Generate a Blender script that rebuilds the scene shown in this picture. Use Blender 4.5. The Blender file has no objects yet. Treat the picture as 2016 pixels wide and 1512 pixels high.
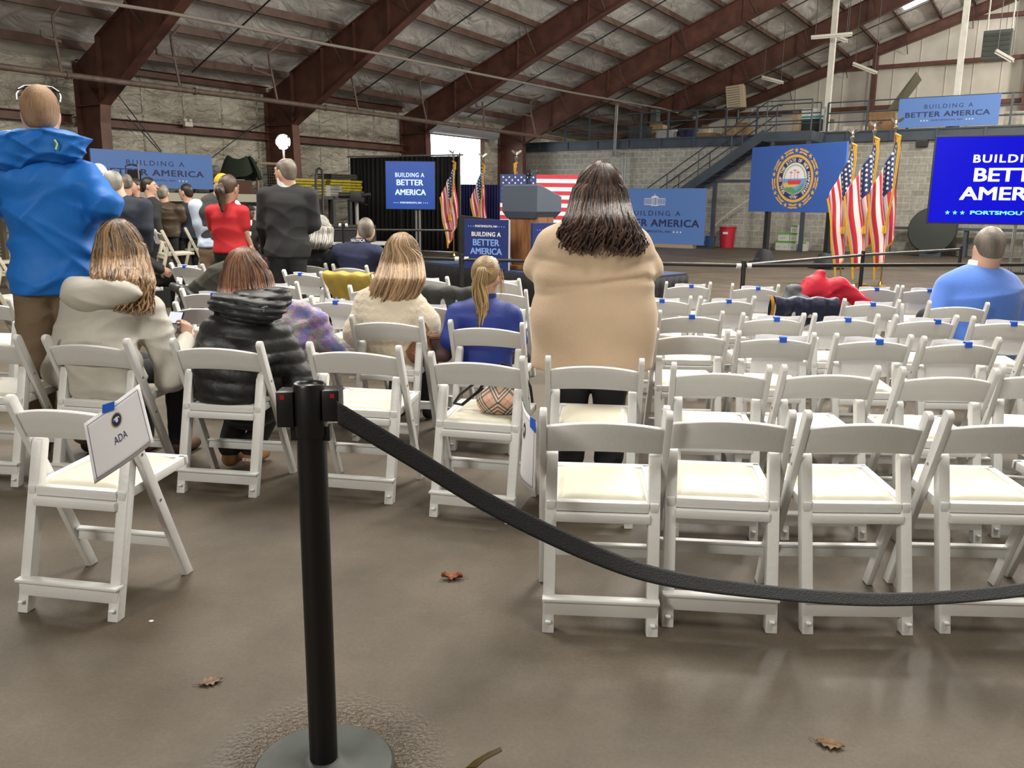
import bpy, bmesh, math, random
import numpy as np
from mathutils import Vector, Matrix, Euler
random.seed(7)
scene = bpy.context.scene
COL = scene.collection
PI = math.pi

# ------------------------------------------------------------------ camera
FPX, PITCH, ROLL, CAMH = 1680.0, math.radians(11.9), 0.0115, 1.444
YAW = math.radians(34.7)          # the building's long axis against the view
_F = np.array([0, math.cos(PITCH), -math.sin(PITCH)]); _R0 = np.array([1., 0, 0]); _U0 = np.cross(_R0, _F)
_R = _R0*math.cos(ROLL)+_U0*math.sin(ROLL); _U = -_R0*math.sin(ROLL)+_U0*math.cos(ROLL)
_C = np.array([0, 0, CAMH])
cam_d = bpy.data.cameras.new('camera'); cam = bpy.data.objects.new('camera', cam_d); COL.objects.link(cam)
cam_d.sensor_width = 36; cam_d.lens = FPX/2016*36; cam_d.clip_end = 400; cam_d.clip_start = .05
m = Matrix.Identity(4)
for i in range(3):
    m[i][0] = _R[i]; m[i][1] = _U[i]; m[i][2] = -_F[i]; m[i][3] = _C[i]
cam.matrix_world = m
scene.camera = cam
# ------------------------------------------------------------------ view, world, lights
scene.view_settings.view_transform = 'Standard'; scene.view_settings.look = 'None'
scene.view_settings.gamma = 1; scene.view_settings.use_curve_mapping = False
scene.view_settings.exposure = 0.62
w = bpy.data.worlds.new('sky'); scene.world = w; w.use_nodes = True
bg = w.node_tree.nodes['Background']; bg.inputs[0].default_value = (.90, .95, 1, 1); bg.inputs[1].default_value = 5.0

def area(name, loc, size, power, color, target=None, sy=None):
    l = bpy.data.lights.new(name, 'AREA'); l.energy = power; l.color = color
    l.shape = 'RECTANGLE'; l.size = size; l.size_y = sy or size
    o = bpy.data.objects.new(name, l); COL.objects.link(o); o.location = loc
    if target is not None:
        o.rotation_euler = (Vector(target)-Vector(loc)).to_track_quat('-Z', 'Y').to_euler()
    return o
WARM = (1.0, .955, .87); COOL = (.93, .97, 1.0)

def fill_point(loc, power, color, r=.45):  # unseen point light, added to brighten the roof and far walls
    l = bpy.data.lights.new('unseen_hall_light', 'POINT'); l.energy = power; l.color = color; l.shadow_soft_size = r
    o = bpy.data.objects.new('unseen_hall_light', l); COL.objects.link(o); o.location = loc; return o
area('unseen_hall_light', (-3.5, 7.5, 7.2), 2.6, 420, WARM)  # unseen area lights standing in for the hall's overhead lighting
area('unseen_hall_light', (3.5, 8.0, 7.6), 2.6, 520, WARM)
area('unseen_hall_light', (2.5, 1.5, 6.6), 2.0, 150, WARM)
area('unseen_hall_light', (-4.5, -3.0, 4.6), 1.6, 190, WARM, target=(0.5, 4.0, .5))
fill_point((-6.5, 10.5, 4.3), 230, WARM)
fill_point((3.2, 14.0, 5.2), 760, WARM)
fill_point((8.5, 17.5, 6.4), 1300, WARM)
fill_point((15.5, 18.5, 7.2), 1300, WARM)
tx, ty = 36*math.sin(YAW)+2.5*math.cos(YAW), 36*math.cos(YAW)-2.5*math.sin(YAW)
fill_point((tx, ty, 8.5), 1500, WARM)  # added out of frame to brighten the gable wall

def eu_(): return np.array([math.sin(YAW), math.cos(YAW), 0.])
def er_(): return np.array([math.cos(YAW), -math.sin(YAW), 0.])
EU, ER = eu_(), er_()
def ray(x, y): return _F+_R*(x-1008)/FPX-_U*(y-756)/FPX
def FL(x, y, h=0.): d = ray(x, y); return Vector(_C+d*((h-CAMH)/d[2]))     # point of a pixel at height h
def PU(x, y, u): d = ray(x, y); return Vector(_C+d*((u-_C@EU)/(d@EU)))      # ... on a plane across the building
def PV(x, y, v): d = ray(x, y); return Vector(_C+d*((v-_C@ER)/(d@ER)))      # ... on a plane along the building
def PD(x, y, dep): return Vector(_C+ray(x, y)*dep)                          # ... at a distance
def B(u, v, z): return Vector((u*EU[0]+v*ER[0], u*EU[1]+v*ER[1], z))
def UV(P): return (P.x*EU[0]+P.y*EU[1], P.x*ER[0]+P.y*ER[1], P.z)
BROT = -YAW   # rotation z that puts local y along the building axis

# ------------------------------------------------------------------ materials
MATS = {}
def mat(name, col, rough=.6, metal=0, var=0., vscale=6, bump=0., bscale=30, emit=None, estr=1, coat=0, spec=.5, var2=None, sheen=0, stretch=None):
    if name in MATS: return MATS[name]
    m = bpy.data.materials.new(name); m.use_nodes = True; nt = m.node_tree; N = nt.nodes; L = nt.links
    b = N['Principled BSDF']
    c = tuple(col)+(1,) if len(col) == 3 else col
    b.inputs['Base Color'].default_value = c; b.inputs['Roughness'].default_value = rough
    b.inputs['Metallic'].default_value = metal; b.inputs['Specular IOR Level'].default_value = spec
    if coat: b.inputs['Coat Weight'].default_value = coat
    if sheen: b.inputs['Sheen Weight'].default_value = sheen
    if emit: b.inputs['Emission Color'].default_value = tuple(emit)+(1,); b.inputs['Emission Strength'].default_value = estr
    tc = N.new('ShaderNodeTexCoord'); src = tc.outputs['Object']
    if stretch:
        mp = N.new('ShaderNodeMapping'); mp.inputs['Scale'].default_value = stretch; L.new(src, mp.inputs['Vector']); src = mp.outputs['Vector']
    if var or var2:
        n = N.new('ShaderNodeTexNoise'); n.inputs['Scale'].default_value = vscale; n.inputs['Detail'].default_value = 6; L.new(src, n.inputs['Vector'])
        r = N.new('ShaderNodeValToRGB'); r.color_ramp.elements[0].position = .3; r.color_ramp.elements[1].position = .7
        if var2: a, z_ = tuple(var2)+(1,), c
        else: a = tuple(max(0, x*(1-var)) for x in c[:3])+(1,); z_ = tuple(min(1, x*(1+var)) for x in c[:3])+(1,)
        r.color_ramp.elements[0].color = a; r.color_ramp.elements[1].color = z_
        L.new(n.outputs['Fac'], r.inputs['Fac']); L.new(r.outputs['Color'], b.inputs['Base Color'])
    if bump:
        n2 = N.new('ShaderNodeTexNoise'); n2.inputs['Scale'].default_value = bscale; n2.inputs['Detail'].default_value = 5; L.new(src, n2.inputs['Vector'])
        bp = N.new('ShaderNodeBump'); bp.inputs['Strength'].default_value = bump; bp.inputs['Distance'].default_value = .02
        L.new(n2.outputs['Fac'], bp.inputs['Height']); L.new(bp.outputs['Normal'], b.inputs['Normal'])
    MATS[name] = m
    return m
def s2l(r, g, b): return tuple(((x/255)/12.92 if x <= 10 else ((x/255+.055)/1.055)**2.4) for x in (r, g, b))

def mat_floor():
    m = bpy.data.materials.new('concrete_floor'); m.use_nodes = True; nt = m.node_tree; N = nt.nodes; L = nt.links; b = N['Principled BSDF']
    tc = N.new('ShaderNodeTexCoord'); P = tc.outputs['Object']
    def noise(s, d=6, rough=.55):
        n = N.new('ShaderNodeTexNoise'); n.inputs['Scale'].default_value = s; n.inputs['Detail'].default_value = d; n.inputs['Roughness'].default_value = rough; L.new(P, n.inputs['Vector']); return n.outputs['Fac']
    def ramp(f, p0, c0, p1, c1):
        r = N.new('ShaderNodeValToRGB'); e = r.color_ramp.elements; e[0].position = p0; e[1].position = p1; e[0].color = tuple(c0)+(1,); e[1].color = tuple(c1)+(1,); L.new(f, r.inputs['Fac']); return r.outputs['Color']
    def mix(f, a, c, mode='MIX'):
        x = N.new('ShaderNodeMix'); x.data_type = 'RGBA'; x.blend_type = mode
        if isinstance(f, float): x.inputs['Factor'].default_value = f
        else: L.new(f, x.inputs['Factor'])
        L.new(a, x.inputs[6]); L.new(c, x.inputs[7]); return x.outputs[2]
    base = ramp(noise(.55, 5), .33, (.078, .061, .042), .68, (.122, .100, .073))
    blot = ramp(noise(2.3, 8, .65), .35, (.72, .70, .66), .65, (1.08, 1.06, 1.04))
    c = mix(1.0, base, blot, 'MULTIPLY')
    fine = ramp(noise(70, 4, .7), .3, (.82, .82, .82), .62, (1.08, 1.08, 1.08))
    c = mix(1.0, c, fine, 'MULTIPLY')
    specks = ramp(noise(160, 2, .5), .70, (0, 0, 0), .76, (1, 1, 1))
    k = N.new('ShaderNodeRGB'); k.outputs[0].default_value = (.03, .025, .02, 1)
    c = mix(specks, c, k.outputs[0])
    L.new(c, b.inputs['Base Color'])
    # wet ground coarse ring round the post's base
    vm = N.new('ShaderNodeVectorMath'); vm.operation = 'DISTANCE'; L.new(P, vm.inputs[0]); vm.inputs[1].default_value = (-.47, 2.0, 0)
    mr = N.new('ShaderNodeMapRange'); mr.inputs['From Min'].default_value = .20; mr.inputs['From Max'].default_value = .36; mr.inputs['To Min'].default_value = 1; mr.inputs['To Max'].default_value = 0; L.new(vm.outputs['Value'], mr.inputs['Value'])
    wet = mr.outputs['Result']
    rr = N.new('ShaderNodeMapRange'); L.new(wet, rr.inputs['Value']); rr.inputs['To Min'].default_value = .62; rr.inputs['To Max'].default_value = .16
    add = N.new('ShaderNodeMath'); add.operation = 'MULTIPLY_ADD'; L.new(noise(1.4, 4), add.inputs[0]); add.inputs[1].default_value = -.28; 
    s = N.new('ShaderNodeMath'); s.operation = 'ADD'; L.new(rr.outputs['Result'], s.inputs[0]); s.inputs[1].default_value = .12
    L.new(s.outputs[0], add.inputs[2]); L.new(add.outputs[0], b.inputs['Roughness'])
    bp = N.new('ShaderNodeBump'); bp.inputs['Distance'].default_value = .004; bp.inputs['Strength'].default_value = .35; L.new(noise(120, 5, .7), bp.inputs['Height'])
    bp2 = N.new('ShaderNodeBump'); bp2.inputs['Distance'].default_value = .012; L.new(wet, bp2.inputs['Strength']); L.new(noise(75, 2, .5), bp2.inputs['Height']); L.new(bp.outputs['Normal'], bp2.inputs['Normal'])
    L.new(bp2.outputs['Normal'], b.inputs['Normal'])
    return m

def mat_crinkle(name, c0, c1, scale, dist, stretch=(1, 1, 1), rough=.45, band=None):
    """white vinyl-faced insulation: wrinkles by ridged noise"""
    m = bpy.data.materials.new(name); m.use_nodes = True; nt = m.node_tree; N = nt.nodes; L = nt.links; b = N['Principled BSDF']
    tc = N.new('ShaderNodeTexCoord'); mp = N.new('ShaderNodeMapping'); mp.inputs['Scale'].default_value = stretch
    L.new(tc.outputs['Object'], mp.inputs['Vector'])
    n = N.new('ShaderNodeTexNoise'); n.inputs['Scale'].default_value = scale; n.inputs['Detail'].default_value = 4; n.inputs['Distortion'].default_value = 1.4; L.new(mp.outputs['Vector'], n.inputs['Vector'])
    w_ = N.new('ShaderNodeTexNoise'); w_.inputs['Scale'].default_value = scale*.35; w_.inputs['Detail'].default_value = 3; L.new(mp.outputs['Vector'], w_.inputs['Vector'])
    mu = N.new('ShaderNodeMath'); mu.operation = 'MULTIPLY'; L.new(n.outputs['Fac'], mu.inputs[0]); L.new(w_.outputs['Fac'], mu.inputs[1])
    bp = N.new('ShaderNodeBump'); bp.inputs['Distance'].default_value = dist; bp.inputs['Strength'].default_value = 1; L.new(mu.outputs[0], bp.inputs['Height']); L.new(bp.outputs['Normal'], b.inputs['Normal'])
    g = N.new('ShaderNodeTexNoise'); g.inputs['Scale'].default_value = .7; g.inputs['Detail'].default_value = 6; L.new(tc.outputs['Object'], g.inputs['Vector'])
    r = N.new('ShaderNodeValToRGB'); e = r.color_ramp.elements; e[0].position = .32; e[1].position = .66; e[0].color = tuple(c0)+(1,); e[1].color = tuple(c1)+(1,)
    L.new(g.outputs['Fac'], r.inputs['Fac']); L.new(r.outputs['Color'], b.inputs['Base Color']); b.inputs['Roughness'].default_value = rough
    return m
def mat_block():
    m = bpy.data.materials.new('block_wall'); m.use_nodes = True; nt = m.node_tree; N = nt.nodes; L = nt.links; b = N['Principled BSDF']
    uv = N.new('ShaderNodeUVMap')
    br = N.new('ShaderNodeTexBrick'); br.inputs['Scale'].default_value = 1; br.inputs['Brick Width'].default_value = .4064; br.inputs['Row Height'].default_value = .2032
    br.inputs['Mortar Size'].default_value = .011; br.inputs['Mortar Smooth'].default_value = .3; br.inputs['Bias'].default_value = 0
    br.inputs['Color1'].default_value = (.40, .385, .335, 1); br.inputs['Color2'].default_value = (.31, .297, .258, 1); br.inputs['Mortar'].default_value = (.52, .505, .45, 1)
    L.new(uv.outputs['UV'], br.inputs['Vector']); 
    n = N.new('ShaderNodeTexNoise'); n.inputs['Scale'].default_value = 9; n.inputs['Detail'].default_value = 8; L.new(uv.outputs['UV'], n.inputs['Vector'])
    r = N.new('ShaderNodeValToRGB'); e = r.color_ramp.elements; e[0].color = (.78, .78, .78, 1); e[1].color = (1.1, 1.1, 1.1, 1); e[0].position = .3; e[1].position = .7; L.new(n.outputs['Fac'], r.inputs['Fac'])
    x = N.new('ShaderNodeMix'); x.data_type = 'RGBA'; x.blend_type = 'MULTIPLY'; x.inputs['Factor'].default_value = 1; L.new(br.outputs['Color'], x.inputs[6]); L.new(r.outputs['Color'], x.inputs[7])
    L.new(x.outputs[2], b.inputs['Base Color']); b.inputs['Roughness'].default_value = .9
    bp = N.new('ShaderNodeBump'); bp.inputs['Distance'].default_value = .01; bp.inputs['Strength'].default_value = .4; L.new(br.outputs['Fac'], bp.inputs['Height']); bp.invert = True
    L.new(bp.outputs['Normal'], b.inputs['Normal'])
    return m
def mat_flag():
    """stripes and canton from the cloth's own UV (u fly, v hoist)"""
    m = bpy.data.materials.new('flag_cloth'); m.use_nodes = True; nt = m.node_tree; N = nt.nodes; L = nt.links; b = N['Principled BSDF']
    uv = N.new('ShaderNodeUVMap'); sp = N.new('ShaderNodeSeparateXYZ'); L.new(uv.outputs['UV'], sp.inputs[0])
    def M(op, a, c=None, d=None):
        x = N.new('ShaderNodeMath'); x.operation = op
        for i, q in enumerate((a, c, d)):
            if q is None: continue
            if isinstance(q, (int, float)): x.inputs[i].default_value = q
            else: L.new(q, x.inputs[i])
        return x.outputs[0]
    st = M('FRACT', M('MULTIPLY', sp.outputs['Y'], 6.5)); red = M('LESS_THAN', st, .5)
    can = M('MULTIPLY', M('LESS_THAN', sp.outputs['X'], .4), M('GREATER_THAN', sp.outputs['Y'], 6/13.))
    mx = N.new('ShaderNodeMix'); mx.data_type = 'RGBA'; L.new(red, mx.inputs['Factor']); mx.inputs[6].default_value = (.78, .73, .72, 1); mx.inputs[7].default_value = (.55, .025, .05, 1)
    m2 = N.new('ShaderNodeMix'); m2.data_type = 'RGBA'; L.new(can, m2.inputs['Factor']); L.new(mx.outputs[2], m2.inputs[6]); m2.inputs[7].default_value = (.018, .03, .12, 1)
    L.new(m2.outputs[2], b.inputs['Base Color']); b.inputs['Roughness'].default_value = .55; b.inputs['Sheen Weight'].default_value = .2
    return m
def mat_wood(name, c0, c1, scale=3, stretch=(12, 12, 1), rough=.4):
    m = bpy.data.materials.new(name); m.use_nodes = True; nt = m.node_tree; N = nt.nodes; L = nt.links; b = N['Principled BSDF']
    tc = N.new('ShaderNodeTexCoord'); mp = N.new('ShaderNodeMapping'); mp.inputs['Scale'].default_value = stretch; L.new(tc.outputs['Object'], mp.inputs['Vector'])
    n = N.new('ShaderNodeTexNoise'); n.inputs['Scale'].default_value = scale; n.inputs['Detail'].default_value = 6; L.new(mp.outputs['Vector'], n.inputs['Vector'])
    r = N.new('ShaderNodeValToRGB'); e = r.color_ramp.elements; e[0].position = .35; e[1].position = .65; e[0].color = tuple(c0)+(1,); e[1].color = tuple(c1)+(1,)
    L.new(n.outputs['Fac'], r.inputs['Fac']); L.new(r.outputs['Color'], b.inputs['Base Color']); b.inputs['Roughness'].default_value = rough
    return m
def mat_hair(name, dark, light, stretch=.5, rough=.42):
    """colour from each lock's own value plus fine streaks"""
    if name in MATS: return MATS[name]
    m = bpy.data.materials.new(name); m.use_nodes = True; nt = m.node_tree; N = nt.nodes; L = nt.links; b = N['Principled BSDF']
    at = N.new('ShaderNodeAttribute'); at.attribute_name = 'lock'
    tc = N.new('ShaderNodeTexCoord'); mp = N.new('ShaderNodeMapping'); mp.inputs['Scale'].default_value = (90, 90, 5); L.new(tc.outputs['Object'], mp.inputs['Vector'])
    n = N.new('ShaderNodeTexNoise'); n.inputs['Scale'].default_value = 1.5; n.inputs['Detail'].default_value = 3; L.new(mp.outputs['Vector'], n.inputs['Vector'])
    a = N.new('ShaderNodeMath'); a.operation = 'MULTIPLY_ADD'; L.new(n.outputs['Fac'], a.inputs[0]); a.inputs[1].default_value = .7; 
    s = N.new('ShaderNodeMath'); s.operation = 'SUBTRACT'; L.new(at.outputs['Fac'], s.inputs[0]); s.inputs[1].default_value = .35; L.new(s.outputs[0], a.inputs[2])
    r = N.new('ShaderNodeValToRGB'); e = r.color_ramp.elements; e[0].position = .1; e[1].position = .9; e[0].color = tuple(dark)+(1,); e[1].color = tuple(light)+(1,)
    L.new(a.outputs[0], r.inputs['Fac']); L.new(r.outputs['Color'], b.inputs['Base Color']); b.inputs['Roughness'].default_value = rough
    bp = N.new('ShaderNodeBump'); bp.inputs['Distance'].default_value = .004; bp.inputs['Strength'].default_value = .7; L.new(n.outputs['Fac'], bp.inputs['Height']); L.new(bp.outputs['Normal'], b.inputs['Normal'])
    MATS[name] = m
    return m

# ------------------------------------------------------------------ objects, tags
def obj(name, me, parent=None, m=None, label=None):
    o = bpy.data.objects.new(name, me); COL.objects.link(o)
    if m is not None and me is not None and len(me.materials) == 0: me.materials.append(m)
    if parent is not None: o.parent = parent
    if label: o['label'] = label
    return o
def tag(o, label, cat, group=None, kind=None):
    o['label'] = label; o['category'] = cat
    if group: o['group'] = group
    if kind: o['kind'] = kind
    return o
def thing(name, label, cat, loc=(0, 0, 0), rz=0, group=None):
    o = bpy.data.objects.new(name, None); COL.objects.link(o); o.empty_display_size = .1
    o.location = loc; o.rotation_euler = (0, 0, rz)
    return tag(o, label, cat, group)
def tf(loc, rz): return Matrix.Translation(Vector(loc)) @ Matrix.Rotation(rz, 4, 'Z')
def dup(o, parent=None):
    c = o.copy(); COL.objects.link(c)
    if parent is not None: c.parent = parent
    for ch in list(o.children): dup(ch, c)
    return c

class MB:
    def __init__(s): s.v = []; s.f = []; s.mi = []; s.uv = None
    def add(s, vs, fs, mi=0):
        n = len(s.v); s.v += [tuple(x) for x in vs]; s.f += [tuple(i+n for i in f) for f in fs]; s.mi += [mi]*len(fs); return s
    def box(s, lo, hi, M=None, mi=0, bev=0):
        (x0, y0, z0), (x1, y1, z1) = lo, hi
        if bev <= 0:
            vs = [(x0,y0,z0),(x1,y0,z0),(x1,y1,z0),(x0,y1,z0),(x0,y0,z1),(x1,y0,z1),(x1,y1,z1),(x0,y1,z1)]
            fs = [(0,3,2,1),(4,5,6,7),(0,1,5,4),(1,2,6,5),(2,3,7,6),(3,0,4,7)]
        else:
            bm = bmesh.new(); bmesh.ops.create_cube(bm, size=1)
            for v in bm.verts: v.co = Vector(((x0+x1)/2+v.co.x*(x1-x0), (y0+y1)/2+v.co.y*(y1-y0), (z0+z1)/2+v.co.z*(z1-z0)))
            bmesh.ops.bevel(bm, geom=bm.edges[:], offset=bev, segments=2, profile=.5, affect='EDGES')
            bm.verts.index_update(); vs = [v.co.copy() for v in bm.verts]; fs = [tuple(v.index for v in f.verts) for f in bm.faces]; bm.free()
        if M is not None: vs = [M @ Vector(v) for v in vs]
        return s.add(vs, fs, mi)
    def beam(s, a, b, w, h, up=(0, 0, 1), mi=0, bev=0):
        """box bar from a to b, w across, h along up"""
        a, b = Vector(a), Vector(b); d = (b-a); Ln = d.length; d.normalize(); u = Vector(up); x = d.cross(u)
        if x.length < 1e-5: x = d.cross(Vector((0, 1, 0)))
        x.normalize(); u = x.cross(d)
        M = Matrix(((x.x, d.x, u.x, a.x), (x.y, d.y, u.y, a.y), (x.z, d.z, u.z, a.z), (0, 0, 0, 1)))
        return s.box((-w/2, 0, -h/2), (w/2, Ln, h/2), M, mi, bev)
    def tube(s, pts, r, n=8, mi=0, caps=True):
        pts = [Vector(p) for p in pts]; k = len(pts); rs = r if hasattr(r, '__len__') else [r]*k
        vs = []; prev = None
        for i, p in enumerate(pts):
            t = (pts[min(i+1, k-1)]-pts[max(i-1, 0)])
            if t.length < 1e-9: t = Vector((0, 0, 1))
            t.normalize()
            if prev is None: a = t.orthogonal().normalized()
            else:
                a = prev-t*prev.dot(t)
                a = a.normalized() if a.length > 1e-6 else t.orthogonal().normalized()
            prev = a; b = t.cross(a)
            for j in range(n):
                q = 2*PI*j/n; vs.append(p+(a*math.cos(q)+b*math.sin(q))*rs[i])
        fs = [(i*n+j, i*n+(j+1) % n, (i+1)*n+(j+1) % n, (i+1)*n+j) for i in range(k-1) for j in range(n)]
        if caps: fs += [tuple(reversed(range(n))), tuple(range((k-1)*n, k*n))]
        return s.add(vs, fs, mi)
    def lathe(s, prof, n=24, M=None, mi=0, c=(0, 0, 0)):
        vs = []; k = len(prof)
        for r, z in prof:
            for j in range(n):
                q = 2*PI*j/n; vs.append(Vector((c[0]+r*math.cos(q), c[1]+r*math.sin(q), c[2]+z)))
        fs = [(i*n+j, i*n+(j+1) % n, (i+1)*n+(j+1) % n, (i+1)*n+j) for i in range(k-1) for j in range(n)]
        fs += [tuple(reversed(range(n))), tuple(range((k-1)*n, k*n))]
        if M is not None: vs = [M @ v for v in vs]
        return s.add(vs, fs, mi)
    def prism(s, poly, d0, d1, axis='y', M=None, mi=0):
        """2D polygon (counter-clockwise) extruded; axis y: poly is (x,z); z: (x,y); x: (y,z)"""
        n = len(poly)
        def P(q, d): return {'y': (q[0], d, q[1]), 'z': (q[0], q[1], d), 'x': (d, q[0], q[1])}[axis]
        vs = [Vector(P(q, d0)) for q in poly]+[Vector(P(q, d1)) for q in poly]
        fs = [tuple(range(n)), tuple(reversed(range(n, 2*n)))]+[((i+1) % n, i, n+i, n+(i+1) % n) for i in range(n)]
        if M is not None: vs = [M @ v for v in vs]
        return s.add(vs, fs, mi)
    def grid(s, fn, nu, nv, mi=0, uv=False):
        n0 = len(s.v)
        vs = [fn(i/(nu-1), j/(nv-1)) for j in range(nv) for i in range(nu)]
        fs = [(j*nu+i, j*nu+i+1, (j+1)*nu+i+1, (j+1)*nu+i) for j in range(nv-1) for i in range(nu-1)]
        if uv:
            if s.uv is None: s.uv = {}
            for j in range(nv):
                for i in range(nu): s.uv[n0+j*nu+i] = (i/(nu-1), j/(nv-1))
        return s.add(vs, fs, mi)
    def mesh(s, name, mats, smooth=False, normals=True):
        me = bpy.data.meshes.new(name); me.from_pydata(s.v, [], s.f); me.update()
        mats = mats if isinstance(mats, (list, tuple)) else [mats]
        for q in mats: me.materials.append(q)
        if len(mats) > 1: me.polygons.foreach_set('material_index', s.mi)
        if s.uv is not None:
            l = me.uv_layers.new(name='UVMap')
            for lp in me.loops: l.data[lp.index].uv = s.uv.get(lp.vertex_index, (0, 0))
        if normals:
            bm = bmesh.new(); bm.from_mesh(me); bmesh.ops.recalc_face_normals(bm, faces=bm.faces[:]); bm.to_mesh(me); bm.free()
        if smooth:
            me.polygons.foreach_set('use_smooth', [True]*len(me.polygons))
            if smooth != 'all':
                try: me.set_sharp_from_angle(angle=math.radians(38))
                except Exception: pass
        me.update()
        return me
    def build(s, name, mats, parent=None, smooth=False, label=None, world=False, normals=True):
        """world=True: the coordinates given were world ones, moved into the parent's frame"""
        if world and parent is not None:
            Mi = tf(parent.location, parent.rotation_euler.z).inverted(); s.v = [tuple(Mi @ Vector(v)) for v in s.v]
        elif world:
            n = len(s.v); c = Vector((sum(v[0] for v in s.v)/n, sum(v[1] for v in s.v)/n, min(v[2] for v in s.v)))
            s.v = [tuple(Vector(v)-c) for v in s.v]
            o = obj(name, s.mesh(name, mats, smooth, normals), None, None, label); o.location = c; return o
        return obj(name, s.mesh(name, mats, smooth, normals), parent, None, label)
def struct(o): o['kind'] = 'structure'; return o

# ---- lettering: flat letters and stars laid on a board's face
_TC = {}
def text_geo(t, bold=0., space=1.):
    key = (t, bold, space)
    if key in _TC: return _TC[key]
    cu = bpy.data.curves.new('t', 'FONT'); cu.body = t; cu.size = 1; cu.offset = bold; cu.space_character = space; cu.resolution_u = 3
    o = bpy.data.objects.new('t', cu); COL.objects.link(o); dg = bpy.context.evaluated_depsgraph_get(); dg.update()
    me = o.evaluated_get(dg).to_mesh(); vs = [(v.co.x, v.co.y) for v in me.vertices]; fs = [tuple(p.vertices) for p in me.polygons]
    o.evaluated_get(dg).to_mesh_clear(); bpy.data.objects.remove(o); bpy.data.curves.remove(cu)
    x0 = min(v[0] for v in vs); x1 = max(v[0] for v in vs); y0 = min(v[1] for v in vs); y1 = max(v[1] for v in vs)
    _TC[key] = ([((x-x0)/(x1-x0), (y-y0)/(y1-y0)) for x, y in vs], fs)
    return _TC[key]
def put_text(mb, t, x0, x1, z0, z1, y=-.002, bold=0., space=1., mi=0, M=None):
    vs, fs = text_geo(t, 0., space); e = bold*1.6*(z1-z0); cp = [(0, 0)] if e <= 0 else [(-e, -e*.5), (-e, e*.5), (e, -e*.5), (e, e*.5), (0, 0)]
    x0 += e; x1 -= e; z0 += e*.5; z1 -= e*.5
    for n_, (ex, ez) in enumerate(cp):
        P = [Vector((x0+a*(x1-x0)+ex, y-.0003*n_, z0+b*(z1-z0)+ez)) for a, b in vs]
        if M is not None: P = [M @ p for p in P]
        mb.add(P, fs, mi)
def put_star(mb, cx, cz, r, y=-.002, mi=0, rot=0, inner=.42):
    pts = []
    for k in range(10):
        a = PI/2+rot+k*PI/5; q = r if k % 2 == 0 else r*inner; pts.append((cx+q*math.cos(a), y, cz+q*math.sin(a)))
    pts.append((cx, y, cz)); mb.add(pts, [(10, k, (k+1) % 10) for k in range(10)], mi)
def put_disc(mb, cx, cz, r0, r1, y, mi=0, n=48, a0=0, a1=2*PI):
    vs = []; 
    for k in range(n+1):
        a = a0+(a1-a0)*k/n; vs += [(cx+r0*math.cos(a), y, cz+r0*math.sin(a)), (cx+r1*math.cos(a), y, cz+r1*math.sin(a))]
    mb.add(vs, [(2*k, 2*k+1, 2*k+3, 2*k+2) for k in range(n)], mi)
# ================================================================== THE HALL
M_floor = mat_floor()
M_brown = mat('red_oxide_steel', (.105, .042, .029), .55, var=.35, vscale=2.5)
M_purl = mat('purlin_steel', (.10, .056, .040), .6, var=.3, vscale=3)
M_blue_steel = mat('slate_steel', (.045, .060, .080), .5, var=.2, vscale=2)
M_dark = mat('dark_steel', (.03, .03, .032), .5)
M_galv = mat('grey_conduit', (.30, .30, .29), .45, metal=.4)
M_whitep = mat('white_painted_steel', (.62, .60, .54), .6, var=.12, vscale=4)
M_roof = mat_crinkle('roof_insulation', (.50, .49, .46), (.74, .73, .70), 1.4, .22, (1.0, .45, 1), .45)
M_wallins = mat_crinkle('wall_insulation', (.38, .35, .28), (.62, .58, .49), 2.6, .5, (.6, .6, 1.8), .40)
M_gable = mat_crinkle('gable_liner', (.52, .49, .42), (.66, .63, .56), .8, .02, (1, 1, .3), .6)
M_block = mat_block()
VL, VR, UB, UE = -21.05, 16.0, -12.0, 41.2
UBR = 30.5
# floor
f = MB(); c = [B(UB, VL-.5, 0), B(UB, VR, 0), B(UE+.4, VR, 0), B(UE+.4, VL-.5, 0)]
f.add(c, [(0, 1, 2, 3)]); o = struct(f.build('floor', M_floor))
# roof surfaces: each frame's top line  z = a + s (v+14)
FR = {-12.0: (7.6, .45), -.2: (7.6, .45), 5.7: (7.6, .45), 11.6: (7.6, .45), 17.5: (7.58, .432), 23.4: (7.32, .415), 29.3: (7.13, .39), 35.2: (6.9, .385), 41.2: (6.75, .33)}
def ztop(u, v):
    ks = sorted(FR)
    for a, b in zip(ks, ks[1:]):
        if u <= b+1e-6: break
    t = (u-a)/(b-a); z0 = FR[a][0]+FR[a][1]*(v+14); z1 = FR[b][0]+FR[b][1]*(v+14)
    return z0*(1-t)+z1*t
RIDGE = 0.0
rf = MB()
us = sorted(FR)
for v0, v1 in ((VL-.3, RIDGE),):
    for a, b in zip(us, us[1:]):
        rf.grid(lambda i, j: B(a+(b-a)*i, v0+(v1-v0)*j, ztop(a+(b-a)*i, v0+(v1-v0)*j)+.26), 2, 12)
for a, b in zip(us, us[1:]):
    rf.add([B(a, RIDGE, ztop(a, RIDGE)+.26), B(b, RIDGE, ztop(b, RIDGE)+.26), B(b, VR, ztop(b, RIDGE)-5), B(a, VR, ztop(a, RIDGE)-5)], [(0, 1, 2, 3)])
o = struct(rf.build('ceiling', M_roof, normals=False))
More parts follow.
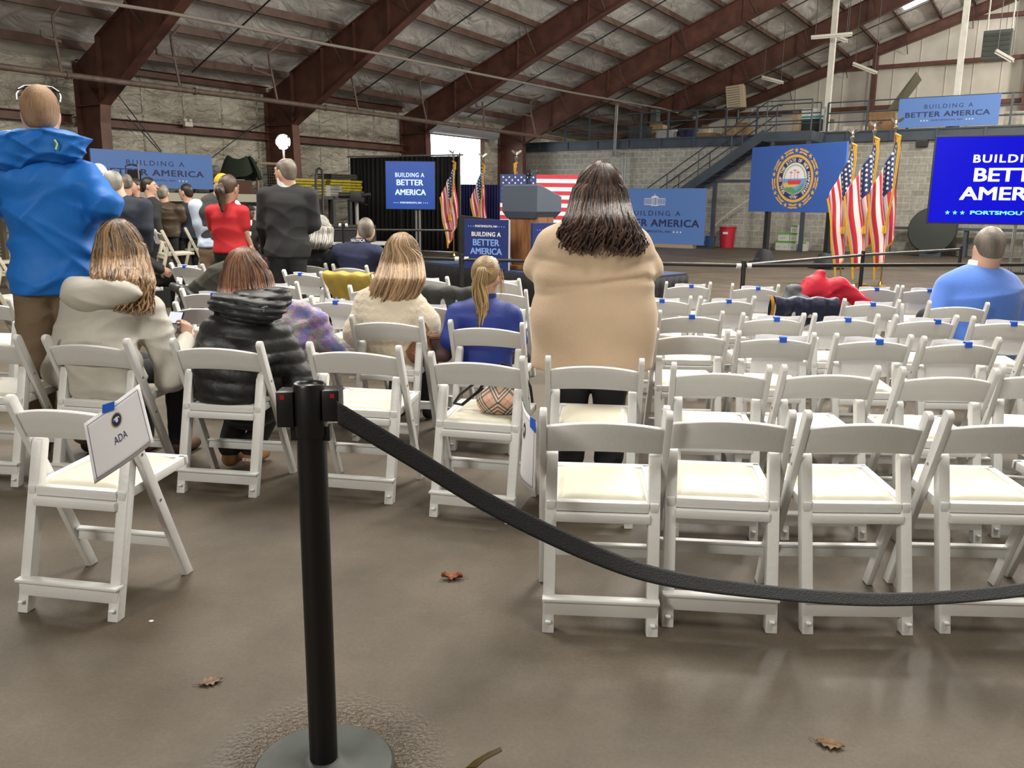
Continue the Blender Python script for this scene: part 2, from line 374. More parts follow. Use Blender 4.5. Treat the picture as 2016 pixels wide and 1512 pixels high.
# skylight strips set into the roof
M_sky = mat('skylight_panel', (.9, .92, .95), .5, emit=(.9, .95, 1), estr=3.2)
for n_, (qa, qb) in enumerate((((1775, 40), (1842, 16)), ((1845, 12), (1903, -8)))):
    A_ = UV(PU(*qa, 38.2)); B_ = UV(PU(*qb, 38.2)); g = MB()
    pts = [B(uu, vv, ztop(uu, vv)+.225) for uu, vv in ((37.75, A_[1]), (38.65, A_[1]), (38.65, B_[1]), (37.75, B_[1]))]
    g.add(pts, [(0, 1, 2, 3)]); g.add([p+Vector((0, 0, .02)) for p in pts], [(3, 2, 1, 0)])
    o = g.build('window_%d' % (n_+1), M_sky, world=True); struct(o)
# purlins, one per line and bay; rafters and columns, one frame piece each
def rail_(mb, a, b, w, h): mb.beam(a, b, w, h)
PSP = 1.2; PV0 = -20.2
pur_v = [PV0+PSP*i for i in range(17)]
for b0, b1 in zip(us[2:], us[3:]):
    for v in pur_v:
        if v > -.5: continue
        a = B(b0, v, ztop(b0, v)+.10); b = B(b1, v, ztop(b1, v)+.10)
        g = MB(); g.beam(a, b, .012, .20); g.beam(a+Vector((0, 0, -.1))+Vector(ER)*.04, b+Vector((0, 0, -.1))+Vector(ER)*.04, .08, .012); g.beam(a+Vector((0, 0, .1))-Vector(ER)*.04, b+Vector((0, 0, .1))-Vector(ER)*.04, .08, .012)
        o = g.build('trim_purlin', M_purl, world=True); struct(o); o.name = 'roof_purlin'
def webbeam(u, prof_top, prof_bot, w=.26, tw=.014, fl=.02):
    """built-up steel frame: web plate between top and bottom lines (lists of v,z) plus flanges"""
    g = MB(); n = len(prof_top)
    for k in range(n-1):
        q = [B(u-tw/2, *prof_bot[k]), B(u-tw/2, *prof_bot[k+1]), B(u-tw/2, *prof_top[k+1]), B(u-tw/2, *prof_top[k])]
        q2 = [p+Vector(EU)*tw for p in q]
        g.add(q+q2, [(0, 1, 2, 3), (7, 6, 5, 4), (0, 4, 5, 1), (2, 6, 7, 3)])
    for pr in (prof_top, prof_bot):
        for k in range(n-1): g.beam(B(u, *pr[k]), B(u, *pr[k+1]), w, fl, up=(0, 0, 1) if abs(pr[k][0]-pr[k+1][0]) > .3 else tuple(ER))
    return g
for k_, u in enumerate([5.7, 11.6, 17.5, 23.4, 29.3, 35.2]):
    a, s = FR[u]; zt = lambda v: a+s*(v+14)
    nom = {11.6: (3.6, -19.6), 17.5: (3.62, -19.85)}.get(u, (3.8, -19.85)); zk, vk = nom
    top = []; bot = []
    for v in np.linspace(vk, -1.0, 16):
        t = (v-vk)/(-1-vk); dep = .62+(zt(vk)-zk-.62)*max(0, 1-t*4.2)**1.0 if False else .80+(zt(vk)-zk-.80)*max(0., 1-t*3.2)
        top.append((v, zt(v))); bot.append((v, zt(v)-dep))
    if u == 35.2: top = top[2:]; bot = bot[2:]
    g = webbeam(u, top, bot)
    # web stiffener plates
    for k in range(1, len(top)-1, 1 if u < 20 else 2): g.beam(B(u-.06, *bot[k]), B(u-.06, *top[k]), .11, .012, up=tuple(ER))
    if u != 35.2:
        vb = -19.72 if u > 12 else -19.66
        cp = [(-21.0, 0), (-21.0, zk), (-21.0, zt(-21.0))]
        g2 = MB(); tw = .014
        poly = [(-21.0, 0), (vb+.0, 0), (vk, zk), (vk, zt(vk)), (-21.0, zt(-21.0))]
        if u == 11.6: poly = [(-20.65, 0), (vb, 0), (vb, 3.2), (vk, zk), (vk, zt(vk)), (-20.65, zt(-20.65))]
        n = len(poly); vs = [B(u-tw/2, *q) for q in poly]+[B(u+tw/2, *q) for q in poly]
        g.add(vs, [tuple(range(n)), tuple(reversed(range(n, 2*n)))]+[((i+1) % n, i, n+i, n+(i+1) % n) for i in range(n)])
        g.beam(B(u, poly[0][0], 0), B(u, poly[-1][0], poly[-1][1]), .26, .02, up=tuple(ER))
        for q0, q1 in zip(poly[1:-2], poly[2:-1]):
            g.beam(B(u, *q0), B(u, *q1), .26, .02, up=tuple(ER))
        g.beam(B(u-.07, vk, zk), B(u-.07, poly[0][0], zk), .14, .02)
        g.beam(B(u-.07, vk, zk), B(u-.07, poly[0][0], zt(poly[0][0])-.05), .10, .012)
    o = struct(g.build('steel_portal_frame', M_brown, world=True))
# roof bridging rods, flange braces
for b0, b1 in zip(us[2:], us[3:]):
    um = (b0+b1)/2
    g = MB()
    for off in (0,): g.tube([B(um+off, v, ztop(um, v)-.03) for v in np.linspace(-20.4, -1, 6)], .022, 6)
    struct(g.build('roof_bridging_rod', M_dark, world=True))
    g = MB()
    for v in pur_v[2::2]:
        if v > -1: continue
        for u_, sg in ((b0, 1), (b1, -1)): g.tube([B(u_+sg*.75, v, ztop(u_, v)+.0), B(u_+sg*.05, v, ztop(u_, v)-.78)], .018, 5)
    struct(g.build('flange_brace', M_purl, world=True))
# left wall with the open vehicle door between the third and fourth frame
DU0, DU1, DZ = 24.05, 28.0, 3.92
g = MB()
def wallq(g, u0, u1, z0, z1, v=VL):
    g.add([B(u0, v, z0), B(u1, v, z0), B(u1, v, z1), B(u0, v, z1)], [(0, 1, 2, 3)])
for u0, u1, z0, z1 in ((UB, DU0, 0, 6.0), (DU1, UE, 0, 6.0), (DU0, DU1, DZ, 6.0)): wallq(g, u0, u1, z0, z1)
struct(g.build('wall_left', M_wallins))
# laps where the insulation blankets meet
for u in np.arange(9.8, 28.6, 1.22):
    if DU0-.1 < u < DU1+.1: continue
    g = MB(); g.beam(B(u, VL+.01, .9), B(u, VL+.01, 5.2), .05, .012, up=tuple(ER)); struct(g.build('trim_seam', M_wallins, world=True))
# corrugated roll door far left
g = MB()
for k in range(46):
    z = .1+k*.08; g.tube([B(5.8, VL+.12, z), B(9.55, VL+.12, z)], .045, 6)
g.beam(B(9.62, VL+.12, 0), B(9.62, VL+.12, 4.1), .14, .14); o = struct(g.build('door_1', mat('tan_roll_door', (.16, .14, .10), .6), world=True, smooth=True))
# girts
def girt(u0, u1, v, z, h=.2, name='wall_girt'):
    g = MB(); g.beam(B(u0, v, z), B(u1, v, z), .02, h); g.beam(B(u0, v+.07, z-h/2), B(u1, v+.07, z-h/2), .15, .02); g.beam(B(u0, v+.07, z+h/2), B(u1, v+.07, z+h/2), .15, .02)
    struct(g.build(name, M_brown, world=True))
zg = UV(PV(690, 283, VL+.15))[2]
for a, b in ((5.8, 11.5), (11.7, 17.4), (17.6, 23.3)): girt(a, b, VL+.12, zg)
for a, b in ((11.7, 17.4), (17.6, 23.3)): girt(a, b, VL+.12, 4.62, .16)
# eave strut and lower pipe run
pp = [PV(x, yy_, -18.5) for x, yy_ in ((-60, 124), (0, 131), (250, 163), (500, 194), (760, 228), (1020, 263), (1105, 275))]; g = MB(); g.tube(pp, .065, 10)
for q in range(len(pp)-1): c_ = pp[q].lerp(pp[q+1], .5); d_ = (pp[q+1]-pp[q]).normalized()*.03; g.tube([c_-d_, c_+d_], .085, 10)
o = tag(g.build('pipe_run', mat('rusty_pipe', (.12, .085, .065), .6, var=.3), world=True, smooth=True), 'long thick rusty pipe slung below the eave in front of all the steel columns', 'pipe')
# smaller conduit higher up
g = MB(); cp = [PV(x, y, -15.8) for x, y in ((60, -22), (170, 0), (330, 25), (510, 60), (640, 87), (735, 104), (1000, 157), (1130, 183), (1300, 213), (1335, 222))]
g.tube(cp, .035, 8); tag(g.build('conduit_run', mat('grey_brown_pipe', (.22, .19, .16), .5), world=True, smooth=True), 'thin pale conduit crossing the rafters above the thick rusty pipe', 'pipe')
# cable slung round left rafter, white lamp rods
def hanger(pts, v, arm, lab):
    P = [PV(x, y, v) for x, y in pts]; g = MB(); g.tube(P, .032, 7)
    a = PV(*arm[0], v); b = PV(*arm[1], v); g.tube([a, b], .03, 7); g.tube([a, a+Vector((0, 0, .12))], .03, 7)
    tag(g.build('drop_pipe', mat('rusty_pipe', (.12, .085, .065)), world=True, smooth=True), lab, 'pipe')
hanger([(119, 12), (103, 35), (106, 60), (121, 144)], -18.5, ((82, 71), (120, 82)), 'bent drop pipe hanging from the roof at the far left bay')
hanger([(355, 50), (336, 73), (338, 90), (354, 170)], -18.5, ((309, 106), (350, 117)), 'bent drop pipe hanging right of the leftmost rafter')
hanger([(566, 74), (528, 106), (531, 125), (546, 198)], -18.5, ((497, 136), (537, 150)), 'bent drop pipe hanging left of the second rafter')
hanger([(695, 110), (692, 150), (697, 175), (706, 221)], -18.5, ((665, 165), (700, 173)), 'straight drop pipe between the second and third rafters')
hanger([(847, 146), (826, 161), (828, 180), (840, 241)], -18.5, ((793, 185), (835, 194)), 'bent drop pipe hanging left of the third rafter')
hanger([(950, 200), (951, 215), (955, 257)], -18.5, ((938, 210), (952, 212)), 'short drop pipe above the open vehicle door')
hanger([(1072, 187), (1044, 201), (1045, 220), (1056, 270)], -18.5, ((1010, 221), (1047, 229)), 'bent drop pipe hanging left of the fourth rafter')
# vehicle door: frame, roll housing, view outside
g = MB(); g.beam(B(DU0, VL+.1, 0), B(DU0, VL+.1, DZ), .12, .2); g.beam(B(DU1+.05, VL+.1, 0), B(DU1+.05, VL+.1, DZ), .12, .24)
o = struct(g.build('door_2', M_brown, world=True))
g = MB(); g.tube([B(DU0-.1, -20.55, 4.12), B(DU1+.35, -20.55, 4.12)], .2, 16); g.box((-.1, -.02, -.26), (.1, .02, .26), Matrix.Translation(B(DU1+.42, -20.6, 4.05)) @ Matrix.Rotation(BROT, 4, 'Z'))
tag(g.build('roller_door_drum', mat('grey_paint', (.24, .24, .24), .5), world=True, smooth=True), 'grey roller door drum across the top of the open vehicle doorway', 'door')
# outside seen through the door
g = MB(); g.add([B(2, VL-.4, -.03), B(60, VL-.4, -.03), B(60, -80, -.03), B(2, -80, -.03)], [(0, 1, 2, 3)])
struct(g.build('outside_ground', mat('outside_paving', (.45, .45, .46), .9)))
g = MB(); P0 = PD(900, 372, 48); P1 = PD(985, 372, 48)
X = (P1-P0); X.z = 0; Ld = X.length; X.normalize(); th = math.atan2(X.y, X.x)
sh = thing('beach_kiosk', 'pale low building with blue fascia seen outside through the open door', 'building', (P0.x, P0.y, 0), th)
g = MB(); g.box((0, 0, 0), (Ld+1, 3, 2.65)); g.build('wall', mat('pale_render', (.85, .84, .80), .8), sh)
g = MB(); g.box((-.1, -.3, 2.65), (Ld+1.1, 3.2, 3.0)); g.build('fascia', mat('pale_blue_paint', (.30, .55, .72), .6), sh)
g = MB(); g.box((1.0, -.6, 1.2), (1.3, -.1, 2.0)); g.box((.2, -.4, 1.9), (1.9, -.3, 2.2)); g.build('awning_arm', mat('tan_paint', (.75, .6, .4), .7), sh)
# right and back walls, off frame
g = MB(); wallq(g, UB, UE+.3, 0, 9, VR); struct(g.build('wall_right', M_gable))
g = MB(); g.add([B(UB, VL, 0), B(UB, VR, 0), B(UB, VR, 14), B(UB, VL, 14)], [(0, 1, 2, 3)]); struct(g.build('wall_back', M_gable))
# gable wall with girts and posts
g = MB(); g.add([B(UE, VL, 0), B(UE, VR, 0), B(UE, VR, 14.5), B(UE, VL, 14.5)], [(0, 1, 2, 3)]); struct(g.build('wall_gable', M_gable))
for v in np.arange(-19, 2, 1.03):
    g = MB(); g.beam(B(UE-.012, v, 3.6), B(UE-.012, v, min(13.9, ztop(41.1, v))), .025, .02, up=tuple(ER)); struct(g.build('trim_panel_rib', M_gable, world=True))
g = webbeam(UE-.35, [(v, ztop(41.2, v)) for v in (-19.8, -10, -1)], [(v, ztop(41.2, v)-.42) for v in (-19.8, -10, -1)]); struct(g.build('gable_rafter', M_brown, world=True))
for z in (5.75, 7.42, 9.05):
    v0 = max(-19.5, -14+(z-6.75)/.33); g = MB(); g.beam(B(UE-.15, v0, z), B(UE-.15, 3, z), .2, .16); struct(g.build('gable_girt', M_brown, world=True))
for v in (-9.4, -3.62):
    g = MB(); g.beam(B(UE-.3, v, 3.6), B(UE-.3, v, ztop(41.2, v)-.3), .26, .2, up=tuple(ER)); struct(g.build('gable_post', M_brown, world=True))
# block wall below the mezzanine
g = MB(); v0, v1 = -21.0, 4.0
g.add([B(UBR, v0, 0), B(UBR, v1, 0), B(UBR, v1, 3.66), B(UBR, v0, 3.66)], [(0, 1, 2, 3)]); g.uv = {0: (0, 0), 1: (v1-v0, 0), 2: (v1-v0, 3.66), 3: (0, 3.66)}
struct(g.build('wall_block', M_block))
# mezzanine deck, fascia channel with splice plates
g = MB(); M_ = Matrix(((ER[0], EU[0], 0, 0), (ER[1], EU[1], 0, 0), (0, 0, 1, 0), (0, 0, 0, 1)))   # local x = v, y = u
BM = M_
g.box((-21, UBR+.15, 3.84), (4, UE, 3.94), BM); struct(g.build('mezzanine_deck', mat('plywood_deck', (.2, .15, .1), .8), world=True))
g = MB(); g.box((-20.6, UBR-.16, 3.58), (4, UBR+.14, 3.62), BM); g.box((-20.6, UBR-.14, 3.62), (4, UBR-.10, 3.90), BM); g.box((-20.6, UBR-.2, 3.88), (4, UBR+.14, 3.93), BM)
for v in np.arange(-19.8, 3, 1.35): g.box((v-.04, UBR-.19, 3.6), (v+.04, UBR-.1, 3.9), BM)
struct(g.build('mezzanine_edge_beam', M_blue_steel, world=True))
# guard rail on the mezzanine
t = thing('guard_rail', 'dark slate three-bar guard rail along the edge of the mezzanine', 'railing', B(UBR-.1, -12, 3.93), BROT)
g = MB()
for z in (4.23, 4.52, 4.86): g.tube([B(UBR-.1, -18.6, z), B(UBR-.1, -9.9, z)], .022, 8); g.tube([B(UBR-.1, -8.35, z), B(UBR-.1, 3, z)], .022, 8)
g.build('rail_bar', M_blue_steel, t, True, world=True)
for v in list(np.arange(-18.6, -10, 1.12))+[-8.35, -7.1, -5.85, -4.6, -3.0, -1.6]:
    g = MB(); g.box((v-.03, UBR-.13, 3.9), (v+.03, UBR-.07, 4.86), BM); g.build('rail_post', M_blue_steel, t, world=True)
# stair and landing
t = thing('steel_stair', 'slate steel stair rising to the mezzanine landing behind the blue boards', 'staircase', B(28.8, -12.6, 0), BROT)
us0, us1 = 28.75, 29.75
sv0, sz0 = -15.6, .05; sv1, sz1 = -9.85, 3.82
for nm, uu in (('stringer', us0), ('stringer', us1)):
    g = MB(); g.beam(B(uu, sv0, sz0), B(uu, sv1, sz1), .05, .30); g.build(nm, M_blue_steel, t, world=True)
g = MB()
for k in range(1, 20):
    q = k/20; g.box((sv0+(sv1-sv0)*q-.12, us0, sz0+(sz1-sz0)*q-.02), (sv0+(sv1-sv0)*q+.14, us1, sz0+(sz1-sz0)*q+.02), BM)
g.build('tread', M_dark, t, world=True)
for uu in (us0, us1):
    g = MB()
    for dz in (.36, .68, 1.0): g.tube([B(uu, sv0, sz0+dz), B(uu, sv1, sz1+dz), B(uu, -8.4, sz1+dz)], .02, 8)
    for k in range(0, 6): 
        q = k/5; g.tube([B(uu, sv0+(sv1-sv0)*q, sz0+(sz1-sz0)*q), B(uu, sv0+(sv1-sv0)*q, sz0+(sz1-sz0)*q+1.0)], .02, 8)
    g.tube([B(uu, -8.4, sz1), B(uu, -8.4, sz1+1.0)], .025, 8)
    g.build('handrail', M_blue_steel, t, True, world=True)
g = MB(); g.box((-9.9, us0-.03, 3.56), (-8.35, UBR-.2, 3.86), BM); g.build('landing', M_blue_steel, t, world=True)
for v in (-9.6, -8.45):
    g = MB(); g.box((v-.06, us0, 0), (v+.06, us0+.12, 3.56), BM); g.build('landing_post', M_blue_steel, t, world=True)
g = MB(); g.box((-11.62, us0+.1, 0), (-11.5, us0+.22, 2.35), BM); g.box((-11.62, us0+.1, 2.25), (-10.3, us0+.22, 2.35), BM); g.build('stair_support', M_blue_steel, t, world=True)
# white pipe columns over the mezzanine
for q0, lab in (((1645, 25), 'slender white steel post on the mezzanine crossing a lamp, left of the two'), ((1905, 0), 'slender white steel post behind the upper blue board, right of the two')):
    v = UV(PU(*q0, 31))[1]; g = MB(); g.beam(B(31, v, 3.94), B(31, v, ztop(31, v)-.1), .17, .17, up=tuple(ER)); g.box((v-.2, 30.85, 3.94), (v+.2, 31.15, 4.0), BM)
    tag(g.build('white_post', M_whitep, world=True), lab, 'post')
# wall conduits on the block wall
g = MB()
for d in (0, .1): g.tube([PU(1213+d*30, 203, 30.25), PU(1208+d*30, 300, 30.25)]+([PU(1232, 302, 30.3), PU(1233, 310, 30.3), PU(1229, 372, 30.3)] if d else [PU(1206, 305, 30.3), PU(1227, 306, 30.3), PU(1226, 372, 30.3)]), .03, 8)
tag(g.build('wall_conduit', M_galv, world=True, smooth=True), 'pair of grey conduits running down the block wall behind the standing woman', 'pipe')
g = MB(); g.tube([PU(1800, 270, 30.3), PU(1765, 400, 30.3)], .02, 6) if False else g.tube([B(30.42, -6.0, .1), B(30.42, -6.0, 3.55)], .02, 6); tag(g.build('thin_wall_pipe', mat('rusty_pipe', (.12, .085, .065)), world=True), 'thin brown pipe running down the block wall beside the flags', 'pipe')
g = MB()
p = PU(1815, 282, 30.35); uu, vv, zz = UV(p); g.box((vv-.17, 30.3, zz-.1), (vv+.17, 30.47, zz+.1), BM)
for k in range(3): g.box((vv-.15, 30.27, zz-.07+k*.05), (vv+.15, 30.3, zz-.05+k*.05), BM)
tag(g.build('wall_vent', mat('black_paint', (.02, .02, .02), .5), world=True), 'small black louvred vent high on the block wall', 'vent')
# unit heater on the gable wall
hv, hz = UV(PU(1962, 90, 37))[1:]
t = thing('unit_heater', 'green-grey unit heater with louvres hung high on the gable wall', 'heater', B(37, hv, hz-.45), BROT)
M_heat = mat('heater_grey', (.10, .115, .10), .5)
g = MB(); g.box((-.47, 0, 0), (.47, .75, 1.0), bev=.01); g.build('casing', M_heat, t)
g = MB()
for k in range(5): g.box((-.42, -.06, .1+k*.17), (.42, .02, .2+k*.17), Matrix.Rotation(0, 4, 'X'))
g.build('louvre', mat('heater_dark', (.05, .06, .05), .4), t)
g = MB()
for x in (-.4, .4): g.tube([(x, .3, 1.0), (x, .3, 2.4)], .03, 6)
g.build('hanger', M_whitep, t)
# hanging strip lamps
def strip(qa, qb, u, lab, cords=True):
    a = PU(*qa, u); b = PU(*qb, u+.2); t = thing('strip_light', lab, 'ceiling light', a, 0, None)
    g = MB(); g.beam(a, b, .16, .08, bev=.01); g.build('housing', mat('lamp_white', (.6, .58, .5), .5), t, world=True)
    g = MB(); d = (b-a)*.04
    for s in (-.045, .045): g.tube([a+d+Vector((s, 0, -.06)), b-d+Vector((s, 0, -.06))], .018, 8)
    g.build('tube', mat('lamp_tube', (.8, .78, .7), .3), t, True, world=True)
    if cords:
        for p in (a+(b-a)*.1, a+(b-a)*.9):
            uu, vv, zz = UV(p); g = MB(); g.tube([p, B(uu, vv, ztop(uu, vv))], .012, 5); g.build('chain', M_dark, t, world=True)
strip((1679, 124), (1727, 143), 33, 'white strip light hanging left of the brown gable post')
strip((1960, 99), (1995, 119), 31.5, 'white strip light hanging in front of the unit heater')
strip((1597, 73), (1678, 66), 29.6, 'white strip light hanging in front of the left white post, nearly level')
strip((1500, 151), (1542, 162), 33, 'white strip light low under the roof above the stair landing')
strip((1640, 69), (1668, 80), 31.5, 'white strip light seen end-on just behind the left white post')
# emergency light on the left wall girt
p = PV(368, 245, VL+.3)
t = thing('emergency_light', 'small two-headed emergency light on the left wall above the blue board', 'light', p, BROT)
g = MB(); g.box((-.02, -.12, -.06), (.1, .12, .06), bev=.01); g.build('body', mat('lamp_white', (.6, .58, .5)), t)
for y in (-.08, .08): g = MB(); g.lathe([(.03, 0), (.06, .03), (.06, .09), (.03, .1)], 12, c=(.04, y, .05)); g.build('lamp_head', mat('lamp_white', (.6, .58, .5)), t, True)
# cross-bracing rods on the left wall
for a, b in (((250, 228), (418, 410)), ((215, 165), (318, 298)), ((500, 246), (418, 310)), ((560, 226), (480, 262))):
    g = MB(); g.tube([PV(*a, VL+.35), PV(*b, VL+.35)], .014, 5); struct(g.build('wall_brace_rod', M_dark, world=True))
# ================================================================== FOLDING CHAIRS
M_resin = mat('white_resin', (.70, .70, .69), .38, bump=.08, bscale=60)
M_cush = mat('cream_vinyl', (.64, .61, .50), .42, bump=.15, bscale=9)
M_screw = mat('screw_metal', (.3, .3, .3), .35, metal=.8)
M_tape = mat('blue_tape', (.01, .10, .60), .6)
M_paper = mat('white_paper', (.80, .80, .84), .7)
M_ink = mat('black_ink', (.015, .015, .02), .6)
M_bone = mat('bone_resin', (.50, .47, .38), .5)

def slab_leg(g, a, b, wx, d, top_round=True, x=0):
    """flat bar in the y-z plane from a to b, width d, thickness wx, rounded upper end"""
    a, b = Vector(a), Vector(b); dr = (b-a).normalized(); n = Vector((0, dr.z, -dr.y))
    # foot cut level with the floor
    pts = []
    def fl(s):
        p = a+n*s*d/2; k = -p.z/dr.z if abs(dr.z) > .1 else 0; q = p+dr*k if a.z <= 0.001 else p; return (q.y, q.z)
    pts += [fl(-1), fl(1)]
    if top_round:
        for k in range(9):
            an = PI*k/8; q = b+n*(d/2)*math.cos(an)+dr*(d/2)*math.sin(an)*.9; pts.append((q.y, q.z))
    else: pts += [((b+n*d/2).y, (b+n*d/2).z), ((b-n*d/2).y, (b-n*d/2).z)]
    g.prism(pts, x-wx/2, x+wx/2, 'x')
def bev(o, w=.004, seg=2):
    m_ = o.modifiers.new('bevel', 'BEVEL'); m_.width = w; m_.segments = seg; m_.limit_method = 'ANGLE'; m_.angle_limit = math.radians(40); return o
def build_chair(mr, mc):
    t = thing('folding_chair', '-', 'chair')
    def part(name, g, m_, bw=.004, smooth=True):
        o = g.build(name, m_, t, smooth)
        if bw:
            md = bev(o, bw); dg = bpy.context.evaluated_depsgraph_get(); me = bpy.data.meshes.new_from_object(o.evaluated_get(dg)); o.modifiers.clear(); o.data = me
            me.polygons.foreach_set('use_smooth', [True]*len(me.polygons)); me.set_sharp_from_angle(angle=math.radians(30))
        return o
    top = (0, -.127, .755); 
    for s in (-1, 1):
        g = MB(); slab_leg(g, (0, .205, 0), top, .024, .045, True, s*.207); part('front_leg', g, mr)
        g = MB(); slab_leg(g, (0, -.2, 0), (0, -.045, .585), .040, .042, True, s*.175); 
        g.box((s*.175-.010, -.228, .036), (s*.175+.010, -.21, .046)); part('rear_leg', g, mr)
    # backrest: arched panel bowed to the rear
    g = MB(); nx = 17; dd = Vector((0, -.332, .755)).normalized()
    n_ = Vector((0, dd.z, -dd.y))
    def P(i, j, k):
        x = -.196+.392*i; c = 1-(2*i-1)**2
        zt_ = .712+.040*c; zb = .614+.028*c; z = zb+(zt_-zb)*j
        y = -.127+.332*(.755-z)/.755; p = Vector((x, y, z))-n_*(.030*c+(.0 if k == 0 else .016)); return p
    vs = [P(i/(nx-1), j/3, k) for k in (0, 1) for j in range(4) for i in range(nx)]
    fs = []; W_ = nx*4
    for j in range(3):
        for i in range(nx-1):
            a = j*nx+i; fs += [(a, a+1, a+nx+1, a+nx), (W_+a+nx, W_+a+nx+1, W_+a+1, W_+a)]
    for i in range(nx-1): fs += [(i+1, i, W_+i, W_+i+1), (3*nx+i, 3*nx+i+1, W_+3*nx+i+1, W_+3*nx+i)]
    for j in range(3): fs += [(j*nx, (j+1)*nx, W_+(j+1)*nx, W_+j*nx), ((j+1)*nx+nx-1, j*nx+nx-1, W_+j*nx+nx-1, W_+(j+1)*nx+nx-1)]
    g.add(vs, fs); part('backrest', g, mr, .004)
    # seat frame and pad
    g = MB(); Ms = Matrix.Translation((0, -.115, .424)) @ Matrix.Rotation(math.radians(2.5), 4, 'X')
    for s in (-1, 1): g.box((s*.175-.015, 0, -.018), (s*.175+.015, .40, .018), Ms)
    g.box((-.19, .375, -.018), (.19, .41, .018), Ms); g.box((-.157, -.002, -.018), (.157, .03, .018), Ms)
    g.box((-.163, .01, -.002), (.163, .385, .010), Ms); part('seat_frame', g, mr, .005)
    g = MB(); g.box((-.163, -.004, 0), (.163, .030, .0), Ms) if False else None
    g.box((-.160, -.19, .372), (.160, -.135, .404), Matrix.Translation((0, .055, 0))); part('seat_rail', g, mr, .005)
    g = MB(); n1, n2 = 13, 15
    def Q(i, j):
        x = -.152+.304*i; y = .028+.345*j; e = min(i, 1-i)*.304; f_ = min(j, 1-j)*.345; h = .010+.020*min(1, e/.03)**.6*min(1, f_/.03)**.6 - .003*math.exp(-((e-.035)/.008)**2)
        return Ms @ Vector((x, y, h))
    g.grid(Q, n1*2, n2*2); part('seat_cushion', g, mc, 0)
    g = MB(); g.box((-.19, -.205, .060), (.19, -.182, .118)); g.box((-.197, -.218, .112), (.197, -.175, .124)); part('rear_rail', g, mr, .003)
    g = MB()
    y_ = .205-.332*.165/.755; g.box((-.2, y_-.008, .14), (.2, y_+.010, .19)); g.box((-.2, y_-.02, .182), (.2, y_+.012, .192)); part('stretcher', g, mr, .003)
    g = MB()
    for s in (-1, 1):
        for z, yy in ((.56, -.127+.332*(.755-.56)/.755), (.36, -.127+.332*(.755-.36)/.755)): g.tube([(s*.2185, yy, z), (s*.2205, yy, z)], .006, 8)
    part('screw', g, M_screw, 0)
    return t
chair0 = build_chair(M_resin, M_cush)
used = [False]
def put_chair(pl, pr, label, h=.765, group='white folding chairs set out in rows'):
    """pl, pr: pixels of the two post tops"""
    A, Bp = FL(*pl, h), FL(*pr, h); mid = (A+Bp)/2; d = (Bp-A); d.z = 0; th = math.atan2(d.y, d.x)
    fw = Vector((-math.sin(th), math.cos(th), 0)); o_ = mid+fw*.127; o_.z = 0
    if used[0]: t = dup(chair0)
    else: t = chair0; used[0] = True
    t.scale = (min(1.1, max(.96, (Bp-A).length/.437)), 1, 1)
    t.location = o_; t.rotation_euler = (0, 0, th); tag(t, label, 'chair', group); return t
CH = {}
def row(rows):
    for key, pl, pr, lab in rows: CH[key] = put_chair(pl, pr, lab)
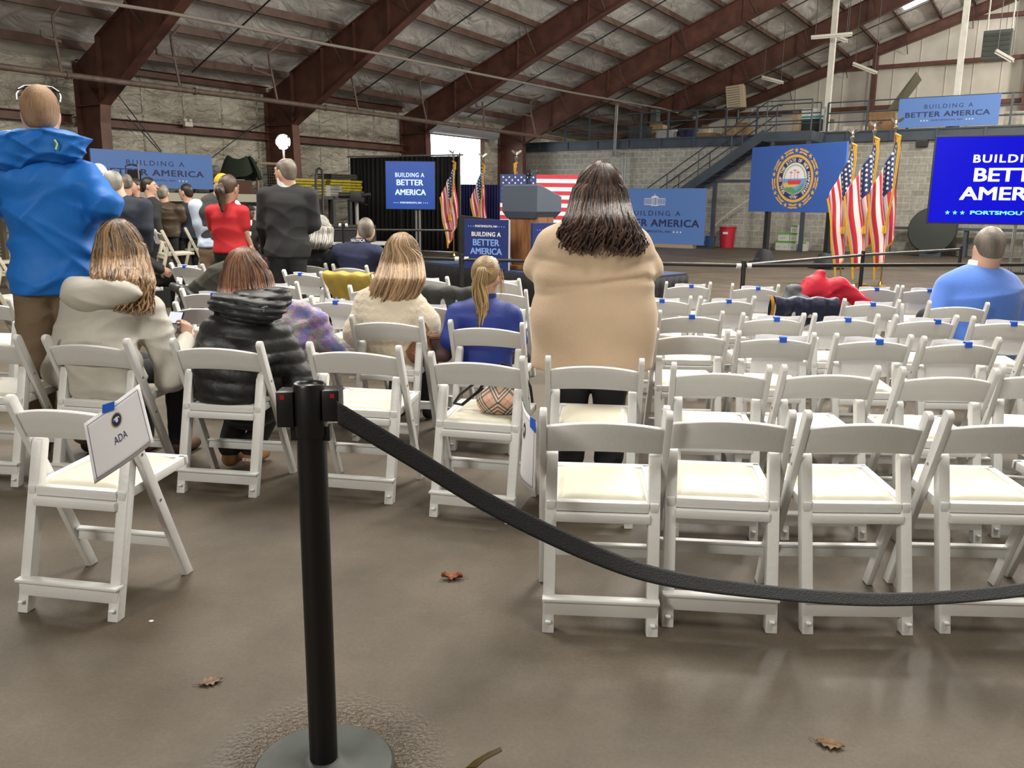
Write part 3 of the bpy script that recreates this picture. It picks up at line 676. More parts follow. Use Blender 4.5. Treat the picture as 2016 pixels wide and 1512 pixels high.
row([
 ('A1', (1063, 808), (1325, 815), 'white folding chair in the nearest right-hand row with a sign taped to its left post'),
 ('A2', (1306, 804), (1567, 813), 'white folding chair second along the nearest right-hand row, behind the sagging belt'),
 ('A3', (1584, 813), (1835, 816), 'white folding chair third along the nearest right-hand row, scuffed on its low rear rail'),
 ('A4', (1862, 814), (2118, 819), 'white folding chair last fully seen in the nearest right-hand row'),
 ('B0', (-150, 657), (52, 663), 'white folding chair cut by the left edge beside the woman in light grey'),
 ('B1', (82, 662), (258, 670), 'white folding chair the woman in the light grey jacket sits on'),
 ('B2', (335, 669), (517, 676), 'white folding chair the woman in the black puffer jacket sits on'),
 ('B3', (604, 676), (790, 684), 'white folding chair just behind the black belt post, its cream seat bare'),
 ('B4', (844, 695), (1034, 705), 'white folding chair with the checked handbag on its seat'),
 ('B5', (1074, 704), (1269, 710), 'white folding chair directly behind the standing woman in beige'),
 ('B6', (1322, 717), (1520, 723), 'white folding chair in the second right-hand row, just right of the standing woman in beige'),
 ('B7', (1539, 722), (1733, 724), 'white folding chair in the second right-hand row, third from its right end in view'),
 ('B8', (1780, 726), (1958, 729), 'white folding chair in the second right-hand row, before the last one at the frame edge'),
 ('B9', (1976, 722), (2168, 730), 'white folding chair cut by the right edge in the second right-hand row'),
 ('C0', (-115, 586), (37, 590), 'white folding chair at the left edge beside the khaki trousers of the man in blue'),
 ('C1', (335, 596), (478, 601), 'white folding chair between the woman in grey and the woman in the black puffer jacket'),
 ('C1b', (500, 612), (640, 618), 'white folding chair with the fluffy pastel coat over its back'),
 ('C2', (689, 622), (833, 627), 'white folding chair the woman in the cream knit poncho sits on'),
 ('C3', (883, 632), (1032, 638), 'white folding chair the woman in the royal blue blazer sits on'),
 ('C4', (1289, 649), (1437, 651), 'white folding chair touching the right hip of the woman in beige, without any paper'),
 ('C5', (1451, 654), (1607, 658), 'third-row white folding chair with a white sheet below its back, left of three'),
 ('C6', (1644, 659), (1797, 662), 'third-row white folding chair with a white sheet below its back, middle of three'),
 ('C7', (1820, 665), (1966, 667), 'third-row white folding chair with a white sheet below its back, right of three'),
 ('C8', (2022, 665), (2180, 668), 'white folding chair cut by the right edge in the third row'),
 ('D1', (351, 569), (470, 573), 'white folding chair partly covered by the left shoulder of the black puffer jacket'),
 ('D2', (607, 584), (730, 590), 'white folding chair with blue tape behind the left side of the cream poncho'),
 ('D3', (778, 592), (905, 598), 'white folding chair with blue tape showing between the cream poncho and the blue blazer'),
 ('D5', (1296, 613), (1426, 615), 'fourth-row white folding chair with a blue tape square, nearest the woman in beige'),
 ('D6', (1461, 618), (1585, 619), 'white folding chair in the fourth row right behind the hanging navy jacket, left one'),
 ('D7', (1601, 619), (1732, 621), 'white folding chair in the fourth row right behind the hanging navy jacket, right one'),
 ('D8', (1762, 622), (1886, 623), 'fourth-row white folding chair just left of the man in the blue sweater'),
 ('D9', (1916, 625), (2050, 629), 'white folding chair in the fourth row straight behind the man in the blue sweater'),
 ('E1', (480, 553), (590, 556), 'white folding chair just right of the black puffer hood, with a strip of blue tape'),
 ('E2', (684, 563), (795, 567), 'white folding chair hidden behind the cream poncho with only its left end in view'),
 ('E3', (822, 566), (925, 570), 'white folding chair under the dark grey coat next to the blue blazer'),
 ('E4', (932, 568), (1038, 572), 'nearer white folding chair half seen between the blazer and the woman in beige'),
 ('E5', (1255, 583), (1361, 585), 'fifth-row white folding chair half hidden by the woman in beige'),
 ('E6', (1376, 585), (1488, 585), 'fifth-row white folding chair with blue tape, second right of the woman in beige'),
 ('E7', (1530, 588), (1640, 590), 'white folding chair in the fifth row with the navy jacket over its back'),
 ('E8', (1666, 590), (1767, 592), 'white folding chair in the fifth row right of the red coat sleeve'),
 ('E9', (1829, 595), (1950, 598), 'white folding chair the man in the blue sweater sits on'),
 ('F0', (335, 518), (400, 521), 'white folding chair farthest left in the front row beyond the olive jacket'),
 ('F1', (556, 532), (635, 536), 'white folding chair in the front row between the black puffer jacket and the yellow coat'),
 ('F2', (648, 537), (735, 541), 'white folding chair under the mustard yellow coat'),
 ('F3', (792, 542), (883, 546), 'white folding chair in the front row just right of the cream poncho, with blue tape'),
 ('F4', (936, 546), (1024, 550), 'farther white folding chair half seen between the blazer and the woman in beige'),
 ('F5', (1310, 556), (1401, 557), 'white folding chair in the front row next to the black stage skirt'),
 ('F6', (1443, 560), (1532, 562), 'white folding chair in the front row left of the grey and red coats'),
 ('F7', (1560, 562), (1648, 563), 'white folding chair under the grey and red coats'),
 ('F8', (1679, 562), (1768, 563), 'white folding chair in the front row right of the red coat'),
 ('F9', (1779, 564), (1868, 566), 'front-row white folding chair at the left shoulder of the man in blue sweater'),
])
# the chair with the ADA sign, placed by its feet
t = dup(chair0); a, b = FL(48, 1200), FL(240, 1216); mid = (a+b)/2; d = b-a; th = math.atan2(d.y, d.x)-.04; fw = Vector((-math.sin(th), math.cos(th), 0))
t.location = mid+fw*.19; t.location.z = 0; t.rotation_euler = (0, 0, th); CH['A0'] = tag(t, 'white folding chair in the left foreground with the printed sign on its right post', 'chair', 'white folding chairs set out in rows')
t = dup(chair0); t.location = (2.22, 3.02, 0); t.rotation_euler = (0, 0, .02); tag(t, 'white folding chair at the right edge with only its seat corner in view', 'chair', 'white folding chairs set out in rows'); CH['A5'] = t
t = dup(chair0); t.location = CH['E1'].location+Vector((-.62, .03, 0)); t.rotation_euler = CH['E1'].rotation_euler; tag(t, 'white folding chair behind the long wavy hair, its right end by the olive jacket', 'chair', 'white folding chairs set out in rows'); CH['E0'] = t
# bone coloured chairs at the left, turned towards the stage
bone0 = build_chair(M_bone, M_bone); bu = [False]
def bone(loc, rz, lab):
    t = dup(bone0) if bu[0] else bone0; bu[0] = True
    t.location = loc; t.rotation_euler = (0, 0, rz); return tag(t, lab, 'chair', 'bone coloured folding chairs at the side')
bones = []
for q, lab in (((330, 452), 'bone coloured folding chair with a sign, nearest the light grey jacket hair, first of three'), ((374, 447), 'bone coloured folding chair with a sign, middle of the three before the leather jacket man'), ((414, 449), 'bone coloured folding chair with a sign, half behind the yellow-capped man')):
    p = FL(q[0], q[1], .77+.27); bones.append(bone((p.x, p.y, .27), -.95, lab))
a_, b_ = bones[0].location, bones[-1].location; g = MB(); g.box((a_.x-.45, a_.y-.5, 0), (b_.x+.75, a_.y+.55, .27)); tag(g.build('low_riser', mat('riser_black', (.015, .015, .015), .8), world=True), 'low black riser under the three bone coloured chairs', 'platform')
for q, lab in (((4, 470), 'bone coloured folding chair at the left edge, farther one'), ((18, 484), 'bone coloured folding chair at the left edge beside the blue jacket hem, middle one'), ((6, 516), 'bone coloured folding chair at the left edge beside the blue jacket hem, nearest one')):
    p = FL(q[0], q[1], .81); bone((p.x-.12, p.y, 0), -.8, lab)
# papers taped to chair backs
def paper(ch, x=0., lab='', tape=True, w_=.279, drop=.20, tx=None, sheet=True, skew=0):
    c = CH[ch]; t = thing('seat_sign', lab, 'sign', c.location, c.rotation_euler.z, 'sheets taped to chair backs')
    yz = lambda z: -.127+.332*(.755-z)/.755
    if sheet:
        g = MB()
        def P(i, j):
            z = .752-(.752-.752+drop)*j-.0; z = .752-drop*j; return Vector((x-w_/2+w_*i+skew*(j-.5), yz(z)+.006-.022*math.sin(PI*i)*0+.01*math.sin(3*i+j*2), z+.004*math.sin(7*i)))
        g.grid(P, 10, 8); o = g.build('sheet', M_paper, t, True); md = o.modifiers.new('s', 'SOLIDIFY'); md.thickness = .0015
    g = MB(); tx = x if tx is None else tx; c_ = 1-(tx/.196)**2
    def T(i, j):
        s_ = j*.062; X = tx-.019+.038*i; zt_ = .715+.034*c_; back = yz(zt_)-.03*c_
        if s_ < .03: return Vector((X, back-.0185, zt_-.03+s_+.002))
        if s_ < .05: return Vector((X, back-.0185+(s_-.03)*1.15, zt_+.004))
        return Vector((X, back+.0055, zt_+.004-(s_-.05)))
    g.grid(T, 3, 10); o = g.build('tape', M_tape, t); md = o.modifiers.new('s', 'SOLIDIFY'); md.thickness = .001
    return t
for ch, x, tx, lab in (('C5', .03, .03, 'white sheet hanging below a chair back, left of the three in the third row'), ('C6', -.01, .02, 'white sheet hanging below a chair back, middle of the three in the third row'), ('C7', -.01, .02, 'white sheet hanging below a chair back, right of the three in the third row'),
    ('D6', .04, .01, 'white sheet taped to the chair right behind the navy jacket, left one'), ('D7', 0, 0, 'white sheet taped to the chair right behind the navy jacket, right one'), ('D8', .03, .06, 'white sheet on the fourth-row chair just left of the man in blue sweater'), ('D9', .02, .03, 'white sheet taped to the chair straight behind the man in the blue sweater'),
    ('E5', -.02, -.02, 'white sheet on the chair half hidden by the woman in beige'), ('E6', .02, .0, 'white sheet on the second chair right of the woman in beige in the fifth row'), ('E8', .02, 0, 'white sheet on the chair just right of the red coat sleeve'),
    ('F5', .02, .02, 'white sheet on the front row chair next to the stage skirt'), ('F6', .02, .02, 'white sheet on the front row chair left of the grey and red coats'), ('F8', 0, 0, 'white sheet on the front row chair right of the red coat'), ('F9', .02, .02, 'white sheet on the front-row chair by the shoulder of the man in blue sweater'),
    ('F1', .02, 0, 'white sheet on the front row chair left of the mustard coat'), ('F3', 0, 0, 'white sheet on the front row chair right of the cream poncho'), ('D3', 0, 0, 'white sheet on the chair between the cream poncho and the blue blazer'), ('D2', .02, -.01, 'white sheet on the chair behind the left side of the cream poncho'), ('E1', 0, 0, 'white sheet on the chair just right of the black puffer hood'), ('F0', 0, 0, 'white sheet on the front row chair left of the olive jacket'), ('D1', .05, .06, 'white sheet on the chair by the left shoulder of the puffer jacket'), ('D5', 0, -.0, 'square of blue tape on the fourth row chair nearest the woman in beige'), ('F4', .05, .04, 'white sheet on the farther chair between blazer and woman in beige')):
    paper(ch, x, lab, tx=tx, drop=.235, sheet=(ch != 'D5'))
for k, b in enumerate(bones):
    t = thing('seat_sign', ['first', 'middle', 'last'][k]+' white sign on the three bone coloured chairs', 'sign', b.location, b.rotation_euler.z, 'signs on the bone coloured chairs')
    g = MB(); g.grid(lambda i, j: Vector((-.15+.25*i, -.175+.04*j*.8, .745-.17*j)), 3, 3); o = g.build('sheet', M_paper, t); md = o.modifiers.new('s', 'SOLIDIFY'); md.thickness = .0015
    g = MB(); g.lathe([(.022, 0), (.022, .002)], 12, Matrix.Translation((-.03, -.18, .70)) @ Matrix.Rotation(PI/2, 4, 'X')); g.build('seal', M_ink, t)
# ---- sign with lettering on the left foreground chair
M_gold = mat('gold_print', (.50, .36, .10), .5); M_navyp = mat('navy_print', (.02, .03, .12), .5)
def signpaper(name, TL, TR, BLc, BRc, lab, parent_loc, tapes, text=True, curl=.008):
    t = thing(name, lab, 'sign', parent_loc, 0)
    nrm = (TR-TL).cross(BLc-TL).normalized()
    if nrm.dot(Vector((0, 0, CAMH))-TL) < 0: nrm = -nrm
    def S(i, j, off=0.): 
        top = TL.lerp(TR, i); bot = BLc.lerp(BRc, i); return top.lerp(bot, j)+nrm*(curl*math.sin(PI*i)*(.5+j)+off)
    g = MB(); g.grid(lambda i, j: S(i, j), 14, 10); o = g.build('sheet', M_paper, t, True, world=True); md = o.modifiers.new('s', 'SOLIDIFY'); md.thickness = .0012; md.offset = 0
    g = MB()
    for (a, b, c_, d) in ((.04, .06, .06, .94), (.94, .96, .06, .94)): g.grid(lambda i, j: S(a+(b-a)*i*.35, c_+(d-c_)*j, .0016), 2, 8)
    for (c_, d) in ((.055, .062), (.935, .942)): g.grid(lambda i, j: S(.04+.907*i, c_+(d-c_)*j, .0016), 14, 2)
    if text:
        vs, fs = text_geo('ADA', .0, 1.05); g.add([S(.39+.22*a, .62-.12*b, .0017) for a, b in vs], fs)
    g.build('lettering', M_navyp, t, world=True)
    def ring(r0, r1, off, m_, nm):
        g = MB(); n = 28; vs = []
        for k in range(n): 
            a = 2*PI*k/n; vs += [S(.5+r0*math.cos(a), .27-r0*1.27*math.sin(a), off), S(.5+r1*math.cos(a), .27-r1*1.27*math.sin(a), off)]
        g.add(vs, [(2*k, 2*k+1, (2*k+3) % (2*n), (2*k+2) % (2*n)) for k in range(n)]); g.build(nm, m_, t, world=True)
    ring(.078, .092, .0016, M_gold, 'seal_ring'); ring(.004, .078, .0018, M_navyp, 'seal_disc')
    g = MB(); n = 12; vs = [S(.5+.024*math.cos(2*PI*k/n), .265-.045*math.sin(2*PI*k/n), .0022) for k in range(n)]; g.add(vs, [tuple(range(n))])
    for s in (-1, 1):
        vs = [S(.5+s*(.02+.03*k/4), .24-.03*math.sin(k)*.5+.02*q, .0022) for q in (0, 1) for k in range(5)]; g.add(vs, [(k, k+1, 5+k+1, 5+k) for k in range(4)])
    g.build('seal_eagle', M_paper, t, world=True)
    for q in tapes:
        a, b, c_, d = [S(x, y, .004) for x, y in q]; g = MB(); g.add([a, b, c_, d], [(0, 1, 2, 3)]); o = g.build('tape', M_tape, t, world=True); md = o.modifiers.new('s', 'SOLIDIFY'); md.thickness = .001
    return t
signpaper('ada_sign', PD(165, 834, 2.74), PD(274, 756, 2.86), PD(186, 953, 2.78), PD(303, 871, 2.90), 'white printed sign lettered with three black capitals, taped to the left foreground chair', CH['A0'].location,
          [((.33, -.09), (.53, -.02), (.50, .10), (.30, .03))])
signpaper('seat_sign', PD(1028.5, 790, 2.87), PD(1056, 832, 2.66), PD(1033, 917, 2.91), PD(1053, 972, 2.70), 'white printed sign seen edge-on, taped to the first right-hand front chair', CH['A1'].location,
          [((.78, -.02), (1.0, -.04), (1.02, .14), (.80, .12))], text=False, curl=.02)

# ================================================================== BELT POST
M_blk = mat('black_powder_coat', (.0025, .0025, .003), .4, bump=.05, bscale=200)
M_blkpl = mat('black_plastic', (.005, .005, .006), .35)
t = thing('belt_post', 'tall black crowd control post with retractable belts in the foreground', 'post', (-.472, 1.945, 0))
g = MB(); g.lathe([(.0352, .03), (.0352, .945), (.0352, .955)], 40); g.build('pole', M_blk, t, True)
g = MB(); g.lathe([(.0375, .905), (.0385, .910), (.0385, 1.025), (.036, 1.031), (.033, 1.029), (.031, 1.024), (.0, 1.024)], 40); g.build('belt_housing', M_blkpl, t, True)
g = MB(); g.prism([(-.012, 0), (.004, .004), (.010, .014), (.004, .010), (-.002, .012)], 1.0245, 1.0255, 'z', Matrix.Translation((.0, -.004, 0))); g.build('maker_mark', mat('grey_print', (.5, .5, .5), .5), t)
for s in (-1, 1):
    g = MB(); g.box((s*.033-.0, -.028, .945), (s*.073, .028, 1.02), bev=.003) if s > 0 else g.box((-.073, -.028, .93), (-.033, .028, 1.015), bev=.003); 
    g.box((min(s*.03, s*.046), -.012, .895), (max(s*.03, s*.046), .012, .93)); g.build('belt_clip', M_blkpl, t, True)
    g = MB(); g.box((s*.058-.005, -.0292, 1.002 if s > 0 else .997), (s*.058+.005, -.0278, 1.012 if s > 0 else 1.007)); g.build('red_button', mat('red_plastic', (.35, .005, .02), .4), t)
g = MB(); g.lathe([(0, 0), (.178, 0), (.182, .006), (.180, .022), (.172, .030), (.06, .038), (.05, .046), (.0355, .05)], 64); g.build('base', mat('grey_rubber', (.045, .052, .045), .55, var=.35, vscale=9), t, True)
# the belt sagging to the right
wp = [(0.0, 664, 812, 1.95), (.1, 800, 893, 2.0), (.22, 960, 990, 2.06), (.36, 1150, 1083, 2.12), (.5, 1300, 1135, 2.16), (.64, 1500, 1172, 2.2), (.78, 1700, 1187, 2.2), (.9, 1880, 1182, 2.18), (1.0, 2070, 1160, 2.15), (1.1, 2300, 1110, 2.1)]
ctr = [PD(x, y-7 if i > 4 else y, d) for i, (_, x, y, d) in enumerate(wp)]
ctr += [Vector((2.35, 2.12, .66)), Vector((2.80, 2.14, .82)), Vector((3.215, 2.15, .985))]; print('belt end', ctr[-4], ctr[-5])
hw = [.027, .027, .0265, .0255, .023, .020, .019, .018, .018, .019, .022, .025, .027]
tilt = [0, .1, .25, .45, .7, .85, .9, .9, .9, .85, .6, .3, 0]
def cr(P, t_):
    n = len(P)-1; x = t_*n; i = min(int(x), n-1); u = x-i; g_ = lambda k: P[max(0, min(n, k))]
    a, b, c, d = g_(i-1), g_(i), g_(i+1), g_(i+2); return (b*2+(c-a)*u+(a*2-b*5+c*4-d)*u*u+(b*3-a-c*3+d)*u**3)*.5
g = MB()
def belt(i, j):
    c = cr(ctr, i); h = cr([Vector((q, 0, 0)) for q in hw], i).x; tl = cr([Vector((q, 0, 0)) for q in tilt], i).x
    nx_ = cr(ctr, min(1, i+.01))-cr(ctr, max(0, i-.01)); nx_.z = 0; nx_.normalize(); side = Vector((-nx_.y, nx_.x, 0))
    return c+(Vector((0, 0, 1))*math.cos(tl)+side*math.sin(tl))*h*(2*j-1)
g.grid(belt, 120, 7)
M_belt = mat('black_webbing', (.008, .008, .010), .6, bump=.3, bscale=300)
o = g.build('belt', M_belt, None, True, world=True); md = o.modifiers.new('s', 'SOLIDIFY'); md.thickness = .002
o.name = 'barrier_belt'; tag(o, 'black webbing belt sagging from the post across the front chairs', 'belt')
t = dup(next(o for o in bpy.data.objects if o.name == 'belt_post')); t.location = (3.29, 2.15, 0); tag(t, 'second black crowd control post catching the far end of the sagging belt', 'post')
# ---- leaves and litter on the floor
def leaf(x, y, L_, lab, rz=0., col=(.20, .055, .02), flat=False):
    p = FL(x, y, 0); t = thing('dry_leaf', lab, 'leaf', p, rz, None); M_l = mat('leaf_%d' % int(col[0]*1000), col, .7, var=.4, vscale=40); g = MB()
    n = 15; h = .004 if flat else .013
    def P(i, j):
        x_ = (i-.5)*L_; wv = L_*.30*max(0, math.sin(PI*min(1, i*1.02)))**.7*(1+.28*math.sin(i*26)); yv = (j-.5)*2*wv; return Vector((x_, yv, .004+h*(abs(j-.5)*2)**1.5*(1+.5*math.sin(9*i))+h*.5*i*i))
    g.grid(P, n*2, 7); o = g.build('blade', M_l, t, True); md = o.modifiers.new('s', 'SOLIDIFY'); md.thickness = .0012
    g = MB(); g.tube([(-L_*.5, 0, .004), (-L_*.62, .004, .008), (-L_*.75, .012, .004)], .0012, 5); g.tube([(-L_*.5, 0, .005), (L_*.45, 0, .005+h*.4)], .0010, 5); g.build('stem', M_l, t)
leaf(890, 1140, .085, 'curled reddish brown dry leaf on the floor beside the belt', PI+.1)
leaf(1634, 1468, .075, 'pale brown dry leaf on the floor at the bottom right', -.4, (.16, .09, .04), True)
leaf(415, 1345, .07, 'flattened faded reddish leaf on the floor left of the post', .5, (.17, .10, .07), True)
p = FL(298, 1224, 0); g = MB(); g.prism([(-.008, -.003), (.004, -.006), (.009, .001), (.002, .006), (-.006, .004)], .001, .004, 'z', Matrix.Translation(p)); tag(g.build('paper_scrap', M_paper, world=True), 'tiny white paper scrap on the floor near the left foreground chair', 'scrap')
p = FL(955, 1492, 0); g = MB(); g.prism([(-.05, -.045), (-.02, -.04), (.0, -.01), (.045, .03), (.04, .045), (.005, .02), (-.03, -.015)], .0005, .002, 'z', Matrix.Translation(p)); tag(g.build('puddle', mat('puddle_water', (.05, .035, .012), .05), world=True), 'small brown puddle at the bottom right of the post base', 'puddle')
# ================================================================== BOARDS, SCREENS, FLAGS, STAGE
M_skyblue = mat('board_light_blue', (.115, .23, .56), .55, spec=.3)
M_royal = mat('board_royal_blue', (.045, .115, .42), .5, spec=.3)
M_navyb = mat('board_navy', (.022, .035, .155), .5, spec=.3)
M_txt_navy = mat('navy_lettering', (.018, .03, .12), .6)
M_txt_white = mat('white_lettering', (.8, .8, .82), .6)
M_txt_pale = mat('pale_blue_lettering', (.22, .38, .85), .6)
M_blackp = mat('black_painted', (.012, .012, .013), .5)
M_cloth_black = mat('black_drape', (.010, .010, .011), .85)
M_cloth_navy = mat('navy_drape', (.008, .012, .075), .8)
def board(name, lab, cat, P0, P1, h, m_, z0=None, th=.05, frame=None, group=None):
    """P0, P1: lower left and right corner"""
    X = P1-P0; X.z = 0; Lw = X.length; rz = math.atan2(X.y, X.x); z = P0.z if z0 is None else z0
    t = thing(name, lab, cat, (P0.x, P0.y, z), rz, group)
    g = MB(); g.box((0, 0, 0), (Lw, th, h), bev=.004); g.build('panel', m_, t)
    return t, Lw, h
def bba(t, W, H, small=True):
    """BUILDING A / BETTER AMERICA / PORTSMOUTH, NH with stars, laid out over a wide board"""
    g = MB(); put_text(g, 'BUILDING A', W*.265, W*.745, H*.62, H*.76, bold=.004, space=1.35); put_text(g, 'BETTER AMERICA', W*.075, W*.915, H*.34, H*.52, bold=.03, space=1.1)
    put_text(g, 'PORTSMOUTH, NH', W*.345, W*.655, H*.19, H*.25, bold=.02, space=1.15); g.build('lettering', M_txt_navy, t)
    g = MB()
    for s in (-1, 1):
        for k in range(3): put_star(g, W*.5+s*W*(.195+.03*k), H*.22, H*.035)
    g.build('stars', M_txt_white, t)
# left board on the insulated wall
a = PV(183, 362, -19.5); b = PV(421, 375, -19.5)
t, W, H = board('event_board', 'wide light blue board hanging on the left wall behind the talking men', 'board', a, b, .86, M_skyblue, 1.73, group='wide light blue event boards'); bba(t, W, H)
g = MB()
for x in (.5, W-.5): g.box((x-.03, .05, -1.73), (x+.03, .11, .4))
g.build('support_leg', M_blackp, t)
# upper right board on the guard rail
a = PU(1765, 256, 30.22); b = PU(1964, 247, 30.22); t, W, H = board('event_board', 'wide light blue board hung on the mezzanine guard rail, upper right', 'board', a, b, .89, M_skyblue, 3.95, group='wide light blue event boards'); bba(t, W, H)
# board on the floor behind the standing woman
a = B(28.3, -15.9, .12); b = B(28.3, -11.62, .12); t, W, H = board('event_board', 'tall light blue board with a columned house emblem standing against the stair', 'board', a, b, 1.93, M_skyblue, .12, group='wide light blue event boards')
cx = UV(PU(1289, 400, 28.3))[1]+15.9; g = MB()
put_text(g, 'BUILDING A', cx-1.0, cx+1.0, .98, 1.15, bold=.004, space=1.35); put_text(g, 'BETTER AMERICA', cx-1.72, cx+1.72, .60, .86, bold=.03, space=1.1); put_text(g, 'PORTSMOUTH, NH', cx-.66, cx+.66, .38, .47, bold=.02, space=1.15); g.build('lettering', M_txt_navy, t)
g = MB()
for s in (-1, 1):
    for k in range(3): put_star(g, cx+s*(.78+.13*k), .425, .045)
g.build('stars', M_txt_white, t)
g = MB()   # columned house emblem
def rc(x0, x1, z0, z1): g.box((cx+x0, -.004, z0), (cx+x1, -.001, z1))
for x0, x1 in ((-.40, -.12), (.12, .40)):
    rc(x0, x1, 1.35, 1.37); rc(x0, x1, 1.57, 1.585)
    for k in range(7): q = x0+(x1-x0)*k/6; rc(q-.006, q+.006, 1.37, 1.57)
rc(-.14, .14, 1.32, 1.35); rc(-.14, .14, 1.60, 1.63)
for x in (-.12, -.07, .0-.02, .05, .10): rc(x, x+.022, 1.35, 1.60)
g.prism([(cx-.15, 1.63), (cx+.15, 1.63), (cx, 1.69)], -.004, -.001); rc(-.005, .005, 1.69, 1.76); g.build('emblem', M_txt_white, t)
g = MB(); g.box((1.2, -.02, -.12), (3.9, .3, -.0)); g.build('timber_base', mat('pale_timber', (.42, .30, .18), .7), t)
# emblem board on stands
a = PD(1473, 416, 22.5); b_ = PD(1654, 421, 19.6); a.z = 1.32; 
a = FL(1473, 416, 1.33); b_ = PD(1656, 420, 20.0); b_.z = 1.33
t, W, H = board('emblem_board', 'blue board with a round gold wreathed seal of a ship, on two black stands', 'board', a, b_, 1.62, M_royal, 1.33)
M_goldy = mat('gold_yellow_print', (.75, .42, .06), .6); cx, cz = W*.50, H*.50; R_ = .74; sx = 1.0
def G(): return MB()
g = G(); put_disc(g, cx, cz, R_*.69, R_*.78, -.003); put_disc(g, cx, cz, R_*.505, R_*.525, -.004)
for k in range(9):
    a_ = PI/2+2*PI*k/9; put_star(g, cx+R_*.92*math.cos(a_), cz+R_*.92*math.sin(a_), R_*.095, -.003)
    for dk in (.38, .62):   # laurel sprays between the stars
        am = a_+2*PI/9*.5
        for q in (-.16, -.08, 0, .08, .16):
            for s in (-1, 1):
                aa = am+q; r_ = R_*(.91+.045*s); l = R_*.075; pc = (cx+r_*math.cos(aa), cz+r_*math.sin(aa)); an = aa+PI/2+s*.5*(1 if dk < .5 else -1)
                if dk < .5 and q > 0: continue
                if dk > .5 and q <= 0: continue
                g.add([(pc[0]-l*math.cos(an), -.003, pc[1]-l*math.sin(an)), (pc[0]-.02*math.sin(an), -.003, pc[1]+.02*math.cos(an)), (pc[0]+l*math.cos(an), -.003, pc[1]+l*math.sin(an)), (pc[0]+.02*math.sin(an), -.003, pc[1]-.02*math.cos(an))], [(0, 1, 2, 3)])
g.build('wreath', M_goldy, t, normals=False)
g = G(); put_disc(g, cx, cz, R_*.52, R_*.69, -.0025); g.build('seal_ring', mat('seal_navy', (.02, .035, .16), .6), t, normals=False)
g = G(); put_disc(g, cx, cz, 0.001, R_*.505, -.0028, a0=0, a1=PI); g.build('seal_sky', M_txt_white, t, normals=False)
g = G(); put_disc(g, cx, cz, 0.001, R_*.505, -.0030, a0=PI, a1=1.5*PI); put_disc(g, cx, cz, 0.001, R_*.505, -.0030, a0=1.5*PI, a1=2*PI); g.build('seal_water', mat('seal_blue', (.15, .36, .75), .6), t, normals=False)
g = G(); g.add([(cx-R_*.48, -.0036, cz-R_*.15), (cx-R_*.2, -.0036, cz-R_*.12), (cx+R_*.25, -.0036, cz-R_*.2), (cx+R_*.05, -.0036, cz-R_*.27), (cx-R_*.42, -.0036, cz-R_*.28)], [(4, 3, 2, 1, 0)]); g.build('seal_shore', mat('seal_yellow', (.75, .5, .1), .6), t, normals=False)
g = G(); g.add([(cx-R_*.4, -.0036, cz-R_*.31), (cx-R_*.1, -.0036, cz-R_*.28), (cx+.1*R_, -.0036, cz-R_*.40), (cx+R_*.42, -.0036, cz-R_*.12), (cx+R_*.3, -.0036, cz-R_*.4), (cx, -.0036, cz-R_*.5), (cx-R_*.27, -.0036, cz-R_*.43)], [(6, 5, 4, 3, 2, 1, 0)])
for k in range(26):
    a_ = -.15+(PI+.3)*k/25; put_star(g, cx+R_*.44*math.cos(a_), cz+R_*.44*math.sin(a_), R_*.038, -.0032, rot=k)
g.build('seal_green', mat('seal_green', (.10, .32, .14), .6), t, normals=False)
g = G(); g.add([(cx-R_*.30, -.004, cz-R_*.05), (cx+R_*.30, -.004, cz-R_*.05), (cx+R_*.25, -.004, cz-R_*.19), (cx-R_*.25, -.004, cz-R_*.19)], [(3, 2, 1, 0)])
for x in (-.16, 0, .13): g.box((cx+R_*x-.006, -.0042, cz-R_*.05), (cx+R_*x+.006, -.004, cz+R_*.26))
for x, z in ((-.16, .2), (0, .27), (.13, .2)): g.box((cx+R_*(x-.07), -.0042, cz+R_*z-.01), (cx+R_*(x+.07), -.004, cz+R_*z+.01))
g.build('seal_ship', mat('seal_red', (.6, .06, .08), .6), t)
g = G(); word = 'SEAL OF THE STATE OF NEW HAMPSHIRE'; n = len(word)
for k, ch in enumerate(word):
    if ch == ' ': continue
    a_ = PI*1.26-(2*PI*.77)*k/(n-1); M__ = Matrix.Translation((cx+R_*.605*math.cos(a_), 0, cz+R_*.605*math.sin(a_))) @ Matrix.Rotation(-(a_-PI/2), 4, 'Y'); put_text(g, ch, -.028 if ch != 'I' else -.008, .028 if ch != 'I' else .008, -.042, .042, -.0042, .02, M=M__)
for k, ch in enumerate('*1776*'):
    a_ = -PI/2+(k-2.5)*.105; M__ = Matrix.Translation((cx+R_*.605*math.cos(a_), 0, cz+R_*.605*math.sin(a_))) @ Matrix.Rotation(-(a_+PI/2), 4, 'Y')
    if ch == '*': put_star(g, cx+R_*.605*math.cos(a_), cz+R_*.605*math.sin(a_), .022, -.0042)
    else: put_text(g, ch, -.023 if ch != '1' else -.01, .023 if ch != '1' else .01, -.04, .04, -.0042, .02, M=M__)
g.build('seal_lettering', M_txt_white, t)
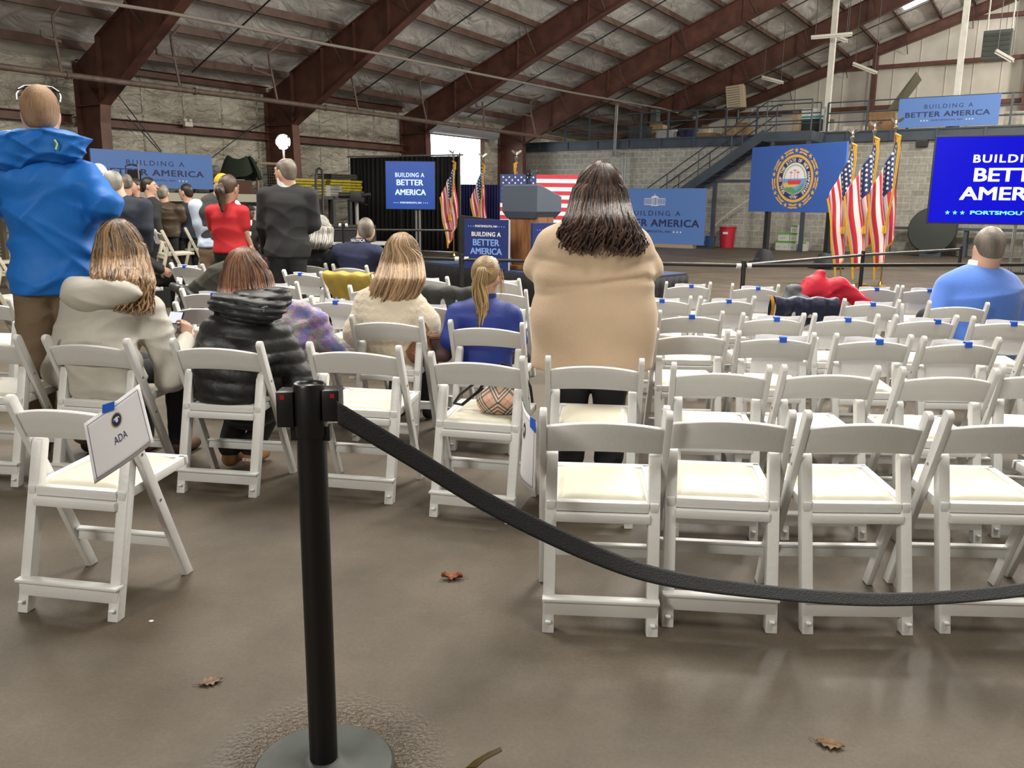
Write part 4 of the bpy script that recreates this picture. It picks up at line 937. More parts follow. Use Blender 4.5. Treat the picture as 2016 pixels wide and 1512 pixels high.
for fx in (.2, .86):
    g = MB(); x = W*fx; g.box((x-.06, .06, -1.33), (x+.06, .16, H*.5)); g.build('stand_post', M_blackp, t)
    g = MB(); g.box((x-.35, -.1, -1.33), (x+.35, .35, -1.29)); g.build('stand_foot', M_blackp, t)
    s = thing('sandbag', 'black sandbag at the foot of the %s stand of the seal board' % ('left' if fx < .5 else 'right'), 'sandbag', tuple(tf(t.location, t.rotation_euler.z) @ Vector((x, .1, -1.29))), t.rotation_euler.z, 'sandbags under the seal board')
    g = MB(); g.grid(lambda i, j: Vector(((.30-.18*j)*math.cos(2*PI*i)*(1+.1*math.sin(6*i)), (.22-.10*j)*math.sin(2*PI*i)-.05, .02+.30*math.sin(j*PI/2)*(1+.1*math.sin(9*i)))), 20, 8); o = g.build('bag', mat('sandbag_cloth', (.02, .02, .024), .7, bump=.5, bscale=12), s, True)
    g = MB(); put_text(g, 'App', -.1, .1, .06, .12, y=-.285, bold=.01); g.build('print', mat('dim_print', (.2, .15, .3), .7), s)
# big lit screen at the right edge
M_scr = mat('screen_blue', (.0, .0, .02), .25, emit=(.0005, .0012, .42), estr=1., spec=.4)
M_scrw = mat('screen_white', (.5, .5, .5), .3, emit=(.62, .70, .75), estr=.8); M_scrc = mat('screen_cyan', (.1, .4, .6), .3, emit=(.10, .60, .95), estr=.9)
a = FL(1823, 440, 1.05); a = PD(1823, 440, 20.0); b_ = PD(2150, 450, 18.9)
zb = a.z; X = (b_-a); X.z = 0; X.normalize(); Wd = 3.55; b2 = a+X*Wd
t, W, H = board('video_screen', 'large lit blue video screen cut by the right edge of the picture', 'screen', a, b2, 1.98, M_blackp, zb, th=.08)
g = MB(); g.box((.03, -.004, .03), (W-.03, 0, H-.03)); g.build('display', M_scr, t)
cx = .5*W-.02; k_ = 1.0; g = MB()
put_text(g, 'BUILDING A', cx-.92, cx+.92, H*.695, H*.785, y=-.006, bold=.025, space=1.2); put_text(g, 'BETTER', cx-.87, cx+.87, H*.485, H*.635, y=-.006, bold=.028, space=1.0); put_text(g, 'AMERICA', cx-1.12, cx+1.12, H*.275, H*.425, y=-.006, bold=.028, space=1.0); g.build('lettering', M_scrw, t)
g = MB(); put_text(g, 'PORTSMOUTH, NH', cx-.86, cx+.86, H*.105, H*.155, y=-.006, bold=.04)
for s in (-1, 1):
    for k in range(3): put_star(g, cx+s*(1.02+.155*k), H*.13, .055, -.006)
g.build('small_lettering', M_scrc, t)
for fx in (.53, .60):
    g = MB(); g.tube([(W*fx, .2, -zb), (W*fx, .2, 1.0)], .04, 12); g.build('stand_pole', mat('chrome', (.5, .5, .5), .2, metal=1), t, True)
g = MB(); g.box((W*.42, -.1, -zb), (W*.72, .5, -zb+.05)); g.build('stand_base', M_blackp, t)
# screen on a stand by the drape
a = PD(759.5, 412, 23.2); b_ = PD(857.5, 415.5, 23.2)
t, W, H = board('video_screen', 'square blue lettered screen on a twin-pole stand in front of the black drape', 'screen', a, b_, 1.28, M_blackp, a.z, th=.07)
zb = a.z
g = MB(); g.box((.015, -.004, .015), (W-.015, 0, H-.015)); g.build('display', mat('screen_blue_dim', (.008, .03, .14), .3, emit=(.006, .055, .30), estr=.6), t)
g = MB(); put_text(g, 'BUILDING A', W*.20, W*.78, H*.67, H*.76, y=-.006, bold=.02, space=1.15); put_text(g, 'BETTER', W*.225, W*.76, H*.50, H*.62, y=-.006, bold=.028); put_text(g, 'AMERICA', W*.19, W*.81, H*.30, H*.42, y=-.006, bold=.028); put_text(g, 'PORTSMOUTH, NH', W*.29, W*.72, H*.12, H*.16, y=-.006, bold=.03)
for s in (-1, 1):
    for k in range(3): put_star(g, W*.505+s*W*(.26+.038*k), H*.14, .018, -.006)
g.build('lettering', mat('screen_white_dim', (.4, .4, .45), .3, emit=(.42, .55, .85), estr=.85), t)
for fx in (.60, .67): g = MB(); g.tube([(W*fx, .1, -zb), (W*fx, .1, .5)], .035, 10); g.build('stand_pole', M_galv, t, True)
# pipe and drape
def drape(P0, P1, h, m_, folds, amp, parent, name='cloth', z0=.02):
    X = P1-P0; X.z = 0; L_ = X.length; X.normalize(); Nn = Vector((-X.y, X.x, 0)); g = MB(); n = int(folds*6)
    g.grid(lambda i, j: Vector((P0.x, P0.y, 0))+X*L_*i+Nn*(amp*math.sin(2*PI*folds*i+1.5*math.sin(7*i))*(1-.5*j)+amp*.4*math.sin(5.3*folds*i))+Vector((0, 0, z0+(h-z0)*j)), n, 5)
    o = g.build(name, m_, parent, True, world=True); md = o.modifiers.new('s', 'SOLIDIFY'); md.thickness = .006; return o
a = PD(690, 318, 27.0); b_ = PD(905, 320, 25.2); zt = 2.82
t = thing('black_drape', 'tall black curtain on a pipe frame behind the square blue screen', 'curtain', (a.x, a.y, 0), 0)
drape(a, b_, zt, M_cloth_black, 26, .05, t)
g = MB(); g.tube([(a.x-.1, a.y, zt+.03), (b_.x+.1, b_.y, zt+.03)], .025, 8); g.build('top_pipe', M_galv, t, world=True)
for q in (a, a.lerp(b_, .47), b_): g = MB(); g.tube([(q.x, q.y+.06, 0), (q.x, q.y+.06, zt+.1)], .025, 8); g.build('upright_pipe', M_galv, t, world=True)
a = PD(895, 368, 26.2); b_ = PD(1000, 369, 26.2); t = thing('navy_drape', 'low navy blue curtain across the foot of the open vehicle door', 'curtain', (a.x, a.y, 0), 0); drape(a, b_, 2.02, M_cloth_navy, 20, .05, t)
# stage
NL = FL(836, 515, .5); N1 = FL(1047, 538, .5); R1_ = FL(1289, 543.5, .5); RR = FL(1353, 537.5, .5)
def isect(a, b, c, d):
    r_ = b-a; s_ = d-c; k = ((c-a).x*s_.y-(c-a).y*s_.x)/(r_.x*s_.y-r_.y*s_.x); return a+r_*k
NC = isect(NL, N1, R1_, RR); print('stage', NL, NC, RR)
dl = (NL-NC); dr_ = (RR-NC)
e1 = dr_.normalized(); BK = NL+e1*3.6; RB = RR+dl.normalized()*3.4
t = thing('stage', 'low stage with blue carpet top and black skirt in front of the lectern', 'stage', (NC.x, NC.y, 0), 0)
poly = [(NL.x, NL.y), (NC.x, NC.y), (RR.x, RR.y), ((NL+dr_).x, (NL+dr_).y)]
g = MB(); g.prism([(x-NC.x, y-NC.y) for x, y in poly], .44, .5, 'z'); g.build('deck', mat('blue_carpet', (.035, .055, .12), .9, bump=.3, bscale=200), t)
for P0, P1 in ((NL, NC), (NC, RR)):
    g = MB(); X = P1-P0; L_ = X.length; X.normalize(); Nn = Vector((X.y, -X.x, 0)); n = int(L_*22)
    g.grid(lambda i, j: P0+X*L_*i+Nn*(.012+.008*math.sin(i*L_*38))+Vector((0, 0, -.03-.465*j)), n, 4); o = g.build('skirt', M_cloth_black, t, True, world=True); md = o.modifiers.new('s', 'SOLIDIFY'); md.thickness = .004
# signs on the stage
def ssign(TL_, TR_, d0, d1, lab):
    a = PD(*TL_, d0); b = PD(*TR_, d1); zb = .5; h = a.z-zb
    t, W, H = board('stage_sign', lab, 'sign', a, b, h, M_navyb, zb, th=.04, group='navy signs on the stage')
    g = MB(); g.box((W, .002, 0), (W+.006, .04, H)); g.build('edge_trim', M_txt_white, t)
    g = MB(); put_text(g, 'PORTSMOUTH, NH', W*.25, W*.75, H*.835, H*.885, bold=.028); put_text(g, 'BUILDING A', W*.17, W*.83, H*.66, H*.75, bold=.03, space=1.1)
    g.build('white_lettering', M_txt_white, t)
    g = MB(); put_text(g, 'BETTER', W*.20, W*.80, H*.475, H*.605, bold=.028); put_text(g, 'AMERICA', W*.14, W*.86, H*.30, H*.43, bold=.028)
    for s in (-1, 1):
        for k in range(3): put_star(g, W*.5+s*W*(.29+.055*k), H*.86, .013)
    g.build('blue_lettering', M_txt_pale, t)
    return t
ssign((914, 431), (1001.5, 436), 12.6, 12.25, 'navy lettered sign on the stage left of the lectern')
ssign((1049, 439), (1137, 436), 11.9, 12.5, 'navy lettered sign on the stage right of the lectern, half behind the standing woman')
g = MB(); p = PD(905, 430, 13.2); t = thing('floor_monitor', 'black loudspeaker standing behind the left stage sign', 'loudspeaker', (p.x, p.y, .5), .1)
g.prism([(0, 0), (.62, 0), (.62, .70), (0, .77)], 0, .35, bev if False else 'y'); g.build('cabinet', M_blackp, t)
# lectern
p = PD(1058, 470, 12.3); Lr = math.radians(-40)
t = thing('lectern', 'speaker lectern with grey-blue top box on a wooden column', 'lectern', (p.x, p.y, .5), Lr)
M_lw = mat_wood('lectern_wood', (.20, .085, .035), (.36, .17, .075), 2.5, (6, 6, 1)); M_lg = mat('lectern_grey', (.075, .095, .13), .55)
Wl, Dl = .66, .44
g = MB(); vs = []
for z, a_, d in ((.05, .04, .03), (.76, 0, 0)): vs += [(-Wl+.08+a_, .04+d, z), (-.02-a_*.3, .04+d*.3, z), (-.02-a_*.3, Dl-.04, z), (-Wl+.08+a_, Dl-.04, z)]
g.add(vs, [(0, 3, 2, 1), (4, 5, 6, 7), (0, 1, 5, 4), (1, 2, 6, 5), (2, 3, 7, 6), (3, 0, 4, 7)]); g.build('column', M_lw, t)
g = MB(); g.box((-Wl+.0, -.04, 0), (.06, Dl+.1, .06), bev=.01); g.build('plinth', M_lw, t)
g = MB()   # top box: side profile in y-z extruded over the width, lower edges chamfered in
fr = [(0.02, .74), (-.02, .84), (-.02, 1.21), (.03, 1.225), (Dl+.12, 1.06), (Dl+.12, .84), (Dl+.04, .74)]
n = len(fr); vs = []
for x, ins in ((-Wl, 0), (0, 0)):
    for y, z in fr: vs.append(((x if z > .8 else x+(.06 if x < -.1 else -.06)), y, z))
g.add(vs, [tuple(range(n)), tuple(reversed(range(n, 2*n)))]+[((i+1) % n, i, n+i, n+(i+1) % n) for i in range(n)]); o = g.build('top_box', M_lg, t); bev(o, .006)
g = MB(); g.box((-Wl+.05, .1, 1.2), (-.05, .5, 1.215), Matrix.Rotation(0, 4, 'X')) if False else None
for x in (-.30, -.24):
    g = MB(); g.tube([(x, .12, 1.2), (x, .10, 1.33), (x-.01, .16, 1.38)], .009, 8); g.tube([(x-.01, .12, 1.36), (x-.01, .26, 1.42)], .020, 10); g.build('microphone', M_blackp, t, True)
g = MB(); g.tube([(-.27, .1, 1.2), (-.27, .1, 1.3), (-.2, .05, 1.42)], .008, 8); g.box((-.24, .0, 1.38), (-.14, .12, 1.43)); g.build('lamp_arm', M_blackp, t)
# flag panel behind the lectern
a = PD(984, 447, 17.6); b_ = PD(1160, 447, 17.6)
t, W, H = board('flag_backdrop', 'flat stars and stripes panel behind the lectern', 'backdrop', a, b_, 1.06, M_txt_white, a.z, th=.06)
M_fr = mat('flag_red', (.55, .03, .06), .55); M_fb = mat('flag_blue', (.03, .045, .17), .55)
g = MB()
for k in range(0, 13, 2): g.box((0, -.003, H*(12-k)/13), (W, -.0005, H*(13-k)/13))
g.build('red_stripes', M_fr, t); g = MB(); g.box((0, -.006, H*6/13), (W*.40, -.0032, H)); g.build('canton', M_fb, t)
g = MB()
for r_ in range(9):
    for c_ in range(6 if r_ % 2 == 0 else 5): put_star(g, W*.40*((c_*2+1+(r_ % 2))/12), H*(6/13+7/13*(r_+1)/10), .026, -.0075)
g.build('stars', M_txt_white, t, normals=False)
g = MB(); zb = a.z
for x in (.2, W-.2): g.box((x-.03, .06, -zb), (x+.03, .12, .2))
g.build('support_leg', M_blackp, t)
# ---- draped flags
M_flag = mat_flag(); M_fringe = mat('gold_fringe', (.62, .33, .02), .6, bump=.5, bscale=120); M_chrome = mat('bright_chrome', (.7, .68, .6), .15, metal=1)
def flag(P, zt, L_, Wd_, lab, flip=1, seed=0, rz=0., cord=True, zfrac=1.0, poleh=None):
    t = thing('flag', lab, 'flag', (P.x, P.y, 0), rz, 'national flags on poles')
    g = MB(); g.tube([(0, .02, 0), (0, .02, zt+.02)], .014, 10); g.build('pole', mat('wooden_pole', (.22, .11, .04), .4), t, True)
    g = MB(); g.lathe([(.17, 0), (.17, .03), (.05, .06), (.03, .12)], 20, c=(0, .02, 0)); g.build('base', mat('brass', (.5, .36, .12), .3, metal=1), t, True)
    # finial: ball, perched spread eagle
    g = MB(); g.lathe([(.012, 0), (.02, .02), (.016, .06), (.035, .09), (.035, .13), (.014, .155)], 12, c=(0, .02, zt)); 
    g.lathe([(.008, 0), (.030, .03), (.024, .08), (.012, .11)], 10, c=(0, .02, zt+.15)); g.tube([(0, .02, zt+.25), (.02*flip, 0, zt+.285)], [.018, .008], 8)
    for s in (-1, 1):
        g.add([(0, .02, zt+.19), (s*.04, .02, zt+.26), (s*.10, .01, zt+.29), (s*.125, .0, zt+.27), (s*.10, .01, zt+.235), (s*.05, .02, zt+.20)], [(0, 1, 2, 3, 4, 5)]); g.add([(0, .012, zt+.19), (s*.04, .012, zt+.26), (s*.10, .002, zt+.29), (s*.125, -.008, zt+.27), (s*.10, .002, zt+.235), (s*.05, .012, zt+.20)], [(5, 4, 3, 2, 1, 0)])
    g.build('eagle_finial', M_chrome, t, True)
    rn = random.Random(seed); p1, p2 = rn.random()*6, rn.random()*6
    HZ = .95*L_/1.9   # drop of the hoist
    def S(s, tt, off=0.):
        # s along the fly, tt up the hoist
        h_ = 1-tt; gx = h_+.12*math.sin(2*PI*2.5*h_)*min(1, .3+s*2); x = -Wd_*1.15*gx*(.55+.45*min(1, h_*1.4))*(1-.25*s) + Wd_*.45*s + .015*math.sin(9*s+p1)
        z = zt-.02-(1-tt)*HZ*.78-s*(L_-HZ*.78)*(.96+.04*tt)
        dep = .07*math.cos(2*PI*2.5*h_)*min(1, .3+s*2)+.01*math.sin(9*s+p2)
        return Vector((flip*x, -.035-abs(.02)+dep*.8-off, z))
    g = MB(); g.grid(lambda i, j: S(i, j), 46, 60, uv=True); o = g.build('cloth', M_flag, t, 'all', normals=False)
    md = o.modifiers.new('s', 'SOLIDIFY'); md.thickness = .004; md.offset = 0
    g = MB()
    e = 1e-2
    for r_ in range(5):
        for c_ in range(7 if r_ % 2 == 0 else 6):
            s = .4*((c_*2+1+(r_ % 2))/14); q = 6/13+7/13*(r_+.5)/5; c0 = S(s, q); du = (S(s+e, q)-c0); dv = (S(s, q+e)-c0); n_ = du.cross(dv).normalized()
            if n_.y > 0: n_ = -n_
            sz = .027*L_/1.9; a1 = Vector((1, 0, 0)); a1 = (a1-n_*a1.dot(n_)).normalized(); a2 = n_.cross(a1)
            pts = [c0+n_*.006+(a1*math.cos(k*PI/5+.3)+a2*math.sin(k*PI/5+.3))*(sz if k % 2 == 0 else sz*.42) for k in range(10)]+[c0+n_*.006]
            g.add(pts, [(10, k, (k+1) % 10) for k in range(10)])
    g.build('stars', M_txt_white, t, normals=False)
    g = MB(); g.grid(lambda i, j: S(.985+.0*j, i)+Vector((0, -.004, -.05*j)), 50, 2); g.grid(lambda i, j: S(i, 0)+Vector((-flip*.035*j, -.004, -.03*j)), 50, 2); o = g.build('fringe', M_fringe, t, normals=False); md = o.modifiers.new('s', 'SOLIDIFY'); md.thickness = .004
    if cord:
        g = MB(); 
        for dx in (0, .025): g.tube([(flip*dx, -.03, zt), (flip*(.02+dx), -.13, zt-.25), (-flip*.03+dx, -.15, zt-.7*L_*.6), (-flip*.09+dx, -.14, zt-.62*L_)], .010, 6)
        for dx in (-.075, -.115): g.lathe([(.008, .14), (.022, .11), (.026, 0), (.0, 0)], 8, c=(flip*dx, -.14, zt-.62*L_-.12))
        g.tube([(-flip*.03, -.05, zt+.0), (flip*.05, -.06, zt-.04), (flip*.06, -.06, zt-.22)], [.02, .03, .012], 6); g.build('cord_and_tassel', M_fringe, t, True)
    return t
for q, d, L_, W_, lab, fl_, sd in (((892.5, 296), 22.5, 2.28, .30, 'left one of two flags against the bright doorway, tassels showing', 1, 1), ((950, 302), 23.5, 2.30, .26, 'flag in the middle of the bright doorway, behind the left stage sign', 1, 5), ((1017, 296), 20.3, 2.20, .24, 'flag behind the lectern, mostly hidden, topped by a bright eagle', -1, 3)):
    P = PD(*q, d); flag(P, P.z-.28, L_, W_, lab, fl_, sd)
for q, d, L_, W_, lab, fl_, sd in (((1681, 253), 16.3, 2.55, .34, 'leftmost of three flags in front of the seal board', 1, 2), ((1725, 239), 15.6, 2.62, .42, 'middle of three flags at the seal board, standing widest', 1, 4), ((1767, 232), 15.2, 2.62, .36, 'rightmost of three flags, next to the large lit screen', 1, 8)):
    P = PD(*q, d); flag(P, P.z-.28, L_, W_, lab, fl_, sd)
# ---- pipe barrier in front of the stage
M_pipe = mat('black_gloss_pipe', (.010, .010, .011), .4); M_joint = mat('white_joint', (.6, .6, .58), .4)
rp = [FL(909, 500, .91), FL(1465, 513, .91)]
A0 = rp[0]; A1 = rp[1]
t = thing('pipe_barrier', 'black pipe barrier with white joints running across in front of the stage', 'barrier', (A0.x, A0.y, 0), 0)
def P3(q, h): return FL(*q, h)
rails_ = [P3((520, 478), .98), P3((680, 495), .98)]
posts = [A0, A1, FL(1700, 494, .91), FL(1893, 484, .91)]
far = A1+(A1-A0)*.9; Lf = FL(560, 489, .97)
lf0 = PD(560, 452, 12.); 
g = MB()
L0 = A0+Vector((-.80, .35, -.06)); g.tube([L0, A0+Vector((0, 0, -.06))], .019, 10); g.tube([A0+Vector((0, 0, -.06)), A1+Vector((0, 0, -.05))], .019, 10)
E1 = FL(2060, 521, .86); g.tube([A1+Vector((0, 0, -.05)), E1], .019, 10); g.tube([A1+Vector((.05, .1, -.05)), posts[2]+Vector((0, 0, -.05)), posts[3]+Vector((0, 0, -.05))], .019, 10)
g.build('rail_pipe', M_pipe, t, True, world=True)
for p in posts+[L0+Vector((0, 0, .06))]:
    g = MB(); g.tube([(p.x, p.y, 0), p], .024, 10); g.build('upright', M_pipe, t, True, world=True)
    g = MB(); g.lathe([(.2, 0), (.2, .015), (.03, .03)], 20, c=(p.x, p.y, 0)); g.build('foot_plate', M_pipe, t, True, world=True)
for p in (A0, A1):
    for s in (-1, 1): g = MB(); g.tube([p+Vector((s*.03, 0, -.055)), p+Vector((s*.075, 0, -.055))], .026, 10); g.build('joint', M_joint, t, True, world=True)
# second barrier on the left at the media side
t = thing('pipe_barrier', 'thin black pipe barrier with white knobs beside the camera tripod', 'barrier', FL(675, 540, 0), 0)
g = MB(); a = PD(560, 452, 12.0); b_ = PD(676, 452, 12.0); c_ = PD(890, 453.5, 12.6); g.tube([a, b_, c_], .016, 8); g.build('rail_pipe', M_pipe, t, True, world=True)
g = MB(); g.tube([(b_.x, b_.y, 0), (b_.x, b_.y, b_.z+.08)], .022, 8); g.build('upright', M_pipe, t, True, world=True)
for s in (-1, 1): g = MB(); g.tube([b_+Vector((s*.03, 0, .06)), b_+Vector((s*.06, 0, .06))], .026, 8); g.build('joint', M_joint, t, True, world=True)
# ---- things along the block wall
def cbox(name, lab, cat, x0, x1, yb, u, h, m_, d=.4, z0=None, group=None, bevel=.006, extra=None):
    a = PU(x0, yb, u); b = PU(x1, yb, u); Wd = UV(b)[1]-UV(a)[1]; z = a.z if z0 is None else z0
    t = thing(name, lab, cat, (a.x, a.y, z), BROT, group); g = MB(); g.box((0, 0, 0), (Wd, d, h), bev=bevel); g.build('body', m_, t)
    if extra: extra(t, Wd, h)
    return t
t = thing('waste_bin', 'round red plastic waste bin against the block wall', 'bin', B(30.0, UV(PU(1431, 480, 30.0))[1], 0), BROT)
M_redp = mat('red_plastic_bin', (.50, .02, .04), .4); g = MB(); g.lathe([(.0, 0), (.23, .0), (.29, .68), (.32, .70), (.32, .74), (.29, .74), (.25, .6), (.22, .03), (0, .03)], 28); g.build('tub', M_redp, t, True)
g = MB(); g.box((-.06, -.295, .48), (.12, -.285, .56)); g.build('label', M_txt_white, t)
t = thing('blue_bucket', 'small blue bucket left of the red waste bin', 'bucket', B(30.0, UV(PU(1398, 480, 30.0))[1], 0), 0); g = MB(); g.lathe([(0, 0), (.15, 0), (.19, .38), (.20, .39), (.17, .39), (.14, .04), (0, .04)], 20); g.build('tub', mat('blue_plastic', (.02, .12, .40), .4), t, True)
g = MB(); g.tube([PU(1396, 455, 29.6), PU(1420, 432, 29.6), PU(1441, 415, 29.6), PU(1475, 392, 29.6)], .02, 6); tag(g.build('leaning_rod', M_whitep, world=True, smooth=True), 'pale rod leaning behind the red waste bin up to the seal board', 'rod')
M_carton = mat('white_carton', (.62, .62, .56), .7, var=.05); M_green = mat('green_print', (.10, .40, .05), .6)
def cart(t, W, h):
    g = MB(); g.box((0, -.002, h-.05), (W, 0, h)); g.build('green_band', M_green, t); g = MB(); g.box((W*.2, -.003, h*.3), (W*.7, -.001, h*.5)); g.build('print', mat('grey_print', (.4, .4, .4)), t)
cart_l = [(1526, 1539, 0, .30), (1539, 1552, 0, .30), (1552.5, 1566, 0, .30), (1572, 1586, 0, .30), (1530, 1552, .31, .27), (1553, 1567, .31, .27), (1554, 1567, .59, .26)]
names = ['bottom left white carton of the stack under the seal board', 'second white carton in the bottom row under the seal board', 'third white carton in the bottom row under the seal board', 'white carton standing apart right of the stand post', 'wide white carton on top of the two left ones', 'white carton in the second layer on the right', 'topmost white carton of the stack under the seal board']
for (x0, x1, z0, h), nm in zip(cart_l, names): cbox('carton', nm, 'box', x0, x1, 490, 29.6, h, M_carton, .35, z0, 'white cartons by the block wall', extra=cart)
# bench with blue bags
t = thing('wall_bench', 'long dark steel bench against the block wall under the screen', 'bench', B(29.7, -8.0, 0), BROT)
g = MB(); g.box((0.6, 0, .80), (7.5, .5, .88)); g.build('top', M_blue_steel, t)
for x in (1.0, 4.2, 4.8, 7.2): g = MB(); g.box((x, .05, 0), (x+.1, .45, .8)); g.build('leg', M_blue_steel, t)
for x, c, lab, r_ in ((1817, (.02, .02, .02), 'black cap-shaped bag on the wall bench', .22), (1842, (.01, .06, .30), 'left blue bag on the wall bench', .24), (1870, (.01, .06, .30), 'right blue bag on the wall bench', .24)):
    p = PU(x, 447, 29.9); v_ = UV(p)[1]; t = thing('tarp_bag', lab, 'bag', B(29.9, v_, .88), BROT, 'bags on the wall bench'); g = MB(); g.lathe([(0, 0), (r_*.95, .0), (r_, .12), (r_*.85, .25), (r_*.4, .33), (0, .34)], 16); g.build('bag', mat('bag_%d' % int(c[2]*100), c, .6, bump=.5, bscale=8), t, True)
    if c[2] > .1: g = MB(); g.box((-.2, -r_-.02, .02), (-.08, -r_, .1)); g.build('tag', M_txt_white, t)
t = thing('dark_wheel', 'large dark round cover on the bench below the lit screen', 'cover', B(29.3, -4.6, .3), BROT); g = MB(); g.lathe([(0, 0), (.66, 0), (.7, .1), (.66, .2), (0, .22)], 28, Matrix.Translation((0, 0, .5)) @ Matrix.Rotation(PI/2, 4, 'X')); g.build('disc', mat('dark_green_grey', (.04, .045, .04), .6), t, True)
g = MB(); g.box((-.3, -.1, -.3), (.3, .2, 0)); g.build('stand', M_blue_steel, t)
# ---- clutter on the mezzanine
ML = 3.94
cl = [('storage_bin', 'dark grey storage bin on the mezzanine at its left end', 1236, 1274, 31.4, .55, (.05, .055, .06), .4), ('carton', 'tan carton behind the pale bin on the mezzanine', 1279, 1305, 31.9, .62, (.36, .25, .13), .4), ('storage_bin', 'pale grey storage tub on the mezzanine', 1291, 1324, 31.3, .38, (.40, .41, .42), .4),
      ('storage_bin', 'dark blue crate on the mezzanine right of the pale tub', 1338, 1365, 31.3, .35, (.02, .03, .07), .4), ('plank_stack', 'low stack of brown planks on the mezzanine left of the stair', 1366, 1408, 31.6, .22, (.25, .15, .07), .8), ('carton', 'small cream carton on the plank stack on the mezzanine', 1384, 1397, 31.7, .42, (.5, .45, .33), .3),
      ('carton', 'open brown carton on the mezzanine behind the stair rail', 1422, 1446, 31.5, .34, (.33, .22, .11), .5), ('carton', 'second brown carton on the mezzanine nearest the air cooler', 1448, 1474, 31.8, .45, (.30, .20, .10), .5), ('cabinet', 'black cabinet by the left white post on the mezzanine', 1567, 1613, 32.3, .62, (.02, .02, .02), .6), ('white_crate', 'white crate with teal band standing on the black cabinet', 1575, 1613, 32.3, .98, (.62, .63, .6), .45),
      ('carton', 'tall pale carton left of the black cabinet on the mezzanine', 1559, 1572, 32.0, .80, (.42, .32, .2), .4), ('cardboard_sheet', 'large brown cardboard sheet leaning by the upper blue board', 1708, 1760, 32.4, .78, (.30, .17, .08), .15), ('carton', 'small grey carton right of the left white post', 1625, 1642, 31.6, .42, (.42, .40, .34), .4), ('metal_cabinet', 'tall grey metal cabinet standing at the dark left end of the mezzanine', 1279, 1291, 34.5, 1.5, (.12, .14, .15), .4), ('white_bag_pile', 'pile of clear plastic wrap on the mezzanine left of the cardboard', 1658, 1700, 31.5, .25, (.5, .48, .42), .6), ('storage_bin', 'pale plastic-wrapped bundle right of the upper blue board', 1975, 2012, 31.6, .5, (.42, .40, .33), .6)]
for nm, lab, x0, x1, u, h, c, d in cl:
    cat = {'carton': 'box', 'storage_bin': 'bin', 'plank_stack': 'planks', 'cabinet': 'cabinet', 'white_crate': 'crate', 'cardboard_sheet': 'cardboard', 'metal_cabinet': 'cabinet', 'white_bag_pile': 'plastic wrap'}[nm]
    z0 = ML; hh = h
    if 'on the black cabinet' in lab: z0 = ML+.62; hh = .36
    if 'plank stack' in lab and nm == 'carton': z0 = ML+.22; hh = .2
    t = cbox(nm, lab, cat, x0, x1, 255, u, hh, mat('clutter_%s' % lab[:12].replace(' ', '_'), c, .7, var=.2, vscale=6, bump=.2 if nm != 'white_bag_pile' else 1.0, bscale=10), d, z0)
    if nm == 'storage_bin': 
        Wd = UV(PU(x1, 255, u))[1]-UV(PU(x0, 255, u))[1]; g = MB(); g.box((-.03, -.03, hh-.05), (Wd+.03, d+.03, hh)); g.build('lid', mat('lid_'+str(int(c[0]*100)), tuple(q*1.2 for q in c), .5), t)
    if nm == 'carton':
        Wd = UV(PU(x1, 255, u))[1]-UV(PU(x0, 255, u))[1]; g = MB(); g.beam((0, 0, hh), (0, -.12, hh+.1), .01, .01); g.add([(0, 0, hh), (Wd, 0, hh), (Wd, -.12, hh+.08), (0, -.12, hh+.08)], [(0, 1, 2, 3)]); g.build('flap', mat('flap_tan', (.4, .28, .15), .8), t)
    if nm == 'white_crate': g = MB(); g.box((-.002, -.004, .03), (.95, 0, .1)); g.build('teal_band', mat('teal', (.02, .25, .27), .5), t)
v_ = UV(PU(1452, 206, 31.8))[1]; t = thing('air_cooler', 'tan louvred air cooler propped up on a stand on the mezzanine', 'fan', B(31.8, v_, ML), BROT+.25)
g = MB(); Mx = Matrix.Translation((0, 0, 1.05)) @ Matrix.Rotation(-.12, 4, 'Y'); g.box((-.38, 0, 0), (.28, .6, .85), Mx, bev=.02); g.build('casing', mat('tan_metal', (.34, .27, .17), .5), t)
g = MB()
for k in range(9): g.box((-.33, -.02, .07+k*.085), (.12, .01, .10+k*.085), Mx)
g.build('grille', mat('dark_tan', (.12, .10, .07), .5), t); g = MB(); g.box((-.32, .05, 0), (.3, .5, .08)); g.tube([(0, .3, .05), (0, .3, 1.1)], .05, 8); g.build('stand', M_dark, t)
p = UV(PU(1775, 215, 33.5)); t = thing('sheet_metal_chute', 'bent olive sheet metal chute leaning behind the upper blue board', 'sheet metal', B(33.2, p[1], ML), BROT)
g = MB(); g.add([(-.9, 0, .3), (-.5, 0, .3), (.25, .2, 1.95), (.5, .2, 2.1), (-.35, .1, 1.2)], [(0, 1, 2, 4), (2, 3, 4)]) if False else g.beam((-.8, 0, 0), (.45, .3, 2.0), .9, .06, up=(1, 0, 0)); g.build('plate', mat('olive_metal', (.12, .12, .08), .5, metal=.3), t)
